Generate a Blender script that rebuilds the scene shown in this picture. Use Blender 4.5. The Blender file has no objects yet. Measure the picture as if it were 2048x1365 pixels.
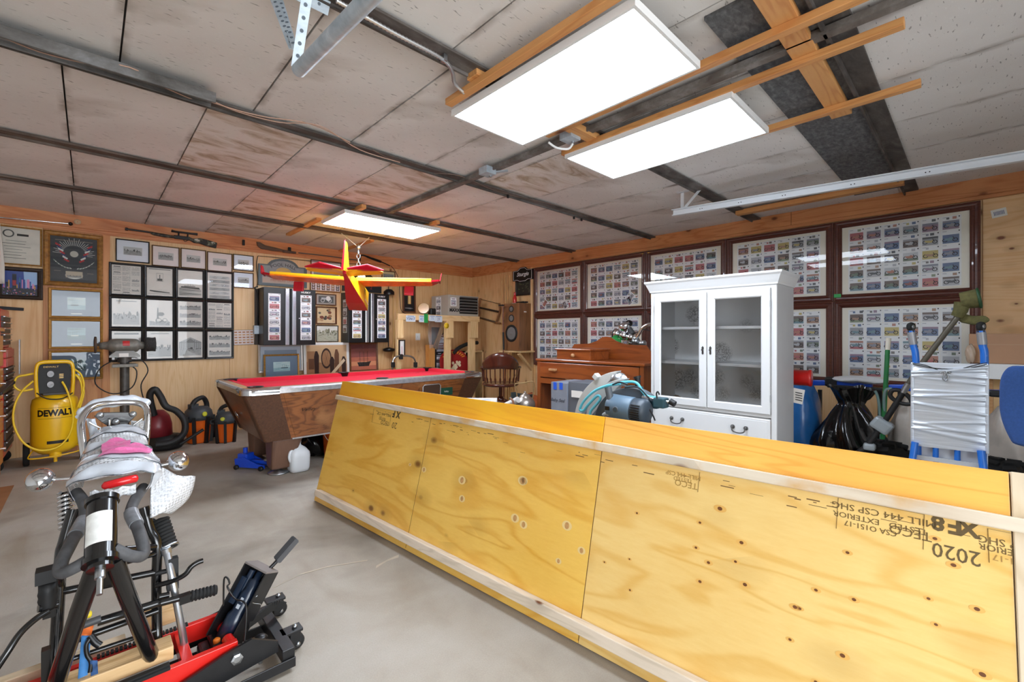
import bpy, bmesh, math, random
from mathutils import Vector as V, Matrix
R = random.Random(7)
S = bpy.context.scene
COL = S.collection
PI = math.pi
# ---------------------------------------------------------------- camera / light / exposure
F, CX, HY, H = 885.0, 1024.0, 672.0, 1.30
XA = (0.7229300297976857, 0.6909212487807256)     # room X axis in (right, forward)
YAX = (-XA[1], XA[0])
cam = bpy.data.cameras.new('camera')
cam.lens = F / 2048 * 36; cam.sensor_width = 36; cam.shift_y = -10.5 / 2048; cam.clip_start = .02
co = bpy.data.objects.new('camera', cam); COL.objects.link(co)
co.location = (0, 0, H); co.rotation_euler = (PI / 2, 0, -math.asin(XA[1]))
S.camera = co
S.view_settings.view_transform = 'Standard'; S.view_settings.look = 'None'
S.view_settings.gamma = 1; S.view_settings.use_curve_mapping = False
S.view_settings.exposure = 0.36
LED = 16.0
world = bpy.data.worlds.new('overcast_daylight'); S.world = world; world.use_nodes = True
bg = world.node_tree.nodes['Background']; bg.inputs[0].default_value = (.86, .93, 1, 1); bg.inputs[1].default_value = 1.8
YA, XB, CZ = 7.023, 5.607, 2.67                    # wall A plane, wall B plane, ceiling
XL, YN = -2.3, -1.3                                # left wall, wall with the open garage doors
def area(name, loc, rot, sx, sy, power, color=(1, 1, 1)):
    l = bpy.data.lights.new(name, 'AREA'); l.shape = 'RECTANGLE'; l.size = sx; l.size_y = sy; l.energy = power; l.color = color
    o = bpy.data.objects.new(name, l); COL.objects.link(o); o.location = loc; o.rotation_euler = rot; return o
# daylight through the open garage doors behind the camera, plus an added ceiling fill
area('daylight_door', (.2, YN - .3, 1.25), (PI / 2 + .1, 0, 0), 2.4, 2.1, 36, (.9, .95, 1))
area('added_ceiling_fill', (-.2, YN - 5.4, .04), (PI - 1.0, 0, 0), 12.0, 7.0, 1500, (.9, .95, 1))  # added lamp outside the doors, throws light upward to lift the ceiling
# ---------------------------------------------------------------- pixel -> room helpers
def ray(px, py):
    r, u = px - CX, HY - py
    return (r * XA[0] + F * XA[1], r * YAX[0] + F * YAX[1], u)
def onz(px, py, z):
    d = ray(px, py); t = (z - H) / d[2]; return V((d[0] * t, d[1] * t, z))
def onx(px, py, X):
    d = ray(px, py); t = X / d[0]; return V((X, d[1] * t, H + d[2] * t))
def ony(px, py, Y):
    d = ray(px, py); t = Y / d[1]; return V((d[0] * t, Y, H + d[2] * t))
# ---------------------------------------------------------------- materials
def lin(c):
    return tuple((x / 255 / 12.92 if x / 255 <= .04045 else ((x / 255 + .055) / 1.055) ** 2.4) for x in c) + (1,)
MC = {}
class N:
    def __init__(s, name):
        s.m = bpy.data.materials.new(name); s.m.use_nodes = True; s.t = s.m.node_tree; s.b = s.t.nodes['Principled BSDF']
        s.tc = None
    def n(s, typ, **kw):
        x = s.t.nodes.new(typ)
        for k, v in kw.items():
            if k.startswith('i_'):
                k = k[2:]; k = int(k) if k.isdigit() else k.replace('_', ' ')
                x.inputs[k].default_value = v
            else: setattr(x, k, v)
        return x
    def l(s, a, b): s.t.links.new(a, b)
    def co(s, scale=(1, 1, 1), loc=(0, 0, 0), coord='Object'):
        if not s.tc: s.tc = s.n('ShaderNodeTexCoord')
        mp = s.n('ShaderNodeMapping'); mp.inputs['Scale'].default_value = scale; mp.inputs['Location'].default_value = loc
        s.l(s.tc.outputs[coord], mp.inputs[0]); return mp.outputs[0]
    def noise(s, co, scale, detail=4, dist=0, rough=.5):
        x = s.n('ShaderNodeTexNoise'); s.l(co, x.inputs['Vector'])
        x.inputs['Scale'].default_value = scale; x.inputs['Detail'].default_value = detail; x.inputs['Distortion'].default_value = dist; x.inputs['Roughness'].default_value = rough
        return x.outputs[0]
    def ramp(s, fac, stops, mode='LINEAR'):
        x = s.n('ShaderNodeValToRGB'); x.color_ramp.interpolation = mode; e = x.color_ramp.elements
        while len(e) < len(stops): e.new(.5)
        for el, (p, c) in zip(e, stops): el.position = p; el.color = c
        s.l(fac, x.inputs[0]); return x.outputs[0]
    def mix(s, fac, a, b, mode='MIX'):
        x = s.n('ShaderNodeMix', data_type='RGBA', blend_type=mode)
        for v, i in ((fac, 0), (a, 6), (b, 7)):
            if hasattr(v, 'links'): s.l(v, x.inputs[i])
            else: x.inputs[i].default_value = v
        return x.outputs[2]
    def math(s, op, a, b=0.0, c=None):
        x = s.n('ShaderNodeMath', operation=op)
        for i, v in enumerate((a, b, c)):
            if v is None: continue
            if hasattr(v, 'links'): s.l(v, x.inputs[i])
            else: x.inputs[i].default_value = v
        return x.outputs[0]
    def bump(s, h, strength=.2, dist=.01):
        x = s.n('ShaderNodeBump'); x.inputs['Strength'].default_value = strength; x.inputs['Distance'].default_value = dist
        s.l(h, x.inputs['Height']); s.l(x.outputs[0], s.b.inputs['Normal'])
    def base(s, c):
        if hasattr(c, 'links'): s.l(c, s.b.inputs['Base Color'])
        else: s.b.inputs['Base Color'].default_value = c
    def set(s, rough=.5, metal=0, coat=0, spec=None):
        s.b.inputs['Roughness'].default_value = rough; s.b.inputs['Metallic'].default_value = metal
        s.b.inputs['Coat Weight'].default_value = coat
        if spec is not None: s.b.inputs['Specular IOR Level'].default_value = spec
def G(v): return (v, v, v, 1)
def mat(name, c, rough=.5, metal=0, coat=0, var=.0, vs=8, bump=0, bs=60, spec=None):
    """plain coloured material with optional tone variation and fine relief"""
    if name in MC: return MC[name]
    x = N(name); col = lin(c); x.set(rough, metal, coat, spec)
    if var:
        n = x.noise(x.co(), vs, 4)
        d = tuple(v * (1 - var) for v in col[:3]) + (1,); l_ = tuple(min(1, v * (1 + var)) for v in col[:3]) + (1,)
        x.base(x.ramp(n, [(.3, d), (.7, l_)]))
    else: x.base(col)
    if bump: x.bump(x.noise(x.co(), bs, 3), bump, .004)
    MC[name] = x.m; return x.m
def wood(name, c1, c2, ax=0, gs=1.0, knots=0, rough=.5, coat=0, lines=14, kc=(105, 58, 28), stretch=.12, kscale=4.5, loc=(0, 0, 0), krad=.13, stain=None, stain_c=None):
    """wood with grain along axis ax, contour figure and knots"""
    if name in MC: return MC[name]
    x = N(name); x.set(rough, 0, coat)
    sc = [1, 1, 1]; sc[ax] = stretch
    c = x.co(tuple(sc), loc)
    n1 = x.noise(c, 3.2 * gs, 3, .6)
    fig = x.math('SINE', x.math('MULTIPLY', n1, lines * 6.28))
    fig = x.math('POWER', x.math('MULTIPLY_ADD', fig, .5, .5), 4.0)
    fine = x.noise(c, 70 * gs, 3, 0, .7)
    tone = x.noise(x.co((1, 1, 1), loc), 1.6, 3)
    f = x.math('MULTIPLY_ADD', fig, .38, x.math('MULTIPLY', fine, .42))
    f = x.math('ADD', f, x.math('MULTIPLY_ADD', tone, .9, -.42))
    col = x.ramp(f, [(.08, lin(c1)), (.8, lin(c2))])
    if knots:
        kv = x.n('ShaderNodeTexVoronoi'); s2 = [kscale] * 3; s2[ax] = kscale * .62
        x.l(x.co(tuple(s2), loc), kv.inputs['Vector']); kv.inputs['Scale'].default_value = 1.0; kv.inputs['Randomness'].default_value = 1
        rad = x.n('ShaderNodeSeparateColor'); x.l(kv.outputs['Color'], rad.inputs[0])
        present = x.math('GREATER_THAN', rad.outputs[0], 1 - knots)
        rr = x.math('MULTIPLY_ADD', rad.outputs[1], krad, .02)
        k = x.math('SUBTRACT', 1.0, x.math('DIVIDE', kv.outputs['Distance'], rr))
        core = x.ramp(x.math('MULTIPLY', k, present), [(.0, G(0)), (.5, G(1))])
        halo = x.ramp(x.math('MULTIPLY', x.math('SUBTRACT', 1.0, x.math('DIVIDE', kv.outputs['Distance'], x.math('MULTIPLY', rr, 3.0))), present), [(0, G(0)), (.9, G(.55))])
        col = x.mix(halo, col, lin(tuple(int(v * .82) for v in c2)))
        col = x.mix(core, col, lin(kc))
    if stain:
        sn = x.ramp(x.noise(x.co((1, 1, 1), loc), stain, 5, .3), [(.52, G(0)), (.68, G(.8))])
        col = x.mix(sn, col, lin(stain_c))
    x.base(col); x.bump(fine, .12, .002)
    MC[name] = x.m; return x.m
def emis(name, c, st):
    if name in MC: return MC[name]
    x = N(name); x.base(lin(c)); x.b.inputs['Emission Color'].default_value = lin(c); x.b.inputs['Emission Strength'].default_value = st
    MC[name] = x.m; return x.m
def glass(name, tint=(255, 255, 255), ior=1.45, rough=0.0, opac=0.0):
    """thin pane: clear, with a fresnel reflection"""
    if name in MC: return MC[name]
    x = N(name); x.t.nodes.remove(x.b)
    tr = x.n('ShaderNodeBsdfTransparent'); tr.inputs[0].default_value = lin(tint)
    gl = x.n('ShaderNodeBsdfGlossy'); gl.inputs['Roughness'].default_value = rough
    fr = x.n('ShaderNodeFresnel'); fr.inputs[0].default_value = ior
    mx = x.n('ShaderNodeMixShader'); x.l(fr.outputs[0], mx.inputs[0]); x.l(tr.outputs[0], mx.inputs[1]); x.l(gl.outputs[0], mx.inputs[2])
    out = mx
    if opac:
        df = x.n('ShaderNodeBsdfDiffuse'); df.inputs[0].default_value = lin(tint)
        m2 = x.n('ShaderNodeMixShader'); m2.inputs[0].default_value = opac; x.l(mx.outputs[0], m2.inputs[1]); x.l(df.outputs[0], m2.inputs[2]); out = m2
    x.l(out.outputs[0], x.t.nodes['Material Output'].inputs[0])
    MC[name] = x.m; return x.m
# ---------------------------------------------------------------- mesh builder
class MB:
    def __init__(s, m=None): s.v, s.f, s.mi, s.sm, s.mats, s.cur, s.M = [], [], [], [], [], m, Matrix()
    def _m(s, m):
        m = m or s.cur
        if m not in s.mats: s.mats.append(m)
        return s.mats.index(m)
    def add(s, vs, fs, m=None, smooth=False):
        o = len(s.v); k = s._m(m)
        s.v += [tuple(s.M @ V(p)) for p in vs]
        for f in fs: s.f.append(tuple(i + o for i in f)); s.mi.append(k); s.sm.append(smooth)
        return s
    def bb(s, x0, x1, y0, y1, z0, z1, m=None):
        vs = [(x, y, z) for z in (z0, z1) for y in (y0, y1) for x in (x0, x1)]
        return s.add(vs, [(0, 2, 3, 1), (4, 5, 7, 6), (0, 1, 5, 4), (2, 6, 7, 3), (0, 4, 6, 2), (1, 3, 7, 5)], m)
    def box(s, c, d, m=None, rot=None):
        M0 = s.M
        s.M = M0 @ Matrix.Translation(c) @ (rot.to_4x4() if rot else Matrix())
        s.bb(-d[0] / 2, d[0] / 2, -d[1] / 2, d[1] / 2, -d[2] / 2, d[2] / 2, m); s.M = M0; return s
    def bar(s, a, b, w, h, m=None, up=(0, 0, 1)):
        """rectangular bar from a to b"""
        a, b = V(a), V(b); d = (b - a); L = d.length; z = d.normalized(); u = V(up)
        x = u.cross(z)
        if x.length < 1e-4: x = V((1, 0, 0)).cross(z)
        x.normalize(); y = z.cross(x)
        M0 = s.M; s.M = M0 @ Matrix.Translation(a) @ Matrix((x, y, z)).transposed().to_4x4()
        s.bb(-w / 2, w / 2, -h / 2, h / 2, 0, L, m); s.M = M0; return s
    def tube(s, pts, r, m=None, n=8, closed=False, cap=True):
        pts = [V(p) for p in pts]; N_ = len(pts)
        rs = r if isinstance(r, (list, tuple)) else [r] * N_
        vs, fs, ref = [], [], None
        for i, p in enumerate(pts):
            a = pts[i - 1] if (i or closed) else pts[0]; b = pts[(i + 1) % N_] if (i < N_ - 1 or closed) else pts[-1]
            t = (b - a).normalized()
            if ref is None: ref = t.orthogonal().normalized()
            ref = (ref - t * ref.dot(t)); ref = ref.normalized() if ref.length > 1e-6 else t.orthogonal().normalized()
            bn = t.cross(ref)
            for k in range(n):
                a_ = 2 * PI * k / n; vs.append(p + (ref * math.cos(a_) + bn * math.sin(a_)) * rs[i])
        for i in range(N_ if closed else N_ - 1):
            j = (i + 1) % N_
            for k in range(n):
                q = (k + 1) % n; fs.append((i * n + k, i * n + q, j * n + q, j * n + k))
        s.add(vs, fs, m, True)
        if cap and not closed: s.add(vs[:n], [tuple(range(n))[::-1]], m); s.add(vs[-n:], [tuple(range(n))], m)
        return s
    def cyl(s, a, b, r, m=None, n=16, r2=None): return s.tube([a, b], [r, r if r2 is None else r2], m, n)
    def lathe(s, prof, m=None, c=(0, 0, 0), axis=(0, 0, 1), n=20, flat=False, cap=True):
        M0 = s.M; q = V((0, 0, 1)).rotation_difference(V(axis).normalized())
        s.M = M0 @ Matrix.Translation(c) @ q.to_matrix().to_4x4()
        vs = [(r * math.cos(2 * PI * k / n), r * math.sin(2 * PI * k / n), z) for r, z in prof for k in range(n)]
        fs = [(i * n + k, i * n + (k + 1) % n, (i + 1) * n + (k + 1) % n, (i + 1) * n + k) for i in range(len(prof) - 1) for k in range(n)]
        s.add(vs, fs, m, not flat)
        if cap and prof[0][0] > 1e-5: s.add(vs[:n], [tuple(range(n))[::-1]], m)
        if cap and prof[-1][0] > 1e-5: s.add(vs[-n:], [tuple(range(n))], m)
        s.M = M0; return s
    def ball(s, c, r, m=None, n=12, k=8):
        r = r if isinstance(r, (tuple, list)) else (r, r, r)
        prof = [(math.sin(PI * i / k), -math.cos(PI * i / k)) for i in range(k + 1)]
        vs = [(c[0] + r[0] * p * math.cos(2 * PI * j / n), c[1] + r[1] * p * math.sin(2 * PI * j / n), c[2] + r[2] * z) for p, z in prof for j in range(n)]
        return s.add(vs, [(i * n + j, i * n + (j + 1) % n, (i + 1) * n + (j + 1) % n, (i + 1) * n + j) for i in range(k) for j in range(n)], m, True)
    def prism(s, poly, z0, z1, m=None, smooth=False):
        n = len(poly); vs = [(x, y, z0) for x, y in poly] + [(x, y, z1) for x, y in poly]
        ar = sum(poly[i][0] * poly[(i + 1) % n][1] - poly[(i + 1) % n][0] * poly[i][1] for i in range(n))
        a, b = tuple(range(n)), tuple(range(n, 2 * n))
        sd = [(i, (i + 1) % n, n + (i + 1) % n, n + i) for i in range(n)]
        if ar > 0: s.add(vs, [a[::-1], b], m); s.add(vs, sd, m, smooth)
        else: s.add(vs, [a, b[::-1]], m); s.add(vs, [f[::-1] for f in sd], m, smooth)
        return s
    def quad(s, x0, x1, y0, y1, z, m=None): return s.add([(x0, y0, z), (x1, y0, z), (x1, y1, z), (x0, y1, z)], [(0, 1, 2, 3)], m)
    def poly(s, pts, z, m=None):
        n = len(pts); ar = sum(pts[i][0] * pts[(i + 1) % n][1] - pts[(i + 1) % n][0] * pts[i][1] for i in range(n))
        return s.add([(x, y, z) for x, y in pts], [tuple(range(n)) if ar > 0 else tuple(range(n))[::-1]], m)
    def ring(s, cx, cy, r, w, z, m=None, n=12):
        vs = [(cx + q * math.cos(2 * PI * k / n), cy + q * math.sin(2 * PI * k / n), z) for q in (r - w, r) for k in range(n)]
        return s.add(vs, [(k, n + k, n + (k + 1) % n, (k + 1) % n) for k in range(n)], m)
    def grid(s, nx, ny, fn, m=None, smooth=True, both=False):
        vs = [fn(i / nx, j / ny) for j in range(ny + 1) for i in range(nx + 1)]
        fs = [(j * (nx + 1) + i, j * (nx + 1) + i + 1, (j + 1) * (nx + 1) + i + 1, (j + 1) * (nx + 1) + i) for j in range(ny) for i in range(nx)]
        return s.add(vs, fs, m, smooth)
    def mesh(s, name):
        me = bpy.data.meshes.new(name); me.from_pydata(s.v, [], s.f)
        for m in s.mats: me.materials.append(m)
        me.polygons.foreach_set('material_index', s.mi); me.polygons.foreach_set('use_smooth', s.sm)
        me.update(); return me
    def done(s, name, parent=None, bev=0, label=None, loc=None, sub=0, solid=0):
        return link(name, s.mesh(name), parent, bev, label, loc, sub, solid)
def link(name, me, parent=None, bev=0, label=None, loc=None, sub=0, solid=0):
    o = bpy.data.objects.new(name, me); COL.objects.link(o)
    if parent: o.parent = parent
    if loc: o.location = loc
    if solid: q = o.modifiers.new('thick', 'SOLIDIFY'); q.thickness = solid; q.offset = 0
    if sub: q = o.modifiers.new('sub', 'SUBSURF'); q.levels = q.render_levels = sub
    if bev: q = o.modifiers.new('bevel', 'BEVEL'); q.width = bev; q.segments = 2; q.limit_method = 'ANGLE'; q.angle_limit = .7
    if label: o['label'] = label
    return o
def thing(name, label, cat, M=None, group=None):
    o = bpy.data.objects.new(name, None); COL.objects.link(o); o.empty_display_size = .05
    if M is not None: o.matrix_world = M if isinstance(M, Matrix) else Matrix.Translation(M)
    o['label'] = label; o['category'] = cat
    if group: o['group'] = group
    return o
def tag(o, label, cat, group=None):
    o['label'] = label; o['category'] = cat
    if group: o['group'] = group
    return o
def struct(o, label=None):
    o['kind'] = 'structure'
    if label: o['label'] = label
    return o
BA = Matrix(((1, 0, 0), (0, 0, -1), (0, 1, 0))).to_4x4()      # wall A: u -> +X, v -> +Z, w -> -Y
BB = Matrix(((0, 0, -1), (-1, 0, 0), (0, 1, 0))).to_4x4()     # wall B: u -> -Y, v -> +Z, w -> -X
def onA(x0, y0, x1, y1, off=0):
    """rectangle on wall A from its top left and bottom right; returns matrix, width, height"""
    a, b = ony(x0, y0, YA - off), ony(x1, y1, YA - off)
    return Matrix.Translation(((a.x + b.x) / 2, YA - off, (a.z + b.z) / 2)) @ BA, b.x - a.x, a.z - b.z
def onB(x0, y0, x1, y1, off=0):
    a, b = onx(x0, y0, XB - off), onx(x1, y1, XB - off)
    return Matrix.Translation((XB - off, (a.y + b.y) / 2, (a.z + b.z) / 2)) @ BB, a.y - b.y, a.z - b.z
FONT = bpy.data.fonts.load('<builtin>') if '<builtin>' in bpy.data.fonts else None
def text(s, size, m, parent=None, loc=(0, 0, 0), name='lettering', rot=0, ext=.0006, sx=1.0, shear=0, bold=0, align='CENTER', M=None, arc=None):
    """lettering as its own mesh lying in the parent's XY plane"""
    cu = bpy.data.curves.new('t', 'FONT'); cu.body = s; cu.size = size; cu.align_x = align; cu.align_y = 'CENTER'; cu.extrude = ext; cu.shear = shear; cu.offset = bold; cu.resolution_u = 2
    t = bpy.data.objects.new('t', cu); COL.objects.link(t)
    me = bpy.data.meshes.new_from_object(t.evaluated_get(bpy.context.evaluated_depsgraph_get()))
    bpy.data.objects.remove(t); bpy.data.curves.remove(cu)
    me.name = name
    if arc:
        for v in me.vertices:
            a = v.co.x / arc; r = arc + v.co.y; v.co.x = r * math.sin(a); v.co.y = r * math.cos(a) - arc
    me.transform((M or Matrix()) @ Matrix.Translation(loc) @ Matrix.Rotation(rot, 4, 'Z') @ Matrix.Diagonal((sx, 1, 1, 1)))
    me.materials.clear(); me.materials.append(m)
    return link(name, me, parent)
def smooth_path(pts, k=6, closed=False):
    """Catmull-Rom through the points"""
    P = [V(p) for p in pts]; n = len(P); out = []
    for i in range(n if closed else n - 1):
        p0 = P[i - 1] if (i or closed) else P[0]; p1 = P[i]; p2 = P[(i + 1) % n]; p3 = P[(i + 2) % n] if (i + 2 < n or closed) else P[-1]
        for j in range(k):
            t = j / k
            out.append(.5 * ((2 * p1) + (p2 - p0) * t + (2 * p0 - 5 * p1 + 4 * p2 - p3) * t * t + (3 * p1 - p0 - 3 * p2 + p3) * t ** 3))
    if not closed: out.append(P[-1])
    return out
def RX(a): return Matrix.Rotation(a, 4, 'X')
def RY(a): return Matrix.Rotation(a, 4, 'Y')
def RZ(a): return Matrix.Rotation(a, 4, 'Z')
def T(x, y, z): return Matrix.Translation((x, y, z))
BLACK = mat('black_paint', (16, 16, 17), .35); BLACKM = mat('black_plastic', (24, 24, 25), .55)
CHROME = mat('chrome', (225, 228, 232), .12, 1); STEEL = mat('bright_steel', (176, 180, 184), .35, 1, var=.12, vs=20)
WHITE = mat('white_paint', (236, 236, 234), .45); RUBBER = mat('black_rubber', (20, 20, 20), .8)
RED = mat('red_enamel', (200, 26, 22), .3, coat=.4); PAPER = mat('white_paper', (232, 228, 222), .8)
PANE = glass('clear_pane', ior=1.45)
# ================================================================ the room shell
def concrete():
    x = N('concrete_floor'); x.set(.72)
    c = x.co()
    a = x.noise(c, .55, 4, .3); b = x.noise(c, 3.0, 6, .2, .6); f = x.noise(c, 160, 2)
    sw = x.noise(x.co((1, .35, 1)), 2.2, 5, 1.2)
    col = x.ramp(x.math('ADD', x.math('MULTIPLY', a, .6), x.math('MULTIPLY', b, .4)), [(.3, lin((150, 138, 124))), (.5, lin((178, 169, 156))), (.72, lin((196, 191, 182)))])
    col = x.mix(x.ramp(sw, [(.5, G(0)), (.75, G(.45))]), col, lin((133, 112, 86)))
    dk = x.noise(x.co((1, 1, 1), (4, 2, 0)), 1.1, 4, .8)
    col = x.mix(x.ramp(dk, [(.56, G(0)), (.75, G(.5))]), col, lin((98, 90, 80)))
    sp = x.n('ShaderNodeTexVoronoi'); x.l(c, sp.inputs['Vector']); sp.inputs['Scale'].default_value = 26
    col = x.mix(x.ramp(sp.outputs['Distance'], [(.0, G(.7)), (.09, G(0))]), col, lin((190, 184, 172)))
    col = x.mix(x.math('MULTIPLY', f, .22), col, lin((70, 64, 58)))
    x.base(col); x.bump(f, .15, .003); return x.m
def board():
    x = N('insulation_board'); x.set(.85)
    oi = x.n('ShaderNodeObjectInfo')
    c = x.co((3.2, 14, 1), coord='Object')
    fl = x.noise(c, 6, 2, .3, .5)
    fl2 = x.noise(x.co((5, 17, 1), (3, 5, 0)), 8, 1, .2)
    base = x.ramp(x.noise(x.co(), 1.4, 4), [(.3, lin((218, 213, 208))), (.7, lin((238, 235, 231)))])
    base = x.mix(x.math('MULTIPLY', oi.outputs['Random'], .35), base, lin((208, 202, 197)))
    base = x.mix(x.ramp(fl, [(.66, G(0)), (.71, G(.75))]), base, lin((128, 122, 117)))
    base = x.mix(x.ramp(fl2, [(.66, G(0)), (.7, G(.5))]), base, lin((232, 230, 226)))
    st = x.noise(x.co((1, 1, 1), (1, 9, 0)), 1.3, 5, .6)
    base = x.mix(x.ramp(st, [(.6, G(0)), (.72, G(.4))]), base, lin((150, 132, 112)))
    sx = x.n('ShaderNodeSeparateXYZ'); x.l(x.co(coord='Generated'), sx.inputs[0])
    ed = x.math('MULTIPLY', x.math('ABSOLUTE', x.math('SUBTRACT', sx.outputs[0], .5)), 2.0)
    ew = x.math('MULTIPLY', x.ramp(ed, [(.88, G(0)), (1.0, G(1))]), x.ramp(x.noise(x.co((1, 1, 1), (7, 3, 1)), 5, 4), [(.42, G(0)), (.68, G(1))]))
    base = x.mix(x.math('MULTIPLY', ew, .75), base, lin((126, 110, 94)))
    x.base(base); x.bump(fl, .1, .004); return x.m
BOARD = board()
def stained():
    x = N('stained_insulation_board'); x.set(.85)
    st = x.noise(x.co((1, 2.6, 1)), 2.6, 5, .8)
    fl = x.noise(x.co((3.2, 14, 1)), 6, 2)
    col = x.ramp(st, [(.44, lin((226, 219, 212))), (.54, lin((208, 196, 182))), (.61, lin((176, 156, 134))), (.7, lin((218, 208, 198)))])
    x.base(x.mix(x.ramp(fl, [(.66, G(0)), (.71, G(.6))]), col, lin((120, 112, 104)))); return x.m
STAINED = stained()
def rusty(name, a, b, c_, rough=.6, metal=.5, sc=6):
    x = N(name); x.set(rough, metal)
    n = x.noise(x.co((.5, 1, 1)), sc, 6, .4, .65); f = x.noise(x.co(), 90, 2)
    col = x.ramp(n, [(.32, lin(a)), (.5, lin(b)), (.68, lin(c_))])
    x.base(x.mix(x.math('MULTIPLY', f, .35), col, lin(a))); MC[name] = x.m; return x.m
IRON = rusty('dusty_steel_beam', (62, 56, 52), (94, 87, 82), (132, 127, 123), .7, .1)
IRONB = rusty('brown_steel_beam', (66, 52, 44), (94, 78, 68), (124, 110, 100), .7, .1)
GALV = rusty('galvanized_steel', (160, 172, 182), (186, 198, 208), (210, 220, 228), .4, .3, 14)
FELT = rusty('grey_fibre_board', (74, 74, 75), (100, 100, 101), (128, 128, 129), .95, 0, 40)
PINE = wood('pine_batten_along_y', (219, 160, 98), (196, 128, 70), 1, 1.2, .5)
PINEX = wood('pine_batten_along_x', (222, 166, 104), (198, 132, 74), 0, 1.2, .5)
PLATE = wood('orange_plate_along_x', (214, 148, 96), (186, 108, 60), 0, 1, .75, kscale=5)
PLATEY = wood('orange_plate_along_y', (214, 150, 98), (186, 112, 62), 1, 1, .75, kscale=5)
PLYZ = wood('wall_plywood', (232, 192, 140), (212, 160, 104), 2, 1.3, .42, kscale=7, krad=.16, stretch=.07, kc=(134, 82, 44))
PLYO = wood('wall_plywood_orange', (212, 150, 92), (186, 112, 60), 2, 1.1, .25, kscale=5, stretch=.08)
PLYP = wood('wall_plywood_pale', (230, 194, 146), (216, 172, 120), 2, 1.6, .12, kscale=5, stretch=.05)
# floor
m = MB(concrete()); m.bb(XL, XB + .1, YN, YA + .1, -.1, 0); floor = struct(m.done('floor'))
m = MB(mat('spilled_plaster', (196, 184, 164), .8, var=.1))
for pts in ([(545, 1178), (600, 1150), (655, 1135), (735, 1122)], [(752, 1136), (775, 1122), (797, 1114)]):
    q = [onz(a, b, .0) for a, b in pts]
    w = .007 if len(pts) == 4 else .014
    up = [(p.x + w * R.uniform(.5, 1.2), p.y + w * R.uniform(.4, 1.4)) for p in q]; dn = [(p.x - w * .4, p.y - w * R.uniform(.3, .8)) for p in q]
    m.poly(up + dn[::-1], .0015)
m.done('spill_mark', floor, label='pale dried spill mark')
m = MB(PINEX); o = onz(0, 985, 0)
# ceiling slab and its boards
ceil = struct(MB(mat('ceiling_void', (90, 84, 78), .9)).bb(XL, XB + .1, YN, YA + .1, CZ + .03, CZ + .1).done('ceiling'))
rows = [(YN, .40, .0), (.45, 1.72, .03), (1.78, 3.02, .11), (3.08, 4.38, -.1), (4.46, 5.65, -.1), (5.71, YA, -.12)]
bad = {(3, 3), (2, 9), (3, 5), (4, 3), (4, 5)}
for r, (y0, y1, off) in enumerate(rows):
    k = 0; xs = [XL]; x = off - 1.83
    while x < XB - .1:
        xs.append(x); x += .61 if x < 2.3 or r in (3, 4, 5) else .64
    xs.append(XB)
    for i in range(len(xs) - 1):
        if xs[i + 1] - xs[i] < .05: continue
        g = .004; sag = R.uniform(0, .006)
        mm = STAINED if (r, i) in {(3, 5), (3, 7), (4, 6), (5, 6), (2, 8)} else BOARD
        b = MB(mm); w, d = xs[i + 1] - xs[i] - 2 * g, y1 - y0 + .06
        b.bb(-w / 2, w / 2, -d / 2, d / 2, -.015, .015)
        b.done('ceiling_panel', ceil, loc=((xs[i] + xs[i + 1]) / 2, (y0 + y1) / 2, CZ + .012 - sag))
# steel beams along X under the boards
def beam(y, x0, x1, w=.075, m=IRON):
    b = MB(m); b.bb(x0, x1, y - w / 2, y + w / 2, CZ - .03, CZ - .018); b.bb(x0, x1, y - w * .22, y + w * .22, CZ - .02, CZ + .01); b.bb(x0, x1, y + w / 2 - .012, y + w / 2, CZ - .045, CZ - .02)
    return struct(b.done('trim_1', None, label='dusty steel beam under the ceiling boards'))
for n_, (y, w, mm) in enumerate([(1.75, .10, IRON), (3.05, .08, IRON), (4.42, .085, IRONB), (5.68, .07, IRONB)]):
    o = beam(y, XL, XB, w, mm); o.name = 'trim_%d' % (n_ + 1)
# heavy dusty channel lying against the second beam
b = MB(rusty('dusty_grey_channel', (70, 66, 62), (118, 116, 114), (164, 166, 168), .85, .05, 5)); b.bb(XL, .50, 2.86, 3.0, CZ - .055, CZ - .045); b.bb(XL, .50, 2.855, 2.868, CZ - .1, CZ - .045); b.bb(XL, .5, 2.99, 3.0, CZ - .075, CZ)
tag(b.done('steel_channel', None, .002), 'wide dusty grey steel channel ending mid ceiling on the left, wires along it', 'beam')
# strap along Y crossing the beams
b = MB(rusty('grey_strap', (92, 84, 78), (124, 118, 112), (160, 158, 156), .7, .2)); b.bb(2.31, 2.37, -1.0, 4.36, CZ - .05, CZ - .032); b.bb(2.3, 2.312, -1.0, 4.36, CZ - .06, CZ - .03)
tag(b.done('ceiling_strap'), 'long grey steel strap crossing under the ceiling beams between the two big lights', 'strap')
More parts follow.
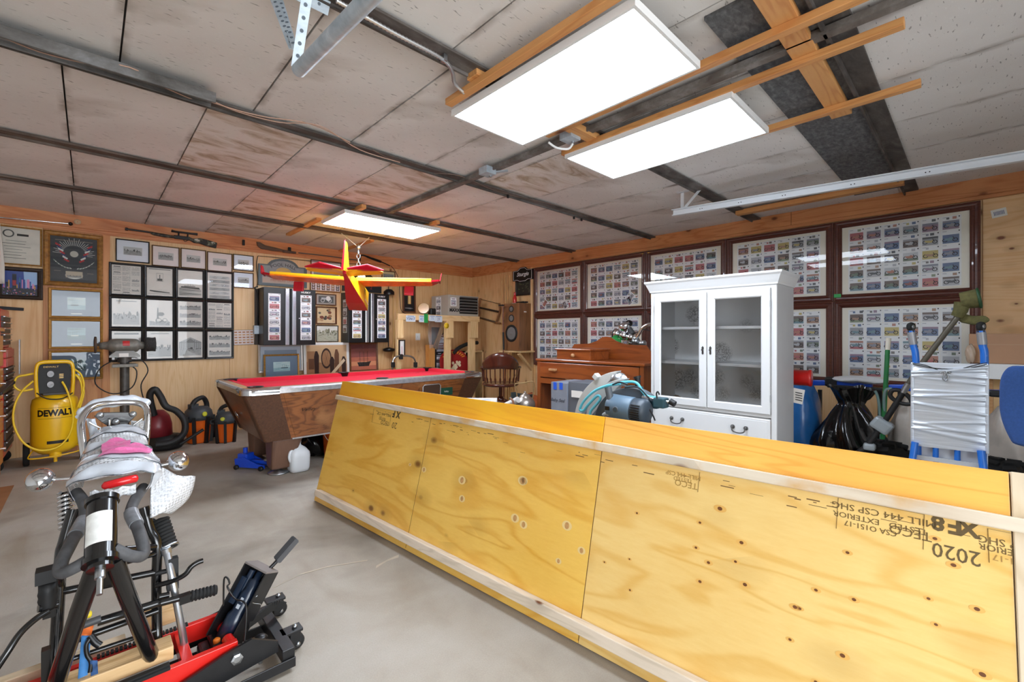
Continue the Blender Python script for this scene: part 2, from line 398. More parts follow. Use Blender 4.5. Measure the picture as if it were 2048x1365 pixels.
# grey fibre strips on the right with their batten
b = MB(FELT); b.bb(1.9, 5.32, .47, .80, CZ - .022, CZ + .0); tag(b.done('fibre_strip'), 'wide grey fibreboard strip on the ceiling, running to the stamp frames wall', 'strip')
b = MB(IRON); b.bb(1.9, 5.55, .36, .45, CZ - .02, CZ + .004); b.bb(1.9, 5.55, .45, .462, CZ - .05, CZ); tag(b.done('steel_strip'), 'narrow dark steel strip beside the wide fibreboard strip', 'strip')
def piece(nm, x0, x1, y0, y1, z0, z1, m, lab, cat='batten', grp=None): return tag(MB(m).bb(x0, x1, y0, y1, z0, z1).done(nm, None, .003), lab, cat, grp)
g_ = 'pine battens on the ceiling'
piece('cross_batten', 1.5, 3.25, .50, .60, 2.61, 2.645, PINEX, 'short wide pine board lying across the three long battens', grp=g_)
for x0, y0, y1, lab in [(1.42, -1.0, 2.02, 'pine batten along the outer edge of the largest light panel'), (2.1, -.9, 1.9, 'pine batten between the largest light panel and the steel strap'), (2.41, .2, 2.02, 'pine batten on the near side of the second light panel'), (3.05, .19, 1.0, 'pine batten with a free end past the second light panel')]:
    piece('ceiling_batten', x0, x0 + .045, y0, y1, 2.575, 2.61, PINE, lab, grp=g_)
piece('pine_block', 1.40, 1.46, 1.72, 1.8, 2.61, 2.645, PINEX, 'small pine block between batten and first steel beam', 'block')
piece('pine_plank', 2.15, 2.45, 1.72, 1.80, 2.60, 2.64, PINEX, 'short pine plank bridging the gap between the two big lights', 'plank')
piece('wall_side_batten', 5.02, 5.10, .42, 1.78, 2.6, 2.648, PINE, 'pine batten against the ceiling just above the stamp frames', grp=g_)
for x0, x1, y, lab in [(1.5, 2.35, 5.45, 'thin pine lath near the back wall, above the paddle'), (2.5, 3.3, 6.1, 'thin pine lath near the back wall, beside the hung aeroplane')]:
    q = piece('ceiling_lath', -.03, .03, -.55, .55, -.02, .02, PINE, lab, 'lath', 'laths near the back wall'); q.location = ((x0 + x1) / 2, y + .35, CZ - .012)
# walls
wa = struct(MB(PLYO).bb(XL, XB + .1, YA + .012, YA + .1, 0, CZ + .03).done('wall_back'))
ux = [XL] + [ony(p, 600, YA).x for p in (86, 212, 459)] + [2.55, 3.77, 4.99, XB]
for i in range(len(ux) - 1):
    mm = (PLYZ, PLYO, PLYP, PLYP, PLYZ, PLYZ, PLYZ)[i]
    w = ux[i + 1] - ux[i] - .004
    MB(mm).bb(-w / 2, w / 2, -.006, .006, -1.24, 1.24).done('plywood_sheet', wa, loc=((ux[i] + ux[i + 1]) / 2, YA + .006, 1.243))
MB(PLATE).bb(XL, XB, YA - .022, YA + .01, 2.52, CZ + .02).done('top_plate', wa, .003)
MB(PLATE).bb(XL, XB, YA - .010, YA + .01, 2.475, 2.52).done('top_plate', wa, .002)
xp = ony(212, 600, YA).x
MB(PLYO).bb(xp - .035, xp + .035, YA - .018, YA + .005, 0, 2.475).done('stud', wa, .003)
wb = struct(MB(PLYO).bb(XB + .012, XB + .1, YN, YA + .1, 0, CZ + .03).done('wall_right'))
uy = [YA, 6.42, onx(1072, 600, XB).y, 3.6, 2.4, 1.2, onx(1965, 500, XB).y, -.95, YN]
PLYK = wood('wall_plywood_knotty', (236, 196, 146), (220, 168, 112), 1, 1.2, .8, kscale=8, krad=.2, stretch=.09, kc=(120, 66, 34))
for i in range(len(uy) - 1):
    w = uy[i] - uy[i + 1] - .004
    MB(PLYK if i >= 6 else PLYZ if i < 2 else PLYP).bb(-.006, .006, -w / 2, w / 2, -1.24, 1.24).done('plywood_sheet', wb, loc=(XB + .006, (uy[i] + uy[i + 1]) / 2, 1.243))
MB(PLATEY).bb(XB - .022, XB + .01, 1.4, YA - .02, 2.52, CZ + .02).done('top_plate', wb, .003)
MB(PLATEY).bb(XB - .022, XB + .01, YN, 1.397, 2.52, CZ + .02).done('top_plate', wb, .003)
MB(PLATEY).bb(XB - .010, XB + .01, YN, YA - .02, 2.485, 2.52).done('top_plate', wb, .002)
yp = onx(1066, 600, XB).y
MB(PLYP).bb(XB - .035, XB + .005, yp - .02, yp + .03, 0, 2.485).done('stud', wb, .003)
WWH = mat('white_wall_paint', (232, 232, 230), .7)
struct(MB(WWH).bb(XL - .1, XL, YN, YA + .1, 0, CZ + .03).done('wall_left'))
wn = MB(WWH); wn.bb(XL, -.8, YN - .1, YN, 0, CZ + .03); wn.bb(2.0, 2.5, YN - .1, YN, 0, CZ + .03); wn.bb(5.3, XB + .1, YN - .1, YN, 0, CZ + .03); wn.bb(-.8, 5.3, YN - .1, YN, 2.4, CZ + .03)
struct(wn.done('wall_front'))
gd = struct(bpy.data.objects.new('door_1', None)); COL.objects.link(gd)
for i in range(4): MB(WWH).bb(2.5, 5.3, YN - .06, YN - .02, .6 * i + .003, .6 * i + .597).done('door_panel', gd, .004)
struct(MB(mat('gravel_driveway', (150, 146, 140), .9, var=.1, vs=9)).bb(-9, 12, -12, YN, -.12, -.02).done('ground'))
# ceiling lights: LED panels
LEDM = emis('led_diffuser', (228, 240, 255), LED)
def led(x0, x1, y0, y1, z, lab, LEDM=LEDM):
    t = thing('ceiling_light', lab, 'light', ((x0 + x1) / 2, (y0 + y1) / 2, z), 'flat ceiling light panels')
    w, d = (x1 - x0) / 2, (y1 - y0) / 2; f = MB(WHITE)
    for a in ((-w, w, -d, -d + .014), (-w, w, d - .014, d), (-w, -w + .014, -d + .014, d - .014), (w - .014, w, -d + .014, d - .014)): f.bb(*a, 0, .035)
    f.bb(-w + .01, w - .01, -d + .01, d - .01, .02, .03); f.done('frame', t)
    MB(LEDM).bb(-w + .014, w - .014, -d + .014, d - .014, .004, .012).done('diffuser', t)
    c = MB(STEEL)
    for sx in (-1, 1):
        c.bb(sx * w * .5 - .02, sx * w * .5 + .02, -.03, .03, .03, .045)
    c.done('mounting_bracket', t)
    return t
led(1.487, 2.06, .885, 2.055, 2.548, 'largest bright light panel, nearest the camera')
led(2.42, 3.02, .875, 1.995, 2.548, 'second bright light panel, parallel beyond the largest one')
led(1.885, 3.06, 4.445, 5.075, 2.560, 'light panel hung above the toy aeroplane', emis('far_led_diffuser', (226, 239, 255), LED * 2.1))
for x, s_ in ((2.0, 'left'), (2.9, 'right')): piece('lamp_batten', x, x + .05, 4.3, 5.2, 2.60, 2.64, PINE, 'pine batten above the %s end of the light over the aeroplane' % s_, grp='battens over the far light')
# ================================================================ yellow plywood platform leaning in the foreground
def W(t, m=None):
    """mesh builder taking room coordinates for parts of thing t"""
    b = MB(m); b.M = t.matrix_world.inverted(); return b
E_ = V((0.08425280, -0.99644441, 0)); tilt = .25
UP_ = V((-E_.y * math.sin(tilt), E_.x * math.sin(tilt), math.cos(tilt))); NN = E_.cross(UP_)
PM = Matrix((E_, UP_, NN)).transposed().to_4x4(); PM.translation = V((1.277, 3.587, 0.008))
def pf(px, py):
    """pixel -> (u, v) on the leaning face"""
    d = V(ray(px, py)); o = V((0, 0, H)); p0 = PM.translation
    q = o + d * ((p0 - o).dot(NN) / d.dot(NN)) - p0
    return q.dot(E_), q.dot(UP_)
YEL = wood('varnished_yellow_plywood', (247, 202, 98), (226, 166, 58), 0, .9, .7, .3, .3, lines=9, kc=(132, 86, 30), stretch=.22, kscale=6, krad=.15)
YEL2 = wood('varnished_daylit_plywood', (246, 212, 136), (229, 180, 92), 0, .9, .72, .3, .3, lines=9, kc=(126, 80, 34), stretch=.2, kscale=6, krad=.16, loc=(3, 1, 2))  # right sheet: daylight reflected on the varnish is put into a paler colour
AMB = wood('amber_edge_board', (244, 182, 40), (232, 160, 34), 0, 1, .4, .35, .3, kscale=6, lines=10)
RAWP = wood('raw_grey_spruce', (222, 208, 186), (196, 176, 150), 0, 1.2, .3, .65, kscale=5, kc=(120, 84, 60), stain=6, stain_c=(206, 158, 88))
plat = thing('plywood_platform', 'long yellow varnished plywood platform tipped on its side across the right foreground', 'platform', PM)
for u0, u1, mm in ((0.0, 1.213, YEL), (1.216, 2.443, YEL), (2.446, 3.684, YEL2)):
    b = MB(mm); b.bb(u0, u1, 0, .80, -.018, 0); b.done('plywood_panel', plat, .0015)
for u0, u1, mm in ((0.0, 2.438, AMB), (2.441, 3.684, wood('honey_edge_board', (246, 190, 92), (232, 158, 62), 0, 1, .6, .35, .3, kscale=5))):
    b = MB(mm); b.bb(u0, u1, .802, .948, -.03, 0); b.done('edge_board', plat, .002)
RB = wood('raw_end_batten', (226, 208, 180), (204, 182, 148), 1, 1.2, .3, .6)
MB(RB).bb(3.686, 3.77, .0, .95, -.04, .004).done('end_batten', plat, .003)
MB(RAWP).bb(.03, 3.78, .795, .832, .0, .045).done('top_rail', plat, .004)
MB(wood('raw_white_spruce', (232, 216, 196), (206, 190, 168), 0, 1.2, .3, .65, kscale=5, loc=(2, 2, 2))).bb(.07, 3.78, .052, .098, 0, .05).done('bottom_rail', plat, .004)
MB(RAWP).bb(.0, 3.7, .02, .11, -.06, -.018).done('back_rail', plat)
for u in (.02, 1.2, 2.42, 3.6): MB(RAWP).bb(u, u + .04, .11, .8, -.06, -.018).done('back_rib', plat)
for u in (1.2145, 2.4445): MB(mat('dark_seam', (110, 74, 30), .8)).bb(u - .0018, u + .0018, .01, .80, -.012, -.0004).done('seam', plat)
INK = mat('faded_stamp_ink', (112, 88, 44), .7); INKD = mat('dark_stamp_ink', (98, 80, 46), .7); INKF = mat('pale_stamp_ink', (176, 138, 70), .7)
def stamp(px, py, s, size, m=INK, rot=PI, sx=1.0, bold=0):
    u, v = pf(px, py); return text(s, size, m, plat, (u, v, .0006), 'stamp_lettering', rot, .0003, sx, bold=bold)
stamp(1762, 1028, 'MILL 444 CSP SHG', .027, sx=1.15)
stamp(1756, 1045, 'TESTED   EXTERIOR', .023, sx=1.1); stamp(1820, 1066, 'TECO', .036); stamp(1740, 1057, 'CSA O151-17', .022)
stamp(1937, 1056, 'X', .062, INKD, bold=.002); stamp(1911, 1052, 'F', .062, INKD, bold=.002); stamp(1876, 1046, '8', .055, INKD, bold=.002); stamp(1912, 1108, '2020', .055, INKD, sx=.9)
stamp(2012, 1088, 'CSP SHG', .027); stamp(2015, 1104, 'EXTERIOR', .023); stamp(2020, 1122, '151-17', .022, INKF)
stamp(1366, 951, 'MILL 444 CSP', .024, INKF); stamp(1366, 960, 'TESTED', .022, INKF); stamp(1372, 969, 'TECO', .034, INKF)
stamp(768, 829, 'MILL 444 CSP', .03, INK); stamp(765, 838, 'TESTED', .026); stamp(770, 846, 'TECO', .04, INKD); stamp(793, 829, 'X F', .06, INKD, bold=.003); stamp(789, 851, '20', .06, INK)
b = MB(INK)
for a, c in (((1677, 996), (1849, 1030)), ((1849, 1030), (1847, 1100)), ((1677, 996), (1673, 1058)), ((1976, 1058), (2030, 1069)), ((1976, 1058), (1979, 1126)), ((1400, 945), (1396, 985))):
    (u0, v0), (u1, v1) = pf(*a), pf(*c); b.bar((u0, v0, .0006), (u1, v1, .0006), .0005, .0022, up=(0, 0, 1)); b.done('stamp_border', plat); b = MB(INK)
for a, c in (((748, 818), (783, 827)), ((748, 818), (744, 845)), ((783, 827), (779, 852)), ((744, 845), (775, 853))):
    (u0, v0), (u1, v1) = pf(*a), pf(*c); b.bar((u0, v0, .0006), (u1, v1, .0006), .0005, .0025, up=(0, 0, 1)); b.done('stamp_border', plat); b = MB(INK)

# dark scuffs and knots filler patches under the rail
b = MB(mat('scuff_mark', (120, 88, 50), .8))
rr = random.Random(3)
for i in range(60):
    u = rr.uniform(.5, 3.6); v = .775 - abs(rr.gauss(0, .02)); w = rr.uniform(.004, .05); b.quad(u, u + w, v, v + rr.uniform(.001, .004), .0004)
sc = b.done('scuff_marks', plat); sc['kind'] = 'stuff'
KN = mat('knot_plug', (196, 148, 92), .5, var=.2, vs=60); KR = mat('knot_ring', (236, 206, 140), .5); KD = mat('dark_knot', (110, 64, 26), .6, var=.2)
b = MB(KN)
for px, py, r in [(848, 940, .016), (924, 961, .022), (1045, 962, .022), (924, 998, .018), (1030, 1037, .02), (1047, 1050, .018), (1134, 1052, .02), (1163, 1102, .015), (1117, 1123, .012), (1047, 962, .02), (820, 930, .01)]:
    u, v = pf(px, py); n = 14
    b.poly([(u + r * 1.35 * math.cos(a * 2 * PI / n), v + r * 1.05 * math.sin(a * 2 * PI / n)) for a in range(n)], .0004, KR)
    b.poly([(u + r * .62 * math.cos(a * 2 * PI / n), v + r * .75 * math.sin(a * 2 * PI / n)) for a in range(n)], .0008, KN)
for px, py, r in [(1440, 1018, .02), (1274, 1027, .011), (1400, 1046, .012), (1392, 1096, .012), (1417, 1126, .014), (1483, 1086, .016), (1471, 1124, .012), (1400, 1164, .014), (1490, 1170, .016), (1708, 1200, .013), (1632, 1181, .012), (1590, 1215, .015), (1600, 1218, .01), (1695, 1106, .012), (1870, 1078, .012), (1907, 1131, .014), (1954, 1219, .014), (1857, 1198, .01), (1580, 1280, .011), (1685, 1312, .016), (1965, 1350, .016), (1872, 1250, .01), (1632, 1365, .012), (1209, 1125, .009), (1259, 1119, .009), (1260, 1181, .01)]:
    u, v = pf(px, py); n = 12
    b.poly([(u + r * 1.15 * math.cos(a * 2 * PI / n), v + r * .65 * math.sin(a * 2 * PI / n)) for a in range(n)], .0004, mat('knot_halo', (230, 178, 94), .45))
    b.poly([(u + r * .42 * math.cos(a * 2 * PI / n), v + r * .34 * math.sin(a * 2 * PI / n)) for a in range(n)], .0008, KD)
b.done('knots', plat)['kind'] = 'stuff'
# ================================================================ wrapped motorcycle frame and its lift
def PY(*pts): return [ony(a, b, y) for a, b, y in pts]
def spread(m, pts, r, mm, n=10, k=5, closed=False): m.tube(smooth_path(pts, k, closed), r, mm, n, closed); return m
FRAME = mat('gloss_black_frame', (14, 14, 15), .22, coat=.5); PAD = mat('scuffed_grey_sleeve', (74, 74, 76), .6, var=.35, vs=30); TAPE = mat('clear_tape_band', (120, 122, 126), .3, var=.2, vs=60)
moto = thing('stripped_motorcycle', 'bare black motorcycle frame without wheels, its tail wrapped in clear bubble wrap', 'motorcycle', (0.06, 2.2, 0))
b = W(moto, FRAME); top, bot = ony(205, 1001, 1.86), ony(201, 1126, 1.72); ax = (top - bot).normalized()
b.cyl(bot, top, .036, n=24); b.cyl(top - ax * .012, top + ax * .004, .041, n=24); b.cyl(bot - ax * .004, bot + ax * .012, .041, n=24); b.cyl(bot - ax * .02, bot, .03, n=20)
b.done('head_tube', moto)
b = W(moto, mat('worn_white_sticker', (226, 226, 222), .5, var=.12, vs=40)); q = ax.orthogonal(); vs = []
c0 = bot + ax * .045; c1 = top - ax * .055; tocam = (V((0, 0, H)) - c0); tocam -= ax * tocam.dot(ax); tocam.normalize(); sd = ax.cross(tocam)
b.grid(10, 1, lambda i, j: (c0 + (c1 - c0) * j) + (tocam * math.cos((i - .5) * 1.9 - .25) + sd * math.sin((i - .5) * 1.9 - .25)) * .0366)
b.done('sticker', moto)
W(moto, STEEL).cyl(bot - ax * .09, bot - ax * .01, .007).cyl(bot - ax * .045, bot - ax * .02, .012).done('stem_bolt', moto)
PADL = [(190, 1112, 1.74), (150, 1136, 1.74), (124, 1146, 1.76), (122, 1128, 1.79), (138, 1095, 1.84), (159, 1056, 1.92), (171, 1030, 1.97), (167, 1005, 2.02), (152, 985, 2.08)]
PADR = [(226, 1098, 1.74), (258, 1112, 1.74), (285, 1112, 1.76), (285, 1085, 1.79), (273, 1050, 1.86), (262, 1025, 1.93), (270, 1000, 2.0), (287, 975, 2.08)]
for P_ in (PADL, PADR):
    q = smooth_path(PY(*P_), 5); W(moto, PAD).tube(q, .0165, n=12).done('padded_tube', moto)
    i = len(q) * 6 // 10; W(moto, TAPE).tube(q[i - 1:i + 5], .0195, n=12).done('tape_band', moto)
DTL = [(196, 1122, 1.74), (180, 1165, 1.77), (150, 1250, 1.84), (118, 1350, 1.92), (109, 1386, 1.955)]
DTR = [(228, 1118, 1.74), (250, 1180, 1.79), (275, 1245, 1.87), (297, 1300, 1.94), (306, 1316, 1.99), (309, 1310, 2.1), (311, 1300, 2.25)]
for P_ in (DTL, DTR): spread(W(moto, FRAME), PY(*P_), .023, FRAME, 14).done('down_tube', moto)
a = PY((109, 1386, 1.955))[0]; spread(W(moto, FRAME), [a, a + V((.0, .05, -.012)), a + V((0, .35, 0))], .023, FRAME, 12).done('cradle_tube', moto)
# gusset with holes
b = W(moto, FRAME)
for P_ in ([(188, 1140, 1.80), (196, 1140, 1.80), (196, 1180, 1.83), (165, 1230, 1.87), (160, 1215, 1.86)], [(225, 1138, 1.80), (233, 1138, 1.80), (262, 1205, 1.88), (250, 1205, 1.88), (238, 1182, 1.86)]):
    q = PY(*P_); n_ = len(q); w_ = V((0, .012, 0)); b.add(q + [p + w_ for p in q], [tuple(range(n_)), tuple(range(n_, 2 * n_))[::-1]] + [(i, n_ + i, n_ + (i + 1) % n_, (i + 1) % n_) for i in range(n_)])
b.done('gusset_plate', moto)
b = W(moto, FRAME); q = PY((180, 1150, 1.95), (240, 1138, 1.95), (252, 1160, 1.98), (240, 1172, 1.98), (185, 1184, 1.98), (172, 1175, 1.97))
b.add(q + [p + V((0, .01, 0)) for p in q], [tuple(range(6)), tuple(range(6, 12))[::-1]] + [(i, 6 + i, 6 + (i + 1) % 6, (i + 1) % 6) for i in range(6)]); b.done('skid_plate', moto)
# rear verticals and cross tubes
spread(W(moto, FRAME), PY((288, 1015, 2.15), (300, 1060, 2.13), (314, 1090, 2.11), (313, 1160, 2.10), (314, 1250, 2.08), (316, 1290, 2.06)), .016, FRAME).done('rear_tube', moto)
spread(W(moto, FRAME), PY((146, 1020, 2.15), (128, 1085, 2.12), (122, 1110, 2.1), (118, 1190, 2.08), (112, 1290, 2.06), (108, 1340, 2.04)), .016, FRAME).done('rear_tube', moto)
spread(W(moto, FRAME), PY((158, 1020, 2.1), (140, 1070, 2.05), (126, 1110, 2.0), (121, 1150, 2.0), (124, 1170, 2.02)), .009, FRAME).done('brace_tube', moto)
for P_, r in (([(118, 1185, 2.08), (313, 1145, 2.1)], .012), ([(150, 1282, 2.04), (316, 1222, 2.05)], .011), ([(112, 1330, 2.03), (312, 1262, 2.04)], .008), ([(195, 1245, 2.02), (322, 1205, 2.03)], .014), ([(250, 1100, 2.05), (310, 1095, 2.1)], .012), ([(235, 1130, 2.0), (312, 1108, 2.1)], .009)):
    W(moto, FRAME).tube(PY(*P_), r, n=10).done('cross_tube', moto)
# boxes and brackets at both sides
b = W(moto, BLACKM); p = ony(96, 1190, 2.05); b.lathe([(.0, 0), (.02, 0), (.024, .01), (.022, .02), (.024, .03), (.022, .04), (.024, .05), (.022, .06), (.022, .085), (.0, .085)], c=p - V((0, 0, .045)), n=14); b.box(p + V((0, 0, .065)), (.055, .05, .04)); b.done('reservoir', moto)
b = W(moto, FRAME); b.tube(PY((76, 1218, 2.04), (115, 1208, 2.05)), .013); b.box(ony(110, 1180, 2.06), (.02, .03, .12)); b.box(ony(99, 1225, 2.05), (.03, .02, .03)); b.box(ony(92, 1330, 2.0), (.02, .03, .1)); b.done('side_bracket', moto)
spread(W(moto, FRAME), PY((98, 1222, 2.03), (70, 1240, 2.02), (40, 1268, 2.0), (15, 1305, 1.98), (-15, 1350, 1.97)), .0095, FRAME).done('side_stand', moto)
b = W(moto, BLACKM); b.box(ony(346, 1140, 2.08), (.03, .03, .09)); b.box(ony(345, 1170, 2.06), (.035, .03, .03)); b.tube(PY((312, 1148, 2.09), (345, 1140, 2.08)), .009); b.done('foot_bracket', moto)
spread(W(moto, FRAME), PY((312, 1172, 2.06), (345, 1163, 2.04), (370, 1150, 2.03), (382, 1135, 2.03), (395, 1126, 2.03), (406, 1122, 2.03)), .009, FRAME).done('shift_lever', moto)
q = PY((322, 1207, 2.0), (378, 1192, 1.99)); W(moto, FRAME).tube(q, .012).box(ony(370, 1197, 1.99), (.035, .03, .028)).tube(PY((318, 1195, 2.03), (338, 1191, 2.03)), .012).done('peg_arm', moto)
a, c = PY((379, 1194, 1.99), (434, 1180, 1.99)); d = (c - a); prof = []
for i in range(15): prof += [(.0195 if i % 2 else .0165, d.length * i / 15), (.0195 if i % 2 else .0165, d.length * (i + .9) / 15)]
W(moto, RUBBER).lathe([(0, 0)] + prof + [(0, d.length)], c=a, axis=d, n=14).done('foot_peg', moto)
# springs and the leaning silver stand tube
def coil(b, a, c, R_, r, turns, m, n=6):
    a, c = V(a), V(c); d = (c - a); x = d.orthogonal().normalized(); y = d.normalized().cross(x); k = turns * 12
    b.tube([a + d * (i / k) + (x * math.cos(i / 12 * 2 * PI) + y * math.sin(i / 12 * 2 * PI)) * R_ for i in range(k + 1)], r, m, n); return b
a, c = PY((131, 985, 2.22), (134, 1062, 2.17)); b = W(moto, CHROME); coil(b, a, c, .018, .0055, 9, CHROME); b.done('chrome_spring', moto); W(moto, FRAME).tube([a, c], .011).done('shock_rod', moto)
a, c = PY((318, 1040, 2.2), (336, 1098, 2.13)); b = W(moto, BLACKM); coil(b, a, c, .026, .008, 9, RUBBER); b.tube([a, c], .018, FRAME); b.done('black_spring', moto)
W(moto, STEEL).lathe([(0, 0), (.036, 0), (.036, .008), (0, .008)], c=c, axis=(a - c)).done('spring_cup', moto)
b = W(moto, mat('silver_tube', (190, 194, 200), .3, .9, var=.1)); b.tube(smooth_path(PY((333, 1102, 2.1), (345, 1160, 2.05), (358, 1230, 2.03), (367, 1280, 2.03), (370, 1322, 2.04)), 5), [.012] * 20 + [.010], n=12); b.cyl(*PY((331, 1097, 2.1), (334, 1108, 2.1)), .016); b.done('silver_stand_tube', moto)
# chrome grab hoop with black plate
q = smooth_path(PY((176, 958, 2.48), (168, 905, 2.52), (162, 855, 2.58), (168, 830, 2.62), (190, 812, 2.66), (230, 806, 2.68), (270, 806, 2.68), (291, 815, 2.66), (295, 840, 2.62), (291, 890, 2.56), (283, 945, 2.5)), 5)
W(moto, CHROME).tube(q, .013, n=14).done('grab_hoop', moto)
b = W(moto, FRAME); q = PY((188, 833, 2.66), (204, 826, 2.66), (256, 825, 2.66), (272, 832, 2.66), (262, 842, 2.66), (254, 850, 2.66), (254, 872, 2.66), (216, 872, 2.66), (214, 852, 2.66), (203, 845, 2.66))
b.add(q + [p + V((0, .012, 0)) for p in q], [tuple(range(10)), tuple(range(10, 20))[::-1]] + [(i, 10 + i, 10 + (i + 1) % 10, (i + 1) % 10) for i in range(10)]); b.done('mounting_plate', moto, .002)
for px, py in ((200, 831), (266, 829), (232, 844)):
    p = ony(px, py, 2.645); W(moto, STEEL).lathe([(0, 0), (.014, 0), (.013, .006), (.008, .012), (0, .013)], c=p, axis=(0, -1, 0), n=12).done('bolt', moto)
for P_ in ([(178, 845, 2.62), (190, 852, 2.62), (214, 862, 2.62), (220, 872, 2.62), (219, 840, 2.62)], [(285, 838, 2.62), (268, 850, 2.62), (256, 862, 2.62)]): W(moto, CHROME).tube(smooth_path(PY(*P_), 4), .004).done('fender_strut', moto)
# bubble wrap
def bubble():
    x = N('bubble_wrap'); x.set(.22, 0, .3)
    v = x.n('ShaderNodeTexVoronoi'); x.l(x.co(), v.inputs['Vector']); v.inputs['Scale'].default_value = 95; v.inputs['Randomness'].default_value = .25
    n = x.noise(x.co(), 9, 4, 1.0)
    x.base(x.ramp(n, [(.3, lin((190, 194, 200))), (.6, lin((222, 224, 227)))]))
    h = x.math('ADD', x.ramp(v.outputs['Distance'], [(.1, G(1)), (.55, G(0))]), x.math('MULTIPLY', n, 2.0))
    x.bump(h, .9, .004); return x.m
BUB = bubble(); FILM = mat('clear_shrink_film', (204, 210, 218), .16, coat=.5, var=.1, vs=14, bump=.5, bs=22)
rw = random.Random(11)
secs = [(2.02, (135, 972), (305, 955), (225, 958)), (2.10, (136, 962), (322, 946), (222, 925)), (2.2, (152, 938), (316, 928), (226, 903)), (2.32, (163, 915), (300, 905), (230, 889)), (2.44, (171, 898), (295, 888), (232, 868)), (2.52, (178, 885), (291, 875), (233, 858)), (2.6, (184, 878), (286, 868), (236, 853))]
def sec(j):
    t = j * (len(secs) - 1); i = min(int(t), len(secs) - 2); f = t - i; f = f * f * (3 - 2 * f)
    A, B = secs[i], secs[i + 1]; g = lambda k: ony(*A[k], A[0]).lerp(ony(*B[k], B[0]), f); return g(1), g(2), g(3)
def skin(off):
    def fn(i, j):
        l, r, t = sec(j); a = (i - .5) * 1.35 * PI; m = (l + r) / 2; hh = max(t.z - m.z, .02)
        wob = .003 * math.sin(17 * j + 9 * i) + .0025 * math.sin(31 * i - 23 * j) + .003 * math.sin(53 * j + 4 * i)
        p = m + (r - l) * .5 * math.sin(a) * (1 if abs(a) < PI / 2 else .98); p.z = m.z + (hh if math.cos(a) > 0 else .09) * math.cos(a) + wob + off * math.cos(a); p.y += .006 * math.sin(21 * i)
        return p + (r - l).normalized() * off * math.sin(a)
    return fn
W(moto, BUB).grid(36, 40, skin(0)).done('bubble_wrap', moto)
# film bands twisted round the wrap
for j0, j1 in ((.0, .14), (.22, .31), (.47, .56), (.74, .98)):
    f_ = skin(.005); W(moto, FILM).grid(30, 6, lambda i, j: f_(i, j0 + (j1 - j0) * j + .03 * math.sin(7 * i))).done('film_band', moto)
# pink heart seen through the wrap
PINK = mat('pink_heart_print', (246, 120, 178), .3, coat=.3, var=.15, vs=60, bump=.6, bs=120)
f_ = skin(.010)
def heart(i, j):
    a = i * 2 * PI; x = 16 * math.sin(a) ** 3 / 17; y = (13 * math.cos(a) - 5 * math.cos(2 * a) - 2 * math.cos(3 * a) - math.cos(4 * a)) / 17
    c, s_ = math.cos(-.75), math.sin(-.75); x, y = x * c - y * s_, x * s_ + y * c
    return f_(.53 + .19 * x * j, .37 + .20 * y * j)
W(moto, PINK).grid(40, 6, heart).done('heart_print', moto, label='pink heart print under the wrap')
W(moto, mat('red_tail_piece', (214, 22, 28), .25, coat=.4)).tube(smooth_path(PY((204, 974, 2.03), (235, 966, 2.02), (258, 960, 2.02), (274, 957, 2.03)), 4), [.006] + [.014] * 11 + [.008], n=10).done('red_painted_piece', moto, label='strip of red paint showing under the wrap')
W(moto, BUB).grid(10, 4, lambda i, j: ony(180 + 92 * i, 985 - 14 * i + 18 * j, 2.0 + .0 * j) + V((0, .01 * math.sin(9 * i), .004 * math.sin(20 * i)))).done('bubble_wrap', moto, solid=.004)
def flap(i, j):
    e0 = ony(305 - 5 * j, 938 + 95 * j * (1 - .0 * i), 2.1 - .02 * j); e1 = ony(388 - 30 * j * j, 955 + 66 * j, 2.22 - .06 * j)
    p = e0.lerp(e1, i); return p + V((0, .02 * math.sin(5 * i + 3 * j), .008 * math.sin(8 * i + 5 * j)))
W(moto, BUB).grid(18, 16, flap).done('wrap_flap', moto, solid=.005)
q = smooth_path(PY((157, 835, 2.63), (170, 822, 2.66), (200, 808, 2.69), (240, 802, 2.70), (275, 801, 2.70), (299, 808, 2.68)), 5)
W(moto, FILM).tube(q, [.012 + .014 * math.sin(PI * i / (len(q) - 1)) + .003 * math.sin(5 * i) for i in range(len(q))], n=12).done('wrap_roll', moto)
W(moto, FILM).grid(10, 8, lambda i, j: ony(172 + 10 * j + 18 * i, 838 + 45 * j, 2.66 - .03 * i) + V((0, .01 * math.sin(7 * i + 5 * j), 0))).done('wrap_side', moto, solid=.003)
W(moto, BUB).grid(10, 8, lambda i, j: ony(288 - 26 * i + 0 * j, 842 + 36 * j, 2.66 - .02 * i) + V((0, .01 * math.sin(7 * i + 5 * j), 0))).done('wrap_side', moto, solid=.003)
# chrome indicators
ORG = mat('amber_lens', (236, 110, 30), .2, coat=.5)
for (px, py), (sx, sy), r in (((80, 962), (140, 958), .036), ((357, 924), (314, 933), .036)):
    c = ony(px, py, 2.2); s_ = ony(sx, sy, 2.19); t_ = thing('x', 'x', 'x'); bpy.data.objects.remove(t_)
    b = W(moto, CHROME); b.lathe([(0, -.046), (.014, -.043), (.027, -.032), (.034, -.014), (.036, .004), (.037, .014), (.034, .016)], c=c, axis=(0, 1, .12), n=24); b.tube([c + (s_ - c) * .28, s_], .0065, n=10); b.cyl(c + (s_ - c) * .25, c + (s_ - c) * .5, .012); ob = b.done('indicator', moto)
    W(moto, ORG).lathe([(.035, .016), (.036, .022), (.028, .032), (0, .036)], c=c, axis=(0, 1, .12), n=24).done('lens', ob).matrix_parent_inverse = Matrix()
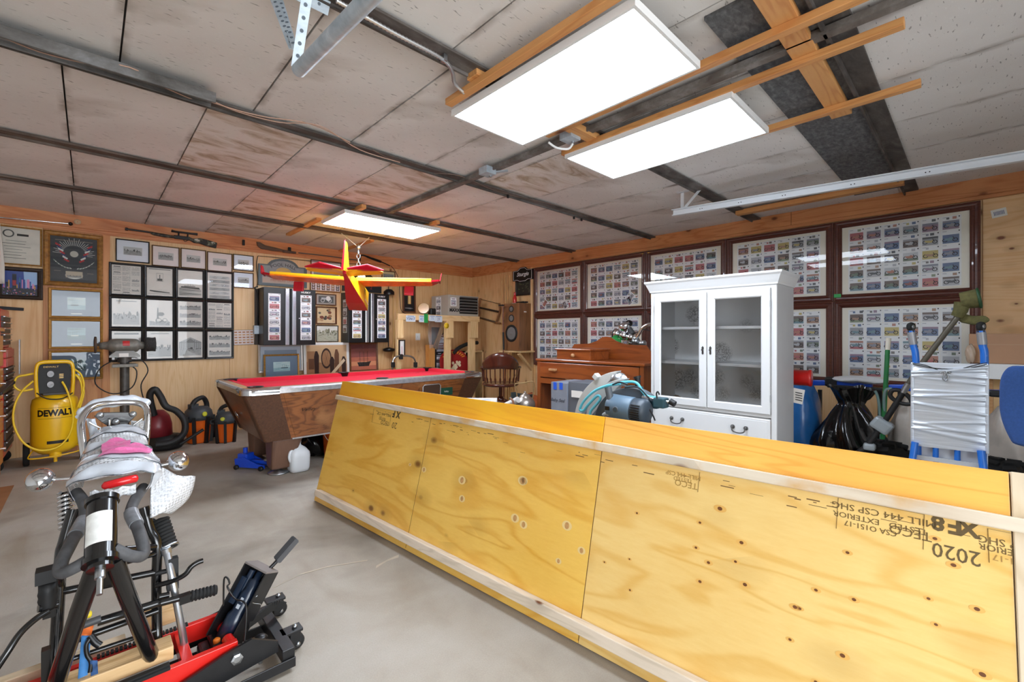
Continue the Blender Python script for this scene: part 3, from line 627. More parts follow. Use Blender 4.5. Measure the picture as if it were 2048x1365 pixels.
# --- wood blocks and strap on the lift
g_ = 'wood blocks under the motorcycle'
BLK = wood('scrap_pine', (226, 190, 140), (198, 154, 100), 0, 1.5, .5)
def block(x0, x1, y0, y1, z0, z1, m, lab): return tag(MB(m).bb(x0, x1, y0, y1, z0, z1).done('wood_block', None, .003), lab, 'block', g_)
block(-.16, .215, 1.945, 2.03, .165, .21, BLK, 'near pine block on the red lift rails under the motorcycle')
block(-.55, .10, 2.21, 2.25, .105, .16, wood('pale_spruce_block', (234, 214, 182), (208, 182, 144), 0, 1.5, .3), 'long pale spruce stick lying under the frame on the left')
block(.12, .262, 2.19, 2.245, .165, .225, BLK, 'short pine block behind the silver stand tube')
st = thing('ratchet_strap', 'blue webbing strap with orange end hooked on the motorcycle frame', 'strap', ony(165, 1300, 2.0))
b = W(st, mat('blue_webbing', (64, 128, 190), .7, var=.1, vs=60)); b.grid(2, 14, lambda i, j: ony(163 + 19 * i - 10 * j, 1272 + 118 * j, 1.99 - .03 * j) + V((0, .0, .002 * math.sin(8 * j)))); b.done('webbing', st, solid=.003)
W(st, mat('orange_webbing', (240, 120, 50), .7)).grid(2, 6, lambda i, j: ony(161 + 27 * i - 6 * i * j, 1252 - 2 * i + 22 * j, 2.02 - .03 * j)).done('orange_end', st, solid=.003)
spread(W(st, BLACK), PY((180, 1272, 1.98), (190, 1285, 1.97), (200, 1292, 1.965)), .010, BLACK).done('hook', st)
spread(W(st, BLACK), PY((183, 1275, 1.975), (173, 1290, 1.97), (174, 1310, 1.965), (182, 1325, 1.96), (180, 1345, 1.955)), .006, BLACK).done('hook', st)
W(st, mat('blue_print_strap', (40, 74, 120), .7, var=.4, vs=80)).grid(2, 8, lambda i, j: ony(180 + 15 * i + 3 * j, 1322 + 60 * j, 1.955)).done('webbing', st, solid=.003)
b = W(moto, mat('yellow_grip_band', (232, 206, 40), .4)); b.tube(smooth_path(PY((156, 1238, 2.0), (170, 1232, 2.0), (184, 1228, 2.0)), 4), [.004] + [.011] * 7 + [.006]); b.done('yellow_cap', moto, label='yellow end cap')
spread(W(moto, mat('grey_tool_handle', (70, 70, 72), .5)), PY((148, 1258, 1.99), (175, 1248, 1.99), (202, 1238, 1.99)), .012, None).done('grey_sleeve', moto)
# ================================================================ red lift
lift = thing('motorcycle_lift', 'low red and black hydraulic motorcycle lift with foot pedals under the frame', 'lift', (.25, 2.03, 0))
LR = mat('lift_red', (220, 34, 26), .32, coat=.3); LB = mat('lift_black', (22, 22, 24), .4, var=.3, vs=20); LD = mat('lift_jack_blue_black', (28, 42, 62), .28, coat=.3)
for y in (1.905, 2.135): W(lift, LR).bb(-.42, .40, y - .012, y + .012, .095, .165).done('lift_rail', lift, .002)
W(lift, LR).bb(.235, .268, 1.91, 2.13, .11, .155).done('cross_bar', lift, .002); W(lift, LR).bb(-.3, -.26, 1.91, 2.13, .11, .155).done('cross_bar', lift, .002)
W(lift, RUBBER).bb(-.1, .2, 1.885, 1.925, .165, .175).bb(-.1, .2, 1.895, 1.9, .172, .18).done('rubber_pad', lift, .002)
b = W(lift, RUBBER); [b.bb(.02 + .012 * i, .028 + .012 * i, 2.123, 2.147, .165, .171) for i in range(22)]; b.done('rubber_tread', lift)
for y in (1.872, 2.168):
    b = W(lift, LB); q = [(-.2, .05), (.35, .052), (.53, .075), (.53, .115), (.44, .165), (.36, .15), (.1, .075), (-.2, .07)]
    q2 = [V((x, y - .006, z)) for x, z in q] + [V((x, y + .006, z)) for x, z in q]; n_ = 8
    b.add(q2, [tuple(range(n_)), tuple(range(n_, 2 * n_))[::-1]] + [(i, n_ + i, n_ + (i + 1) % n_, (i + 1) % n_) for i in range(n_)]); b.done('side_plate', lift)
    W(lift, LB).bb(-.4, .58, y - .03 - .02, y + .01 - .02, .018, .03).bb(-.4, .58, y - .052, y - .046, .018, .055).done('base_rail', lift, .002)
    W(lift, LR).cyl((.385, y + .02 * (1 if y < 2 else -1), .135), (.385, y + (.11 if y < 2 else -.11), .135), .02).done('pivot_pin', lift)
    W(lift, STEEL).lathe([(0, 0), (.02, 0), (.02, .01), (.012, .012), (0, .012)], c=(.39, y - .006, .12), axis=(0, -1, 0), n=6, flat=True).done('hex_bolt', lift)
W(lift, LB).bb(.535, .58, 1.83, 2.2, .04, .09).done('rear_bar', lift, .003)
W(lift, LB).bb(-.42, -.38, 1.83, 2.2, .03, .06).done('front_bar', lift, .003)
# hydraulic unit leaning to the right
A0, A1 = V((.365, 2.03, .085)), V((.513, 2.03, .345)); ax = (A1 - A0).normalized(); sx_ = V((0, 1, 0)); ox = ax.cross(sx_).normalized()
L_ = (A1 - A0).length; JM = Matrix((sx_, ox * -1, ax)).transposed().to_4x4(); 
if JM.determinant() < 0: JM = Matrix((sx_ * -1, ox * -1, ax)).transposed().to_4x4()
JM.translation = A0
c_v = (V((0, 0, H)) - A0).normalized(); JM = max((JM @ RZ(s_) for s_ in (-.62, .62)), key=lambda M_: abs((M_.to_3x3() @ V((0, 1, 0))).dot(c_v)))
def Wj(m):
    b = MB(m); b.M = lift.matrix_world.inverted() @ JM; return b
face = (JM.to_3x3() @ V((0, 1, 0))).dot(V((-.7, -.7, .3)))
fs_ = 1 if face > 0 else -1       # local y side that faces up-left to the viewer
b = Wj(LB); b.bb(-.055, -.049, -.04, .04, .03, L_); b.bb(.049, .055, -.04, .04, .03, L_); b.bb(-.055, .055, -.042 * fs_ - .003, -.042 * fs_ + .003, .03, L_); b.done('handle_channel', lift, .0015)
Wj(mat('dusty_black_cap', (120, 112, 108), .7, var=.2)).bb(-.055, .055, -.04, .04, L_ - .002, L_ + .006).done('channel_cap', lift, .002)
b = Wj(LD); b.lathe([(0, .03), (.038, .03), (.038, .12), (.03, .135), (.03, .2), (.022, .215), (.022, .25), (.012, .255), (.012, .285), (0, .285)], c=(.005, 0, 0), n=20); b.done('hydraulic_cylinder', lift)
Wj(LD).bb(-.05, -.025, -.02, .02, .15, .25).cyl((-.03, .0, .2), (-.03, .0, .28), .012).done('release_valve', lift, .002)
Wj(mat('silver_label', (190, 200, 210), .4)).bb(.0, .014, .0305 * fs_, .0325 * fs_, .15, .165).bb(.002, .014, .0305 * fs_, .0325 * fs_, .175, .19).done('label_sticker', lift)
b = W(lift, LB); b.bb(.335, .40, 1.965, 2.095, .05, .13); b.bb(.30, .345, 1.975, 2.085, .06, .11); b.done('pump_base', lift, .012)
W(lift, mat('orange_cap', (240, 130, 40), .4)).lathe([(0, 0), (.012, 0), (.012, .012), (.008, .016), (0, .016)], c=(.352, 2.0, .128)).done('oil_plug', lift)
c0 = JM @ V((0, 0, L_ - .06)); pd = ony(575, 1095, 2.03)
q0, q1 = ony(535, 1142, 2.03), ony(558, 1118, 2.03); W(lift, LB).tube(smooth_path([c0, q0, q1, pd], 4), .0075).done('pedal_arm', lift)
b = W(lift, mat('grey_pedal_rubber', (74, 74, 76), .7)); dr = (ony(592, 1080, 2.03) - ony(553, 1125, 2.03)); M0 = b.M
z_ = dr.normalized(); y_ = V((0, 1, 0)); x_ = y_.cross(z_).normalized(); y_ = z_.cross(x_)
b.M = M0 @ (T(*ony(553, 1122, 2.03)) @ Matrix((x_, y_, z_)).transposed().to_4x4()); Lp = dr.length; b.bb(-.007, .007, -.022, .022, 0, Lp)
for i in range(9): b.bb(-.011, .011, -.021 + .005 * i, -.0185 + .005 * i, .003, Lp - .003)
b.done('foot_pedal', lift, .001)
P2 = [ony(497, 1250, 2.0), ony(530, 1225, 2.06), ony(550, 1212, 2.09), ony(566, 1215, 2.1)]
b = W(lift, RUBBER); pts = smooth_path(P2, 5)
for i in range(len(pts) - 1): b.bar(pts[i], pts[i + 1], .03 + .014 * (i / len(pts)), .008, up=(0, 1, 0))
b.done('release_pedal', lift)
b = W(lift, BLACK); P3 = PY((447, 1212, 2.0), (448, 1160, 2.0), (455, 1157, 1.99), (459, 1168, 1.98), (455, 1175, 1.97), (470, 1198, 1.95), (488, 1205, 1.92), (493, 1225, 1.9), (488, 1300, 1.88)); b.tube(smooth_path(P3, 4), .0032, n=6); b.done('wire_rod', lift)
q = [JM @ V((.0575, .02 * fs_, .12 + .01 * i)) for i in range(2)]
W(lift, STEEL).tube(smooth_path(PY((515, 1192, 1.97), (505, 1200, 1.97), (506, 1207, 1.97), (520, 1209, 1.97), (522, 1212, 1.97)), 4), .0016, n=5).done('r_clip', lift)
b = W(lift, LB); c_ = ony(521, 1288, 1.93); b.lathe([(0, 0), (.02, 0)] + [(.024 + (.002 if i % 2 else 0), .004 + .001 * i) for i in range(18)] + [(.018, .03), (0, .032)], c=(c_.x, c_.y, c_.z), n=12); b.cyl((c_.x, c_.y, .02), (c_.x, c_.y, c_.z), .008, STEEL); b.done('lock_knob', lift)
for cx, cy in ((.622, 1.95), (.64, 2.235), (-.48, 1.9), (-.48, 2.2)):
    cc = W(lift, LB).bb(cx - .03, cx + .012, cy - .024, cy - .018, .015, .085).bb(cx - .03, cx + .012, cy + .018, cy + .024, .015, .085).bb(cx - .06 if cx > 0 else cx - .03, cx + .02 if cx > 0 else cx + .08, cy - .026, cy + .026, .078, .09).done('caster', lift, .002)
    W(lift, RUBBER).lathe([(0, -.014), (.024, -.014), (.031, -.009), (.031, .009), (.024, .014), (0, .014)], c=(cx, cy, .0315), axis=(0, 1, 0), n=20).done('wheel', cc)
    W(lift, STEEL).lathe([(0, 0), (.009, 0), (.008, .006), (0, .007)], c=(cx, cy - .024, .0315), axis=(0, -1, 0), n=8).lathe([(0, 0), (.011, 0), (.01, .01), (0, .01)], c=(cx - .005, cy, .09), n=6).done('bolt', cc)
# ================================================================ pictures and prints
def rectring(b, w, h, prof, m=None):
    vs = [(sx * (w / 2 - d), sy * (h / 2 - d), z) for d, z in prof for sx, sy in ((-1, -1), (1, -1), (1, 1), (-1, 1))]
    return b.add(vs, [(i * 4 + k, i * 4 + (k + 1) % 4, (i + 1) * 4 + (k + 1) % 4, (i + 1) * 4 + k) for i in range(len(prof) - 1) for k in range(4)], m)
GOLD = mat('gilt_moulding', (176, 128, 60), .4, .35, var=.2, vs=40); GOLDD = mat('worn_gilt_moulding', (150, 104, 46), .5, .3, var=.35, vs=30)
FBLK = mat('black_moulding', (20, 20, 21), .35); FDRK = mat('dark_ornate_moulding', (46, 32, 22), .45, var=.5, vs=60, bump=.6, bs=70); FWHT = mat('white_border', (236, 234, 230), .6)
FBRN = wood('red_brown_moulding', (98, 52, 40), (74, 34, 26), 0, 3, 0, .35, .4, stretch=.1); FTHIN = mat('thin_bronze_moulding', (112, 84, 50), .4, .3)
WOODF = wood('mahogany_moulding', (120, 72, 42), (88, 46, 24), 0, 3, 0, .4)
CREAM = mat('cream_mat_board', (242, 236, 222), .85); INKS = [mat('print_grey_%d' % i, (g, g - 1, g - 4), .85) for i, g in ((0, 58), (1, 96), (2, 132), (3, 166), (4, 194))]
AGED = mat('aged_newsprint', (218, 212, 204), .85, var=.05, vs=6); PINKP = mat('pinkish_etching_paper', (226, 214, 210), .85); BLUEM = mat('slate_blue_mat_board', (116, 132, 150), .8)
def art_scene(r, b, w, h, z, pal=INKS, ground=.35, cx=0, cy=0, dens=1.0):
    """an engraved view: sky lines, skyline masses, foreground hatching"""
    for i in range(int(16 * dens)):
        y = cy + h * (.5 - .035 * i * (.6 / dens)); x0 = cx + w * r.uniform(-.5, -.2); b.quad(x0, cx + w * r.uniform(.1, .5), y - h * .006, y, z, pal[4])
    hz = cy - h * (.5 - ground)
    b.quad(cx - w / 2, cx + w / 2, cy - h / 2, hz, z, pal[3])
    x = -w / 2
    while x < w / 2 - w * .04:
        ww = w * r.uniform(.03, .13); hh = h * r.uniform(.03, .28); ww = min(ww, w / 2 - x)
        q = [(cx + x, hz - h * .02), (cx + x + ww, hz - h * .02), (cx + x + ww, hz + hh * .7), (cx + x + ww * r.uniform(.3, .7), hz + hh), (cx + x, hz + hh * .6)]
        b.poly(q, z + .0003, pal[r.choice((1, 2, 2, 3))]); x += ww * r.uniform(.7, 1.6)
    for i in range(int(46 * dens)):
        x0 = cx + r.uniform(-.5, .44) * w; y0 = cy - h / 2 + r.uniform(0, ground - .02) * h; l = r.uniform(.03, .16) * w
        b.poly([(x0, y0), (min(x0 + l, cx + w / 2), y0 + r.uniform(-.01, .02) * h), (min(x0 + l, cx + w / 2), y0 + .012 * h), (x0, y0 + .014 * h)], z + .0006, pal[r.choice((0, 1, 1, 2))])
    for i in range(int(14 * dens)):
        x0 = cx + r.uniform(-.45, .45) * w; y0 = hz - r.uniform(.02, .2) * h; s_ = r.uniform(.015, .04) * h
        b.poly([(x0 + s_ * math.cos(a) * r.uniform(.6, 1.2), y0 + s_ * 1.4 * math.sin(a)) for a in (0, 1, 2, 3, 4, 5)], z + .0009, pal[r.choice((0, 0, 1))])
def art_text(r, b, x0, x1, y0, y1, z, lh, m, sparse=.1):
    y = y1
    while y - lh > y0:
        x = x0
        while x < x1:
            l = r.uniform(.05, .16) * (x1 - x0); 
            if r.random() > sparse: b.quad(x, min(x + l, x1), y - lh * .55, y, z, m)
            x += l + (x1 - x0) * .02
        y -= lh
def art_page(r, b, w, h, z):
    b.quad(-w / 2, w / 2, -h / 2, h / 2, z - .0003, AGED)
    for c in range(3):
        x0 = -w * .46 + c * w * .315; y = h * .46
        while y > -h * .42:
            hh = r.uniform(.05, .2) * h
            k = r.random()
            if k < .45: art_text(r, b, x0, x0 + w * .28, y - hh, y, z, h * .018, INKS[3])
            elif k < .8: b.quad(x0 + w * .02, x0 + w * .25, y - h * .03, y - h * .005, z, INKS[1]); art_text(r, b, x0, x0 + w * .28, y - hh, y - h * .045, z, h * .02, INKS[3])
            else: art_scene(r, b, w * .26, hh * .8, z, cx=x0 + w * .14, cy=y - hh / 2, dens=.25)
            y -= hh + h * .02
def art_draw(r, b, w, h, z, kind):
    b.quad(-w / 2, w / 2, -h / 2, h / 2, z - .0003, AGED)
    if kind == 'ship':      # hull and paddle steamer
        b.quad(-w * .42, w * .42, h * .44, h * .47, z, INKS[2]); b.quad(-w * .13, w * .13, h * .02, h * .32, z, INKS[2]); b.quad(-w * .12, w * .12, h * .03, h * .31, z + .0002, AGED)
        b.quad(-w * .1, w * .1, h * .04, h * .12, z + .0004, INKS[1]); b.quad(-.004, .004, h * .1, h * .26, z + .0004, INKS[1])
        b.poly([(-w * .4, -h * .34), (-w * .38, -h * .3), (w * .38, -h * .36), (w * .4, -h * .39), (-w * .2, -h * .37)], z, INKS[1])
        for i in range(9): b.quad(w * (-.05 + .04 * i), w * (-.047 + .04 * i), -h * .33, -h * .26, z, INKS[2])
        b.quad(-w * .45, w * .45, -h * .43, -h * .415, z, INKS[3])
    elif kind == 'liner':
        for i in range(13): b.poly([(-w * .45, -h * (.44 - .022 * i)), (w * .45, -h * (.44 - .02 * i) + h * .02 * math.sin(i)), (w * .45, -h * (.432 - .02 * i) + h * .02 * math.sin(i)), (-w * .45, -h * (.425 - .022 * i))], z, INKS[r.choice((1, 2, 2))])
        b.poly([(-w * .4, -h * .15), (w * .4, -h * .19), (w * .36, -h * .12), (-w * .36, -h * .1)], z + .0003, INKS[1]); b.quad(-w * .25, w * .2, -h * .1, -h * .07, z, INKS[2])
        for i in range(3): b.quad(w * (-.1 + .1 * i), w * (-.09 + .1 * i), -h * .08, h * .0, z, INKS[1])
    elif kind == 'engine':
        art_scene(r, b, w * .8, h * .45, z, ground=.3, cy=-h * .22, dens=.5); b.poly([(-w * .12, -h * .2), (-w * .04, -h * .2), (-w * .06, h * .22), (-w * .1, h * .22)], z + .0012, INKS[1])
        b.ring(-w * .05, -h * .26, w * .12, w * .015, z + .0014, INKS[0], 18); b.ring(w * .2, -h * .24, w * .09, w * .015, z + .0014, INKS[0], 18)
        b.poly([(w * .05 + w * .14 * math.cos(a), -h * .02 + h * .08 * math.sin(a)) for a in range(6)], z, INKS[2])
    elif kind == 'map':
        for i in range(6):
            y = h * (.38 - .15 * i)
            for j in (-1, 1):
                b.quad(min(0, j * w * .42), max(0, j * w * .42), y - h * .12, y, z, INKS[4 if (i + j) % 2 else 3])
                for k in range(5): b.quad(j * w * .21 - w * .17 * r.random(), j * w * .21 + w * .17 * r.random(), y - h * .1 + .018 * h * k, y - h * .092 + .018 * h * k, z + .0003, INKS[2])
    elif kind == 'panels':
        for i in range(3): art_scene(r, b, w * .86, h * .25, z, ground=.5, cy=h * (.3 - .3 * i), dens=.6)
    elif kind == 'hall':
        b.poly([(-w * .45, -h * .42), (w * .45, -h * .42), (w * .45, h * .1), (0, h * .28), (-w * .45, h * .1)], z, INKS[3]); 
        for s_ in (-1, 1):
            for k in range(4): b.quad(s_ * w * (.44 - .09 * k) - w * .008, s_ * w * (.44 - .09 * k) + w * .008, -h * .15, h * (.1 + .03 * k), z + .0003, INKS[1])
        b.quad(-w * .45, w * .45, h * .07, h * .1, z + .0004, INKS[2]); b.poly([(-w * .2, h * .1), (w * .2, h * .1), (0, h * .24)], z + .0004, INKS[2]); art_scene(r, b, w * .86, h * .3, z + .0005, ground=.8, cy=-h * .26, dens=.9)
    elif kind == 'view': art_scene(r, b, w * .9, h * .62, z, ground=.55, cy=-h * .12, dens=1.1); b.quad(-w * .35, w * .35, h * .4, h * .43, z, INKS[2])
    elif kind == 'head': b.quad(-w * .42, w * .42, h * .38, h * .44, z, INKS[1]); b.quad(-w * .3, -w * .1, h * .02, h * .16, z, INKS[2]); b.poly([(w * .1, h * .2), (w * .45, -h * .05), (w * .45, -h * .12), (w * .05, h * .12)], z, INKS[2]); art_scene(r, b, w * .8, h * .35, z, cy=-h * .28, dens=.8)
def picture(MWH, label, name='framed_picture', cat='picture', fw=.02, fm=FBLK, fd=.024, matw=0, matm=CREAM, art=None, grp=None, pane=True, paper=AGED, tiltx=0, seed=0):
    M, w, h = MWH
    t = thing(name, label, cat, M, grp)
    rectring(MB(fm), w, h, [(0, 0), (0, fd * .8), (fw * .25, fd), (fw * .7, fd * .85), (fw, fd * .5), (fw, .002)]).done('frame', t)
    iw, ih = w - 2 * fw, h - 2 * fw
    MB(BLACKM).bb(-w / 2 + .003, w / 2 - .003, -h / 2 + .003, h / 2 - .003, 0, .003).done('backing', t)
    if matw:
        mx, my = matw if isinstance(matw, tuple) else (matw, matw)
        b = MB(matm); vs = [(sx * a, sy * c, z) for a, c, z in ((iw / 2, ih / 2, .0075), (iw / 2 - mx, ih / 2 - my, .0075), (iw / 2 - mx, ih / 2 - my, .004)) for sx, sy in ((-1, -1), (1, -1), (1, 1), (-1, 1))]
        b.add(vs, [(i * 4 + k, i * 4 + (k + 1) % 4, (i + 1) * 4 + (k + 1) % 4, (i + 1) * 4 + k) for i in range(2) for k in range(4)]); b.done('mat_board', t); iw -= 2 * mx; ih -= 2 * my
    b = MB(paper); b.quad(-iw / 2, iw / 2, -ih / 2, ih / 2, .0045); r = random.Random(seed)
    if art: art(r, b, iw, ih, .0055)
    b.done('print', t)
    if pane:
        gw, gh = w - 2 * fw, h - 2 * fw; MB(PANE).quad(-gw / 2, gw / 2, -gh / 2, gh / 2, fd * .45).done('pane', t)
    return t
# ---- twelve black framed engravings
gx = [(217, 287.5), (287.5, 350), (350, 409.5), (409.5, 467)]; z_ = [ony(217, y, YA).z for y in (524, 592, 658, 725)]
kinds = ['page', 'ship', 'liner', 'map', 'view', 'engine', 'panels', 'page', 'head', 'view', 'hall', 'panels']
labs = ['black framed newspaper page with a pistol advert, top left of the twelve engravings', 'black framed print with a small boxed figure above a long boat', 'black framed engraving of a steamship on dark waves', 'black framed sheet of map-like panels in two columns, top right of the twelve', 'black framed engraving of a tower above a winding river', 'black framed engraving of a paddle engine with tall funnel', 'black framed engraving of stacked busy scenes, middle row of the twelve', 'black framed page of scattered small adverts, right end of the middle row', 'black framed page with a heavy title, partly behind the bench grinder', 'black framed harbour crowd engraving right of the bench grinder', 'black framed engraving of a great arched hall full of people', 'black framed page of three stacked scenes, bottom right of the twelve']
for k in range(12):
    c, r_ = k % 4, k // 4; x0, x1 = [ony(x, 600, YA).x for x in gx[c]]; z1, z0 = z_[r_], z_[r_ + 1]
    M = T((x0 + x1) / 2, YA - .012, (z0 + z1) / 2) @ BA; kd = kinds[k]
    picture((M, x1 - x0 - .003, z1 - z0 - .003), labs[k], fw=.026, fm=FBLK, art=(lambda r, b, w, h, z: art_page(r, b, w, h, z)) if kd == 'page' else (lambda r, b, w, h, z, kd=kd: art_draw(r, b, w, h, z, kd)), grp='twelve black framed engravings', seed=k)
# ---- row of small prints above
g_ = 'small prints above the engravings'
def small(rect, lab, fm=FTHIN, fw=.011, paper=PINKP, mw=.24, seed=0):
    M, w, h = onA(*rect, off=.012)
    def art(r, b, iw, ih, z): b.quad(-iw * .3, iw * .3, -ih * .2, ih * .2, z - .0004, INKS[4]); art_scene(r, b, iw * .56, ih * .38, z, ground=.5, dens=.7)
    picture((M, w, h), lab, fw=fw, fm=fm, art=art, grp=g_, paper=paper, seed=seed)
small((231, 477, 299, 528), 'black framed photo of a building with wide white margins, above the engravings', FBLK, .012, mat('cool_white_mount', (222, 224, 230), .8), seed=31)
small((303.5, 490, 359, 536), 'thin framed etching of a church with a spire', seed=32); small((361, 496, 412, 540), 'thin framed etching of a row of tall buildings', seed=33)
small((414, 503, 464.5, 546), 'thin framed etching of a gabled house', seed=34); small((466, 508, 507, 544), 'thin framed bluish etching at the end of the top row, lamp reflected', paper=mat('bluish_mount', (216, 222, 230), .8), seed=35)
small((466, 543.5, 507, 578), 'thin framed bluish etching below the last of the top row', paper=mat('bluish_mount', (216, 222, 230), .8), seed=36)
# ---- left group
def certificate(r, b, w, h, z):
    b.ring(-w * .26, h * .33, h * .11, h * .03, z, INKS[1], 16); b.quad(-w * .06, w * .22, h * .28, h * .34, z, INKS[0])
    for i in range(7): b.quad(-w * r.uniform(.3, .42), w * r.uniform(0, .3), h * (.14 - .08 * i) - h * .012, h * (.14 - .08 * i), z, INKS[r.choice((1, 2))])
picture(onA(-8, 449, 84, 534, .012), 'white certificate with a round crest in a narrow gilt frame', fw=.014, fm=GOLD, art=certificate, paper=mat('certificate_paper', (222, 216, 206), .8, var=.08), seed=3)
def city(r, b, w, h, z):
    C = [mat('city_' + n, c, .5) for n, c in (('blue', (40, 74, 160)), ('sky', (170, 200, 236)), ('red', (180, 40, 52)), ('violet', (110, 60, 150)), ('night', (22, 26, 48)), ('pink', (230, 150, 190)), ('gold', (214, 160, 70)), ('teal', (50, 120, 160)))]
    b.quad(-w / 2, w / 2, -h / 2, h / 2, z, C[0]); b.poly([(w * .1, h * .5), (w * .5, h * .5), (w * .5, -h * .02), (w * .25, -h * .1), (w * .12, h * .1)], z + .0003, C[1])
    for i in range(26):
        x = r.uniform(-.5, .42) * w; hh = r.uniform(.1, .5) * h * (1 - abs(x / w)); b.quad(x, x + r.uniform(.03, .08) * w, -h * .2, -h * .2 + hh, z + .0006 + i * .00002, r.choice(C))
    b.quad(-w * .22, -w * .1, -h * .2, h * .38, z + .0015, C[4]); b.quad(-w * .21, -w * .11, -h * .1, h * .12, z + .0018, C[2]); b.quad(-w * .5, w * .5, -h * .5, -h * .2, z + .002, C[4])
    for i in range(50): x, y = r.uniform(-.5, .45) * w, r.uniform(-.5, -.2) * h; b.quad(x, x + r.uniform(.01, .06) * w, y, y + r.uniform(.01, .05) * h, z + .0023, r.choice(C))
picture(onA(-8, 532, 86, 601, .012), 'bright city night painting in a dark ornate frame, over the red tool chest', fw=.042, fm=FDRK, fd=.035, art=city, seed=5)
def crest(r, b, w, h, z):
    W_, RD, GR, BL = mat('crest_white', (222, 222, 216), .6), mat('crest_red', (186, 40, 44), .6), mat('crest_sage', (150, 168, 150), .6), mat('crest_navy', (44, 54, 100), .6)
    for i in range(26):
        a = PI * (i - .5) / 25; r0, r1 = .20, .32 + .04 * (i % 2); b.poly([(w * r0 * math.cos(a + d) * 1.25, h * .12 + h * r0 * math.sin(a + d)) if k else (w * r1 * math.cos(a + d) * 1.25, h * .12 + h * r1 * math.sin(a + d)) for k, d in ((1, -.02), (0, -.012), (0, .012), (1, .02))], z, W_)
    for s_ in (-1, 1):
        for i in range(7):
            a = .35 + .16 * i; x, y = s_ * w * (.12 + .03 * i), h * (-.06 + .055 * i); b.poly([(x, y), (x + s_ * w * .1, y + h * .05), (x + s_ * w * .09, y + h * .09), (x - s_ * w * .02, y + h * .03)], z + .0003 * (1 + i % 2), (RD, W_, BL)[i % 3])
        for i in range(12):
            t_ = i / 11; x, y = s_ * w * (.05 + .34 * t_), h * (-.2 + .16 * t_ * t_); b.poly([(x, y), (x + s_ * w * .05, y + h * .03), (x + s_ * w * .03, y - h * .01)], z + .0004, GR if i % 2 else W_)
    b.poly([(w * .09 * math.cos(a * PI / 8), h * .13 + h * .07 * math.sin(a * PI / 8)) for a in range(16)], z + .001, mat('crest_medal', (196, 192, 180), .6))
    b.poly([(w * .19 * math.cos(a * PI / 10), -h * .35 + h * .08 * math.sin(a * PI / 10)) for a in range(20)], z + .0003, W_); b.quad(-w * .18, w * .18, -h * .4, -h * .26, z + .0006, mat('sepia_photo', (196, 184, 164), .7)); art_scene(r, b, w * .3, h * .09, z + .0007, cy=-h * .35, dens=.3)
    b.quad(-w * .42, -w * .28, -h * .27, -h * .255, z, mat('crest_text', (120, 110, 100), .6)); b.quad(w * .28, w * .42, -h * .3, -h * .28, z, mat('crest_text', (120, 110, 100), .6)); b.quad(-w * .4, w * .4, h * .41, h * .43, z, mat('crest_text', (120, 110, 100), .6))
picture(onA(87, 460, 206, 577, .015), 'large gilt framed black poster with flags, laurel and a round medal', fw=.05, fm=GOLDD, fd=.035, art=crest, paper=mat('black_silk', (34, 36, 42), .5), seed=6)
def seascape(tone):
    def f(r, b, w, h, z):
        A = [mat('sea_%d_%d' % (tone, i), c, .6) for i, c in enumerate([(190, 208, 206), (156, 186, 190), (112, 140, 144), (70, 92, 96), (214, 222, 214)][tone:] + [(120, 150, 150)] * tone)]
        b.quad(-w / 2, w / 2, -h / 2, h / 2, z, A[0]); b.quad(-w / 2, w / 2, -h / 2, -h * .12, z + .0003, A[1])
        for i in range(20): x, y = r.uniform(-.5, .3) * w, r.uniform(-.5, -.1) * h; b.quad(x, x + .2 * w, y, y + .02 * h, z + .0005, A[i % 3])
        for i in range(12): x, y = r.uniform(-.5, .2) * w, r.uniform(.0, .45) * h; b.quad(x, x + .3 * w, y, y + .06 * h, z + .0005, A[(0, 1, 4)[i % 3]])
        x0 = r.uniform(-.35, .0) * w; b.poly([(x0, -h * .2), (x0 + w * .4, -h * .2), (x0 + w * .44, -h * .08), (x0 + .02 * w, -h * .1)], z + .0008, A[3])
        for k in (.1, .2, .3): b.quad(x0 + w * k, x0 + w * (k + .015), -h * .1, h * .22, z + .001, A[2])
    return f
zb = [ony(150, y, YA).z for y in (578, 637.5, 638.5, 698, 700.5, 760)]; xa, xb_ = ony(97, 600, YA).x, ony(206, 600, YA).x
for i, lab in enumerate(('topmost of the three blue matted seascapes in gilt frames', 'middle of the three blue matted seascapes, a grey ship on pale sea', 'lowest of the three blue matted seascapes, partly behind the air compressor')):
    w, h = xb_ - xa, zb[2 * i] - zb[2 * i + 1]
    t = picture((T((xa + xb_) / 2, YA - .015, (zb[2 * i] + zb[2 * i + 1]) / 2) @ BA, w, h), lab, fw=.026, fm=GOLD, art=seascape(i), matw=((w - .052) * .31, (h - .052) * .26), matm=BLUEM, grp='blue matted seascapes', seed=40 + i)
    MB(mat('white_caption', (226, 226, 220), .7)).bb(-.045, .045, -h * .36, -h * .325, .0075, .0085).done('caption', t)
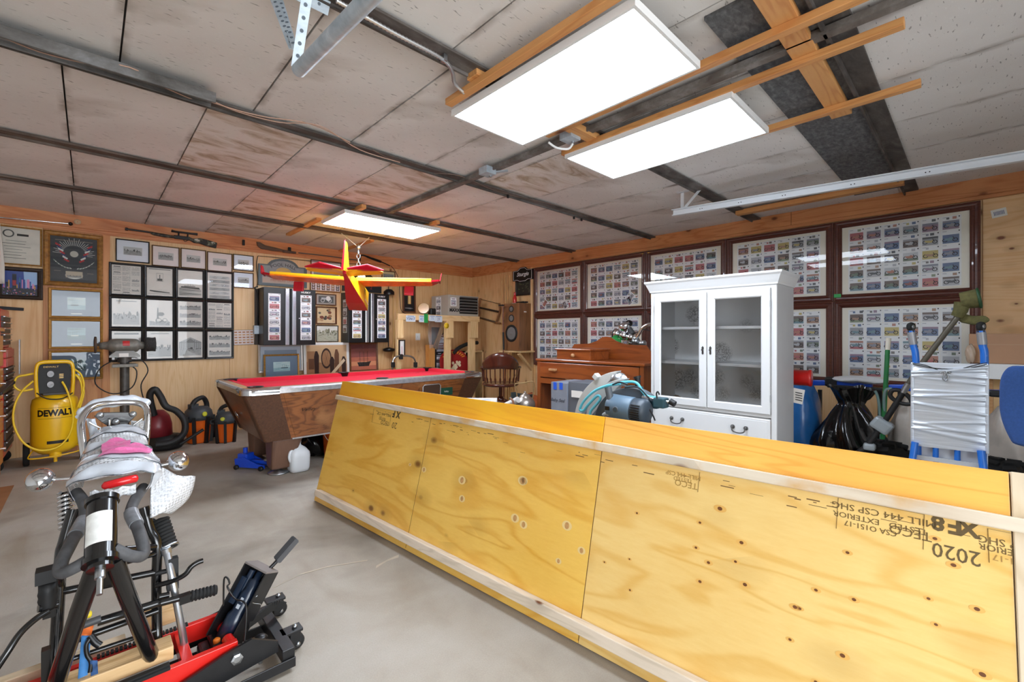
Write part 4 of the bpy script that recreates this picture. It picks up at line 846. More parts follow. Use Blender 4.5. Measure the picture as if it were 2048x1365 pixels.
# ---- pictures around the black cabinets
def mounted(r, b, w, h, z): b.quad(-w * .42, w * .42, -h * .34, h * .3, z, INKS[2]); art_scene(r, b, w * .8, h * .6, z + .0003, ground=.5, dens=.8)
picture(onA(621, 519, 682, 561, .012), 'framed grey photo on wide pale mount above the butterfly case', fw=.012, fm=WOODF, art=mounted, paper=PINKP, seed=50)
def butterflies(r, b, w, h, z):
    for j in range(3):
        for i in range(6):
            x, y = w * (-.42 + .168 * i), h * (.3 - .3 * j); m = mat('specimen_%d' % r.randint(0, 3), r.choice([(90, 64, 40), (150, 98, 50), (60, 60, 62), (170, 130, 80)]), .8); s_ = w * .055
            for sx in (-1, 1): b.poly([(x, y), (x + sx * s_, y + s_), (x + sx * s_ * .9, y - s_ * .2), (x + sx * s_ * .5, y - s_)], z, m)
picture(onA(620, 562, 681, 586, .012), 'framed case of small pinned butterflies behind the aeroplane wing', fw=.014, fm=GOLD, art=butterflies, paper=PINKP, seed=51)
def bikes(r, b, w, h, z):
    b.quad(-w * .4, w * .4, -h * .34, h * .34, z, INKS[1]); b.ring(-w * .18, -h * .1, h * .2, h * .05, z + .0004, PAPER); b.ring(w * .2, -h * .08, h * .2, h * .05, z + .0004, PAPER); b.poly([(w * .12 + w * .13 * math.cos(a * PI / 8), h * .12 + w * .13 * math.sin(a * PI / 8)) for a in range(16)], z + .0006, PAPER); b.quad(-w * .25, w * .02, h * .0, h * .2, z + .0006, INKS[4])
picture(onA(631, 587, 672, 612, .012), 'framed grey motorcycle photo between the two black cabinets', fw=.014, fm=WOODF, art=bikes, paper=mat('grey_mount', (166, 158, 146), .8), seed=52)
def keepsakes(r, b, w, h, z):
    for i in range(16):
        x, y, s_ = r.uniform(-.42, .42) * w, r.uniform(-.42, .42) * h, r.uniform(.05, .12) * w
        b.poly([(x + s_ * math.cos(a * 1.05), y + s_ * .8 * math.sin(a * 1.05)) for a in range(6)], z + .0004 + .0002 * i, mat('keepsake_%d' % (i % 5), [(66, 60, 54), (150, 110, 74), (120, 60, 44), (200, 160, 120), (90, 84, 76)][i % 5], .7))
picture(onA(631, 613, 672, 649, .012), 'shadow box of badges and keepsakes between the two black cabinets', fw=.016, fm=WOODF, fd=.05, art=keepsakes, paper=mat('tan_linen', (212, 186, 146), .85), seed=53)
def country(r, b, w, h, z): art_scene(r, b, w, h, z, pal=[mat('olive_print_%d' % i, c, .8) for i, c in enumerate([(88, 84, 64), (120, 116, 92), (146, 140, 116), (176, 170, 150), (202, 196, 178)])], ground=.6, dens=1.4)
picture(onA(632, 651, 676, 684, .012), 'olive landscape print under the shadow box', fw=.01, fm=FDRK, art=country, seed=54)
def tanfig(r, b, w, h, z):
    for i in range(5):
        for k in range(5): x, y = w * (-.4 + .2 * k), h * (.36 - .18 * i); b.quad(x - w * .07, x + w * .07, y - h * .04, y + h * .04, z, mat('rust_print_%d' % (i % 2), [(176, 120, 76), (206, 160, 112)][i % 2], .8))
t = picture(onA(467, 660, 508, 690, .01), 'unglazed tan print hung slightly crooked beside the engravings', fw=.004, fm=FTHIN, fd=.008, art=tanfig, paper=PINKP, pane=False, seed=55); t.matrix_world = t.matrix_world @ RZ(.035)
t = picture(onA(763, 541, 790, 571, .012), 'small wooden frame with a yellowed print right of the black sign', fw=.014, fm=WOODF, art=mounted, paper=mat('yellowed_paper', (214, 196, 150), .8), seed=56)
# leaning pictures on the ledge behind the pool table
ledge = tag(MB(PINEX).bb(1.95, 4.75, YA - .30, YA - .012, .70, .725).done('wall_ledge', None, .003), 'pine ledge along the back wall behind the pool table', 'ledge')
def leaning(rect, off, lab, **k):
    a, c = ony(rect[0], rect[1], YA - off), ony(rect[2], rect[3], YA - off)
    return picture((T((a.x + c.x) / 2, YA - off, (a.z + c.z) / 2) @ BA @ RX(-.06), c.x - a.x, a.z - c.z), lab, **k)
leaning((516, 690, 605, 742), .06, 'large pale framed print leaning at the back under the left black cabinet', fw=.03, fm=mat('pale_silver_moulding', (198, 192, 184), .4, .3), art=None, matw=.05, matm=mat('grey_blue_mount', (190, 196, 204), .8), paper=mat('slate_sheet', (140, 152, 166), .7), seed=60)
t = leaning((527, 710, 598, 756), .13, 'small gilt framed seascape with blue mat standing behind the pool table', fw=.024, fm=GOLD, art=seascape(0), matw=(.1, .085), matm=BLUEM, seed=61)
def deck(r, b, w, h, z):
    P_ = [mat('sepia_%d' % i, c, .8) for i, c in enumerate([(58, 36, 30), (112, 74, 52), (168, 124, 88), (206, 170, 130), (226, 204, 172)])]
    b.quad(-w / 2, w / 2, -h / 2, h / 2, z, P_[3]); b.poly([(-w * .5, -h * .5), (w * .5, -h * .5), (w * .5, -h * .15), (-w * .5, -h * .05)], z + .0002, P_[2])
    b.quad(-w * .48, -w * .3, -h * .35, h * .3, z + .0004, P_[2]); b.quad(-w * .45, -w * .32, -h * .3, h * .05, z + .0006, P_[1])
    for rr_, m in ((.3, P_[0]), (.24, P_[2])):
        vs = [(-w * .02 + w * .13 * rr_ / .3 * math.cos(a * PI / 12), h * .05 + h * 1.15 * rr_ * math.sin(a * PI / 12)) for a in range(24)]; b.poly(vs, z + .001 + (.0002 if m is P_[2] else 0), m)
    for a in range(6): b.bar((-w * .02, h * .05, z + .0015), (-w * .02 + w * .13 * math.cos(a * PI / 3), h * .05 + h * .36 * math.sin(a * PI / 3), z + .0015), .0006, w * .012, P_[0])
    for x, hh in ((-.26, .75), (.12, .55), (.24, .8), (.42, .55)):
        b.poly([(w * (x - .05), -h * .45), (w * (x + .05), -h * .45), (w * (x + .06), -h * .45 + h * hh * .8), (w * (x + .02), -h * .45 + h * hh), (w * (x - .03), -h * .45 + h * hh), (w * (x - .06), -h * .45 + h * hh * .75)], z + .0018, P_[0 if x != .24 else 1])
    b.poly([(w * .05, -h * .5), (w * .15, -h * .5), (w * .46, -h * .05), (w * .42, h * .03)], z + .0022, P_[4])
leaning((607, 686, 698, 752), .09, 'white bordered sepia poster of sailors at a ship wheel', name='poster', cat='poster', fw=.04, fm=FWHT, fd=.012, art=deck, pane=False, seed=62)
def galleon(r, b, w, h, z):
    D = [mat('dusk_%d' % i, c, .7) for i, c in enumerate([(150, 80, 70), (196, 112, 84), (226, 156, 112), (48, 36, 30), (120, 60, 56)])]
    for i in range(6): b.quad(-w / 2, w / 2, h * (.5 - i / 6) - h / 6, h * (.5 - i / 6), z, D[(4, 0, 0, 1, 2, 1)[i]])
    b.poly([(-w * .26, -h * .2), (-w * .2, -h * .36), (w * .2, -h * .36), (w * .24, -h * .26), (w * .3, -h * .16), (w * .1, -h * .2)], z + .0005, D[3])
    for x in (-.16, .0, .14): b.quad(w * x, w * (x + .015), -h * .2, h * .22, z + .0007, D[3]); b.quad(w * (x - .06), w * (x + .07), -h * .08, -h * .07, z + .0007, D[3])
leaning((698, 686, 755, 742), .05, 'dusk print of a tall ship in a brown wooden frame', fw=.03, fm=WOODF, art=galleon, seed=63)
# ---- POOL HALL sign
M, w, h = onA(516, 513, 613, 577, .02)
sg = thing('pool_hall_sign', 'arched slate grey wooden sign reading POOL HALL', 'sign', M)
def archpoly(w, h, k):
    p = [(-w / 2, -h / 2), (w / 2, -h / 2), (w / 2, h * .25)]; p += [(w * .32, h * .25)] + [(w * .3 * math.cos(a * PI / 10), h * .25 + (h * .25 - k) * math.sin(a * PI / 10)) for a in range(1, 10)] + [(-w * .32, h * .25), (-w / 2, h * .25)]; return p
SLT = mat('slate_green_frame', (74, 84, 88), .45); b = MB(SLT); b.prism(archpoly(w, h, 0), 0, .02); b.done('sign_board', sg, .004)
MB(mat('slate_face', (134, 138, 138), .6, var=.15)).prism(archpoly(w * .86, h * .84, 0), .02, .0215).done('sign_face', sg)
MB(mat('tan_stripe', (188, 164, 148), .6)).quad(-w * .42, w * .42, -h * .4, -h * .2, .0222).poly([(w * .16 * math.cos(a * PI / 10) , h * .02 + h * .16 * math.sin(a * PI / 10)) for a in range(20)], .0222, mat('ochre_patch', (190, 160, 100), .6)).done('print', sg)
text('POOL HALL', h * .16, mat('sign_letter_dark', (40, 40, 48), .6), sg, (0, h * .27, .0222), arc=w * .5, sx=1.05); text('MEMBERS ONLY', h * .1, mat('sign_letter_rust', (172, 92, 70), .6), sg, (0, -h * .3, .0228), sx=1.2)
# black painted sign partly behind the aeroplane
M, w, h = onA(684, 544, 762, 587, .02)
sg = thing('black_sign', 'black wooden sign with gold letters mostly hidden by the aeroplane', 'sign', M)
b = MB(BLACKM); b.prism([(-w / 2, -h / 2), (w / 2, -h / 2), (w / 2, h * .2), (w * .42, h * .3), (w * .3, h * .3), (w * .2, h * .5), (-w * .2, h * .5), (-w * .3, h * .3), (-w * .5, h * .3)], 0, .02); b.done('sign_board', sg, .003)
text('& CO', h * .24, mat('gold_letter', (206, 164, 66), .5), sg, (w * .2, h * .22, .021)); text('2', h * .25, mat('red_letter', (176, 40, 40), .5), sg, (w * .22, -h * .25, .021))
# neon sign and dark plaque on the right of the corner
M, w, h = onB(1027, 538, 1067, 562, .03)
sg = thing('lighted_sign', 'black and white shop sign with script lettering above the wooden speaker', 'sign', M)
o_ = [(-w * .5, -h * .38), (-w * .3, -h * .38), (-w * .15, -h * .5), (w * .15, -h * .5), (w * .3, -h * .38), (w * .5, -h * .38), (w * .5, h * .3), (w * .25, h * .32), (w * .12, h * .5), (-w * .12, h * .5), (-w * .25, h * .32), (-w * .5, h * .3)]
MB(BLACK).prism(o_, 0, .02).done('sign_board', sg); MB(mat('white_sign_line', (230, 232, 236), .4)).tube([(x * .9, y * .88, .022) for x, y in o_], .004, n=5, closed=True).done('outline', sg)
text("Sturgis", h * .36, mat('white_sign_line', (230, 232, 236), .4), sg, (0, h * .02, .021), shear=.3, sx=1.15, bold=.002)
M, w, h = onB(1032, 563, 1062, 590, .02)
picture((M, w, h), 'small dark carved plaque under the script sign', name='carved_plaque', cat='plaque', fw=.02, fm=FDRK, art=lambda r, b, w, h, z: [b.poly([(x := r.uniform(-.4, .4) * w, y := r.uniform(-.4, .4) * h), (x + .1 * w, y + .06 * h), (x + .02 * w, y + .12 * h)], z, mat('plaque_green', (84, 92, 66), .6)) for i in range(18)], paper=mat('plaque_dark', (40, 40, 34), .6), pane=False, seed=70)
# ================================================================ stamp card frames on the right wall
PAL = [(150, 74, 70), (84, 108, 150), (206, 184, 104), (104, 120, 96), (112, 106, 102), (180, 136, 108), (136, 138, 156), (104, 140, 152), (160, 160, 166), (190, 120, 98), (74, 76, 82), (150, 120, 142), (140, 152, 118), (192, 192, 196), (194, 96, 100), (104, 86, 78)]
CPAL = [mat('photo_tint_%d' % i, tuple(int(v * .74 + 52) for v in c), .5) for i, c in enumerate(PAL)]
def bike(b, r, cx, cy, s, z, m, dk):
    wr = s * .17
    for sx in (-1, 1): b.ring(cx + sx * s * .3, cy - s * .08, wr, wr * .32, z, dk, 10)
    b.poly([(cx - s * .3, cy - s * .06), (cx - s * .12, cy - s * .14), (cx + s * .12, cy - s * .14), (cx + s * .2, cy + s * .1), (cx + s * .02, cy + s * .04), (cx - s * .1, cy + s * .08), (cx - s * .34, cy + s * .08)], z + .0003, m)
    b.poly([(cx + s * .3, cy - s * .08), (cx + s * .27, cy - s * .1), (cx + s * .14, cy + s * .2), (cx + s * .19, cy + s * .2)], z + .0005, dk)
    if r.random() < .6: b.poly([(cx - s * .1, cy), (cx + s * .1, cy), (cx + s * .12, cy + s * .13), (cx - s * .02, cy + s * .16)], z + .0007, m)
CARDS = []
for k in range(26):
    r = random.Random(100 + k); b = MB(mat('white_card', (240, 240, 240), .45)); b.bb(-.5, .5, -.5, .5, 0, .0012)
    bgm = r.choice(CPAL + CPAL + [mat('pale_photo', (206, 208, 210), .5)] * 8); m = r.choice(CPAL); dk = mat('photo_dark', (48, 46, 48), .5)
    if m is bgm: m = CPAL[8]
    y0, y1 = -.46, .16; b.quad(-.4, .4, y0, y1, .0016, bgm)
    if r.random() < .4: b.quad(-.4, .4, y0, y0 + .18, .0019, r.choice(CPAL))
    if r.random() < .5: b.quad(-.4, .4, y1 - .14, y1, .0019, r.choice(CPAL[6:]))
    bike(b, r, r.uniform(-.05, .05), -.16, .82, .0023, m, dk)
    if r.random() < .75: x = r.uniform(-.05, .2); b.quad(x, x + .2, .25, .43, .0016, r.choice(CPAL))
    if r.random() < .4: b.quad(-.22, -.08, .25, .4, .0016, r.choice(CPAL))
    b.quad(.36, .43, .36, .44, .0016, dk); b.quad(-.4, -.2, .38, .42, .0016, mat('pale_text', (180, 180, 186), .5))
    CARDS.append(b.mesh('photo_card'))
def cards_on(t, n, m, w, h, z, r, skip=lambda i, j: False, gap=.0):
    cw, ch = w / n, h / m; last = -1
    for j in range(m):
        for i in range(n):
            if skip(i, j): continue
            k = r.randrange(len(CARDS)); k = (k + 1) % len(CARDS) if k == last else k; last = k
            o = link('photo_card', CARDS[k], t, loc=(-w / 2 + cw * (i + .5), h / 2 - ch * (j + .5), z)); o.scale = (cw * .985 - gap, ch * .985 - gap, 1); o.rotation_euler.z = r.uniform(-.006, .006)
ye = [onx(x, 650, XB).y for x in (1070.5, 1169.5, 1294, 1455, 1669, 1962)]
ztop = onx(1962, 403, XB).z; zmid = (onx(1070, 632, XB).z + onx(1941, 590, XB).z) / 2; zbot = onx(1672, 768, XB).z
FBY = FBRN
fl = ['top row, next to the corner', 'top row, second from the corner', 'top row, third from the corner, above the hutch', 'top row, beside the widest one, above the hutch', 'top row, widest and farthest from the corner', 'bottom row, next to the corner, behind the dresser', 'bottom row, second from corner, behind chrome headlight', 'bottom row, mostly hidden behind the white hutch', 'bottom row, just right of the white hutch', 'bottom row, behind the hand truck and green pole']
FULL = [None]
for row in (0, 1):
    for c in range(5):
        w = ye[c] - ye[c + 1] - .004; z1, z0 = ((ztop, zmid + .002), (zmid - .002, zbot))[row]; h = z1 - z0
        M = T(XB - .014, (ye[c] + ye[c + 1]) / 2, (z0 + z1) / 2) @ BB
        t = thing('stamp_card_frame', 'red brown frame of motorcycle stamp cards, ' + fl[row * 5 + c], 'picture', M, 'framed motorcycle card displays')
        fw = .066
        rectring(MB(FBY), w, h, [(0, 0), (0, .03), (.012, .036), (.02, .03), (.034, .028), (.044, .034), (.054, .028), (fw, .016), (fw, .002)]).done('frame', t)
        iw, ih = w - 2 * fw, h - 2 * fw
        MB(CREAM).bb(-iw / 2 - .004, iw / 2 + .004, -ih / 2 - .004, ih / 2 + .004, .001, .004).done('mat_board', t)
        MB(PANE).quad(-iw / 2, iw / 2, -ih / 2, ih / 2, .0125).done('pane', t)
        r = random.Random(200 + row * 5 + c); mx = .05
        if (row, c) != (1, 2): cards_on(t, 6, 5, iw - 2 * mx, ih - .05, .0045, r)
        if c < 2 and row == 0:
            for i in range(2):
                o = link('loose_card', CARDS[(3 * c + i * 7) % 26], t, loc=((.3 if c else -.32 + .5 * i) * iw, -.3 * ih - .05 * i, .0085)); o.scale = (.13, .1, 1); o.rotation_euler.z = .9 - 2 * i
o = MB(mat('green_tape', (60, 170, 90), .6)).bb(-.03, .03, -.018, .018, 0, .001).done('green_tape', None); o.matrix_world = T(XB - .053, onx(1675, 592, XB - .05).y, onx(1675, 592, XB - .05).z) @ BB
tag(o, 'scrap of green tape on the frame joint above the blue tarp', 'tape')
o = MB(mat('white_label', (232, 232, 228), .6)).bb(-.045, .045, -.035, .035, 0, .001); [o.bb(-.03 + .008 * i, -.026 + .008 * i, -.018, .016, .001, .0012, mat('barcode_blue', (70, 90, 130), .6)) for i in range(8)]; o = o.done('price_label'); p = onx(1998, 426, XB - .002); o.matrix_world = T(XB - .001, p.y, p.z) @ BB @ RZ(.15)
tag(o, 'white barcode label stuck on knotty plywood at the right', 'label')
# ================================================================ pool table
WALN = wood('walnut_laminate', (158, 96, 50), (88, 48, 24), 0, 1.1, 0, .32, .3, lines=12, stretch=.3, stain=3.2, stain_c=(190, 132, 80))
WALNY = wood('grey_walnut_laminate', (126, 84, 56), (96, 62, 40), 1, 1, 0, .4, .2, lines=6, stretch=.25)
TEXB = mat('brown_textured_vinyl', (84, 52, 32), .5, var=.25, vs=60, bump=.5, bs=220); FELTR = mat('red_baize', (196, 18, 44), .95, var=.06, vs=4, bump=.1, bs=300); ALU = mat('worn_aluminium_trim', (200, 200, 202), .3, .85, var=.15, vs=30)
pt = thing('pool_table', 'coin operated pool table with red cloth and wood grain sides by the back wall', 'pool table', (2.275, 4.9, 0))
x0, x1, y0, y1, zt = .95, 3.6, 4.3, 5.5, .84
bx0, bx1, by0, by1, zb0 = 1.15, 3.42, 4.43, 5.37, .335
def ptp(x, y, f):   # point on the tapered body, f 0 bottom 1 top
    return V((bx0 + (x0 + .012 - bx0) * f + (x - 0) * ((bx1 - bx0) + ((x1 - .012 - x0 - .012) - (bx1 - bx0)) * f), by0 + (y0 + .012 - by0) * f + y * ((by1 - by0) + ((y1 - y0 - .024) - (by1 - by0)) * f), zb0 + (.785 - zb0) * f))
b = W(pt, WALNY); q = [ptp(x, y, f) for f in (0, 1) for x, y in ((0, 0), (1, 0), (1, 1), (0, 1))]
b.add(q, [(0, 4, 7, 3), (1, 2, 6, 5), (3, 7, 6, 2), (0, 3, 2, 1), (4, 5, 6, 7)], WALNY); b.add(q, [(0, 1, 5, 4)], WALN); b.done('cabinet', pt)
def facepanel(u0, u1, off, m, nm, f0=0.0, f1=1.0):
    b = W(pt, m); q = [ptp(u, 0, f) + V((0, -off, 0)) for f in (f0, f1) for u in (u0, u1)]; q2 = [p + V((0, off + .004, 0)) for p in q]
    b.add(q + q2, [(0, 1, 3, 2), (0, 2, 6, 4), (1, 5, 7, 3), (2, 3, 7, 6), (0, 4, 5, 1)]); return b.done(nm, pt)
for u0, u1 in ((.115, .40), (.402, .96)): facepanel(u0, u1, .004, WALN, 'side_panel')
# textured rounded corner posts
for cxs, cys in ((0, 0), (1, 0), (0, 1), (1, 1)):
    b = W(pt, TEXB); rows_ = []
    for f in (0, 1):
        c = ptp(cxs, cys, f); dx = (1 if cxs == 0 else -1); dy = (1 if cys == 0 else -1); wx = .27 if f else .22; wy = .10; R_ = .012; o_ = .008
        pr = [c + V((dx * wx, -dy * o_, 0))] + [c + V((dx * (R_ - (R_ + o_) * math.sin(a)), dy * (R_ - (R_ + o_) * math.cos(a)), 0)) for a in [PI / 2 * k / 6 for k in range(7)]] + [c + V((-dx * o_, dy * wy, 0))]
        rows_ += pr
    n_ = len(rows_) // 2; b.add(rows_, [(i, i + 1, n_ + i + 1, n_ + i) if cxs == cys else (i + 1, i, n_ + i, n_ + i + 1) for i in range(n_ - 1)], None, True); b.done('corner_post', pt)
b = W(pt, ALU); b.bar(ptp(.1, 0, 0) + V((0, -.008, .0)), ptp(.97, 0, 0) + V((0, -.008, 0)), .01, .012); b.done('bottom_trim', pt)
# rails
def rrect(x0, x1, y0, y1, r, n=6):
    p = []
    for cx_, cy_, a0 in ((x1 - r, y0 + r, -PI / 2), (x1 - r, y1 - r, 0), (x0 + r, y1 - r, PI / 2), (x0 + r, y0 + r, PI)):
        p += [(cx_ + r * math.cos(a0 + PI / 2 * k / n), cy_ + r * math.sin(a0 + PI / 2 * k / n)) for k in range(n + 1)]
    return p
def ringloft(b, loops, m):
    n = len(loops[0][0]); vs = [(x, y, z) for lp, z in loops for x, y in lp]
    return b.add(vs, [(i * n + k, i * n + (k + 1) % n, (i + 1) * n + (k + 1) % n, (i + 1) * n + k) for i in range(len(loops) - 1) for k in range(n)], m)
o0, o1, o2 = rrect(x0 - .012, x1 + .012, y0 - .012, y1 + .012, .07), rrect(x0, x1, y0, y1, .06), rrect(x0 + .085, x1 - .085, y0 + .085, y1 - .085, .01)
ringloft(W(pt), [(o1, .78), (o0, .785), (o0, .825), (o1, .838), (rrect(x0 + .02, x1 - .02, y0 + .02, y1 - .02, .05), .841)], ALU).done('edge_trim', pt)
RAILW = wood('tan_rail_laminate', (184, 140, 100), (146, 100, 64), 0, 1.5, 0, .35, .3)
ringloft(W(pt), [(rrect(x0 + .02, x1 - .02, y0 + .02, y1 - .02, .05), .8405), (o2, .8405), (o2, .80)], RAILW).done('rail', pt)
c3 = rrect(x0 + .135, x1 - .135, y0 + .135, y1 - .135, .005)
ringloft(W(pt), [(rrect(x0 + .084, x1 - .084, y0 + .084, y1 - .084, .01), .842), (c3, .838), (rrect(x0 + .145, x1 - .145, y0 + .145, y1 - .145, .004), .80)], FELTR).done('cushion', pt)
W(pt, FELTR).bb(x0 + .1, x1 - .1, y0 + .1, y1 - .1, .78, .80).done('cloth', pt)
for px_, py_ in ((x0 + .12, y0 + .12), (x1 - .12, y0 + .12), (x0 + .12, y1 - .12), (x1 - .12, y1 - .12), ((x0 + x1) / 2, y0 + .10), ((x0 + x1) / 2, y1 - .10)):
    W(pt, BLACKM).lathe([(0, .70), (.055, .72), (.058, .843), (.068, .846), (.066, .849), (.052, .846), (.05, .81), (0, .8062)], c=(px_, py_, 0), n=18).done('pocket', pt)
for cx_, cy_, a0 in ((x0, y0, 0), (x1, y0, 1), (x0, y1, 2), (x1, y1, 3)):
    b = W(pt, CHROME); sx = 1 if cx_ == x0 else -1; sy = 1 if cy_ == y0 else -1; R_ = .085
    path = [V((cx_ + sx * .28, cy_ - sy * .016, 0))] + [V((cx_ + sx * (R_ - (R_ + .016) * math.sin(PI / 2 * k / 6)), cy_ + sy * (R_ - (R_ + .016) * math.cos(PI / 2 * k / 6)), 0)) for k in range(7)] + [V((cx_ - sx * .016, cy_ + sy * .2, 0))]
    n_ = len(path); vs = [p + V((0, 0, z)) for z in (.782, .83) for p in path] + [p + V((sx * .02, sy * .02, .844)) for p in path]
    b.add(vs, [(r_ * n_ + i, r_ * n_ + i + 1, (r_ + 1) * n_ + i + 1, (r_ + 1) * n_ + i) if sx == sy else (r_ * n_ + i + 1, r_ * n_ + i, (r_ + 1) * n_ + i, (r_ + 1) * n_ + i + 1) for r_ in range(2) for i in range(n_ - 1)], None, True); b.done('corner_cap', pt)
LEGM = wood('brown_leg_laminate', (112, 80, 62), (88, 60, 46), 2, 1, 0, .5, .1, lines=5)
for lx, ly in ((1.33, 4.57), (3.22, 4.57), (1.33, 5.22), (3.22, 5.22)):
    s_ = 1 if lx < 2 else -1
    b = W(pt, LEGM); t4 = [(-.12, -.12), (.12, -.12), (.12, .12), (-.12, .12)]; vs = [(lx + x * 1.15 + s_ * .02, ly + y * 1.1, .34) for x, y in t4] + [(lx + x * .68 - s_ * .03, ly + y * .68, .05) for x, y in t4]
    b.add(vs, [(0, 1, 5, 4), (1, 2, 6, 5), (2, 3, 7, 6), (3, 0, 4, 7), (4, 5, 6, 7), (3, 2, 1, 0)]); lg = b.done('leg', pt, .02)
    W(pt, STEEL).lathe([(0, 0), (.095, 0), (.09, .012), (.03, .03), (.022, .055), (0, .055)], c=(lx - s_ * .03, ly, 0), n=20).done('leveller_foot', pt)
def onface(px, py):
    f = .5; 
    for _ in range(6):
        yy = by0 + (y0 - by0) * f; p = ony(px, py, yy); f = (p.z - zb0) / (.785 - zb0)
    return p
a, c = onface(846, 771), onface(877, 792); mx_ = (a + c) / 2
b = W(pt, mat('dark_return_recess', (70, 46, 30), .6)); b.bb(a.x, c.x, mx_.y - .012, mx_.y, c.z, a.z); b.done('ball_return', pt)
W(pt, ALU).tube([(a.x, mx_.y - .015, c.z), (a.x, mx_.y - .02, a.z - .02), (a.x + .02, mx_.y - .022, a.z), (c.x - .02, mx_.y - .022, a.z), (c.x, mx_.y - .02, a.z - .02), (c.x, mx_.y - .015, c.z)], .006).done('return_frame', pt)
a, c = onface(879, 777), onface(902, 789); W(pt, mat('green_nameplate', (26, 74, 54), .4)).bb(a.x, c.x, a.y - .006, a.y + .01, c.z, a.z).done('nameplate', pt)
m_ = V(((a.x + c.x) / 2, a.y - .0065, (a.z + c.z) / 2)); text('Valley', .028, PAPER, pt, name='nameplate_lettering', M=pt.matrix_world.inverted() @ T(*m_) @ BA, shear=.2)
p = onface(616, 819); text('Valley', .045, mat('dark_script', (60, 34, 20), .5), pt, name='script_lettering', M=pt.matrix_world.inverted() @ T(p.x, p.y - .008, p.z) @ BA @ RX(.2), shear=.4, sx=1.3)
p = onface(822, 784); W(pt, CHROME).lathe([(0, 0), (.011, 0), (.01, .006), (0, .008)], c=(p.x, p.y - .002, p.z), axis=(0, -1, 0)).done('lock', pt)
# chrome ring on the left end
f = .45; xe = bx0 + (x0 - bx0) * f
p = onx(475, 830, xe); W(pt, CHROME).lathe([(.035, 0), (.04, .004), (.034, .008), (.03, .004)], cap=False, c=(xe - .002, p.y, p.z), axis=(-1, 0, -.35), n=20).lathe([(0, .002), (.032, .002)], mat('slate_blue_plug', (84, 100, 116), .4), c=(xe - .002, p.y, p.z), axis=(-1, 0, -.35), n=20).done('coin_ring', pt)
p = onx(464, 803, xe); W(pt, STEEL).ball((xe + .0, p.y, p.z), .009).done('bolt', pt)
# ================================================================ things under the table
jug = thing('milk_jug', 'empty white plastic milk jug on the floor by the pool table leg', 'jug', onz(597, 942, 0))
JW = mat('translucent_white_plastic', (226, 230, 234), .35); sec_ = [(.0, .05), (.006, .068), (.03, .075), (.13, .075), (.16, .07), (.195, .045), (.215, .022), (.222, .018), (.24, .018)]
b = MB(JW); vs = []
for z, r in sec_:
    for k in range(24):
        a = k * PI / 12; sq = 1 / max(abs(math.cos(a)), abs(math.sin(a))); q_ = min(sq, 1.22) if z < .2 else 1; d_ = .006 * math.sin(3 * a + 20 * z) if .03 < z < .2 else 0
        vs.append(((r * q_ + d_) * math.cos(a), (r * q_ + d_) * math.sin(a), z))
b.add(vs, [(i * 24 + k, i * 24 + (k + 1) % 24, (i + 1) * 24 + (k + 1) % 24, (i + 1) * 24 + k) for i in range(len(sec_) - 1) for k in range(24)] , None, True); b.add(vs[:24], [tuple(range(24))[::-1]]); b.done('bottle', jug)
MB(JW).tube(smooth_path([(-.045, -.02, .19), (-.075, -.035, .175), (-.085, -.04, .13), (-.07, -.035, .09)], 4), .011).done('handle', jug)
MB(mat('pale_cap', (214, 214, 208), .5)).lathe([(0, .238), (.021, .238), (.021, .256), (0, .257)]).done('cap', jug); jug.scale = (1.15, 1.15, 1.15)
def bjack():
    o = onz(505, 937, 0); t = thing('floor_jack', 'small blue trolley jack on the floor under the pool table end', 'jack', o); BL = mat('blue_enamel', (18, 70, 200), .35, coat=.3); t.matrix_world = T(*o) @ RZ(2.2)
    for y in (-.055, .055): b = MB(BL); b.prism([(-.18, .02), (.14, .02), (.15, .10), (.05, .12), (-.1, .06), (-.18, .05)], -.004, .004); ob = b.done('side_frame', t); ob.matrix_local = T(0, y, 0) @ RX(PI / 2)
    MB(BL).bb(.02, .13, -.05, .05, .06, .15).done('power_unit', t, .012); MB(BL).cyl((.08, 0, .15), (.08, 0, .2), .02).done('handle_socket', t); MB(BL).bar((0, 0, .07), (-.17, 0, .07), .04, .035).done('lift_arm', t, .004)
    MB(STEEL).lathe([(0, .085), (.035, .085), (.035, .1), (0, .1)], c=(-.17, 0, 0)).done('saddle', t); text('JACK', .03, PAPER, t, (0, 0, 0), 'lettering', M=T(.07, -.0515, .1) @ RX(PI / 2))
    for x in (-.15, .12):
        MB(STEEL).cyl((x, -.075, .022), (x, .075, .022), .007).done('axle', t)
        for y in (-.07, .07): MB(BLACKM).lathe([(0, -.01), (.022, -.01), (.022, .01), (0, .01)], c=(x, y, .0222), axis=(0, 1, 0)).done('wheel', t)
bjack()
o = onz(676, 948, 0); o = V((1.92, 4.72, 0)); bk = thing('orange_bucket', 'orange plastic bucket with white handle behind the plywood platform', 'bucket', o)
OR = mat('orange_plastic', (238, 104, 22), .4); MB(OR).lathe([(0, .0), (.125, 0), (.145, .30), (.152, .30), (.152, .325), (.145, .33), (.158, .345), (.158, .37), (.148, .37), (.118, .01), (0, .01)], n=28).done('body', bk)
MB(WHITE).tube(smooth_path([(-.158, 0, .35), (-.15, -.1, .24), (-.06, -.16, .16), (.06, -.16, .16), (.15, -.1, .24), (.158, 0, .35)], 5), .004, n=6).done('handle', bk)
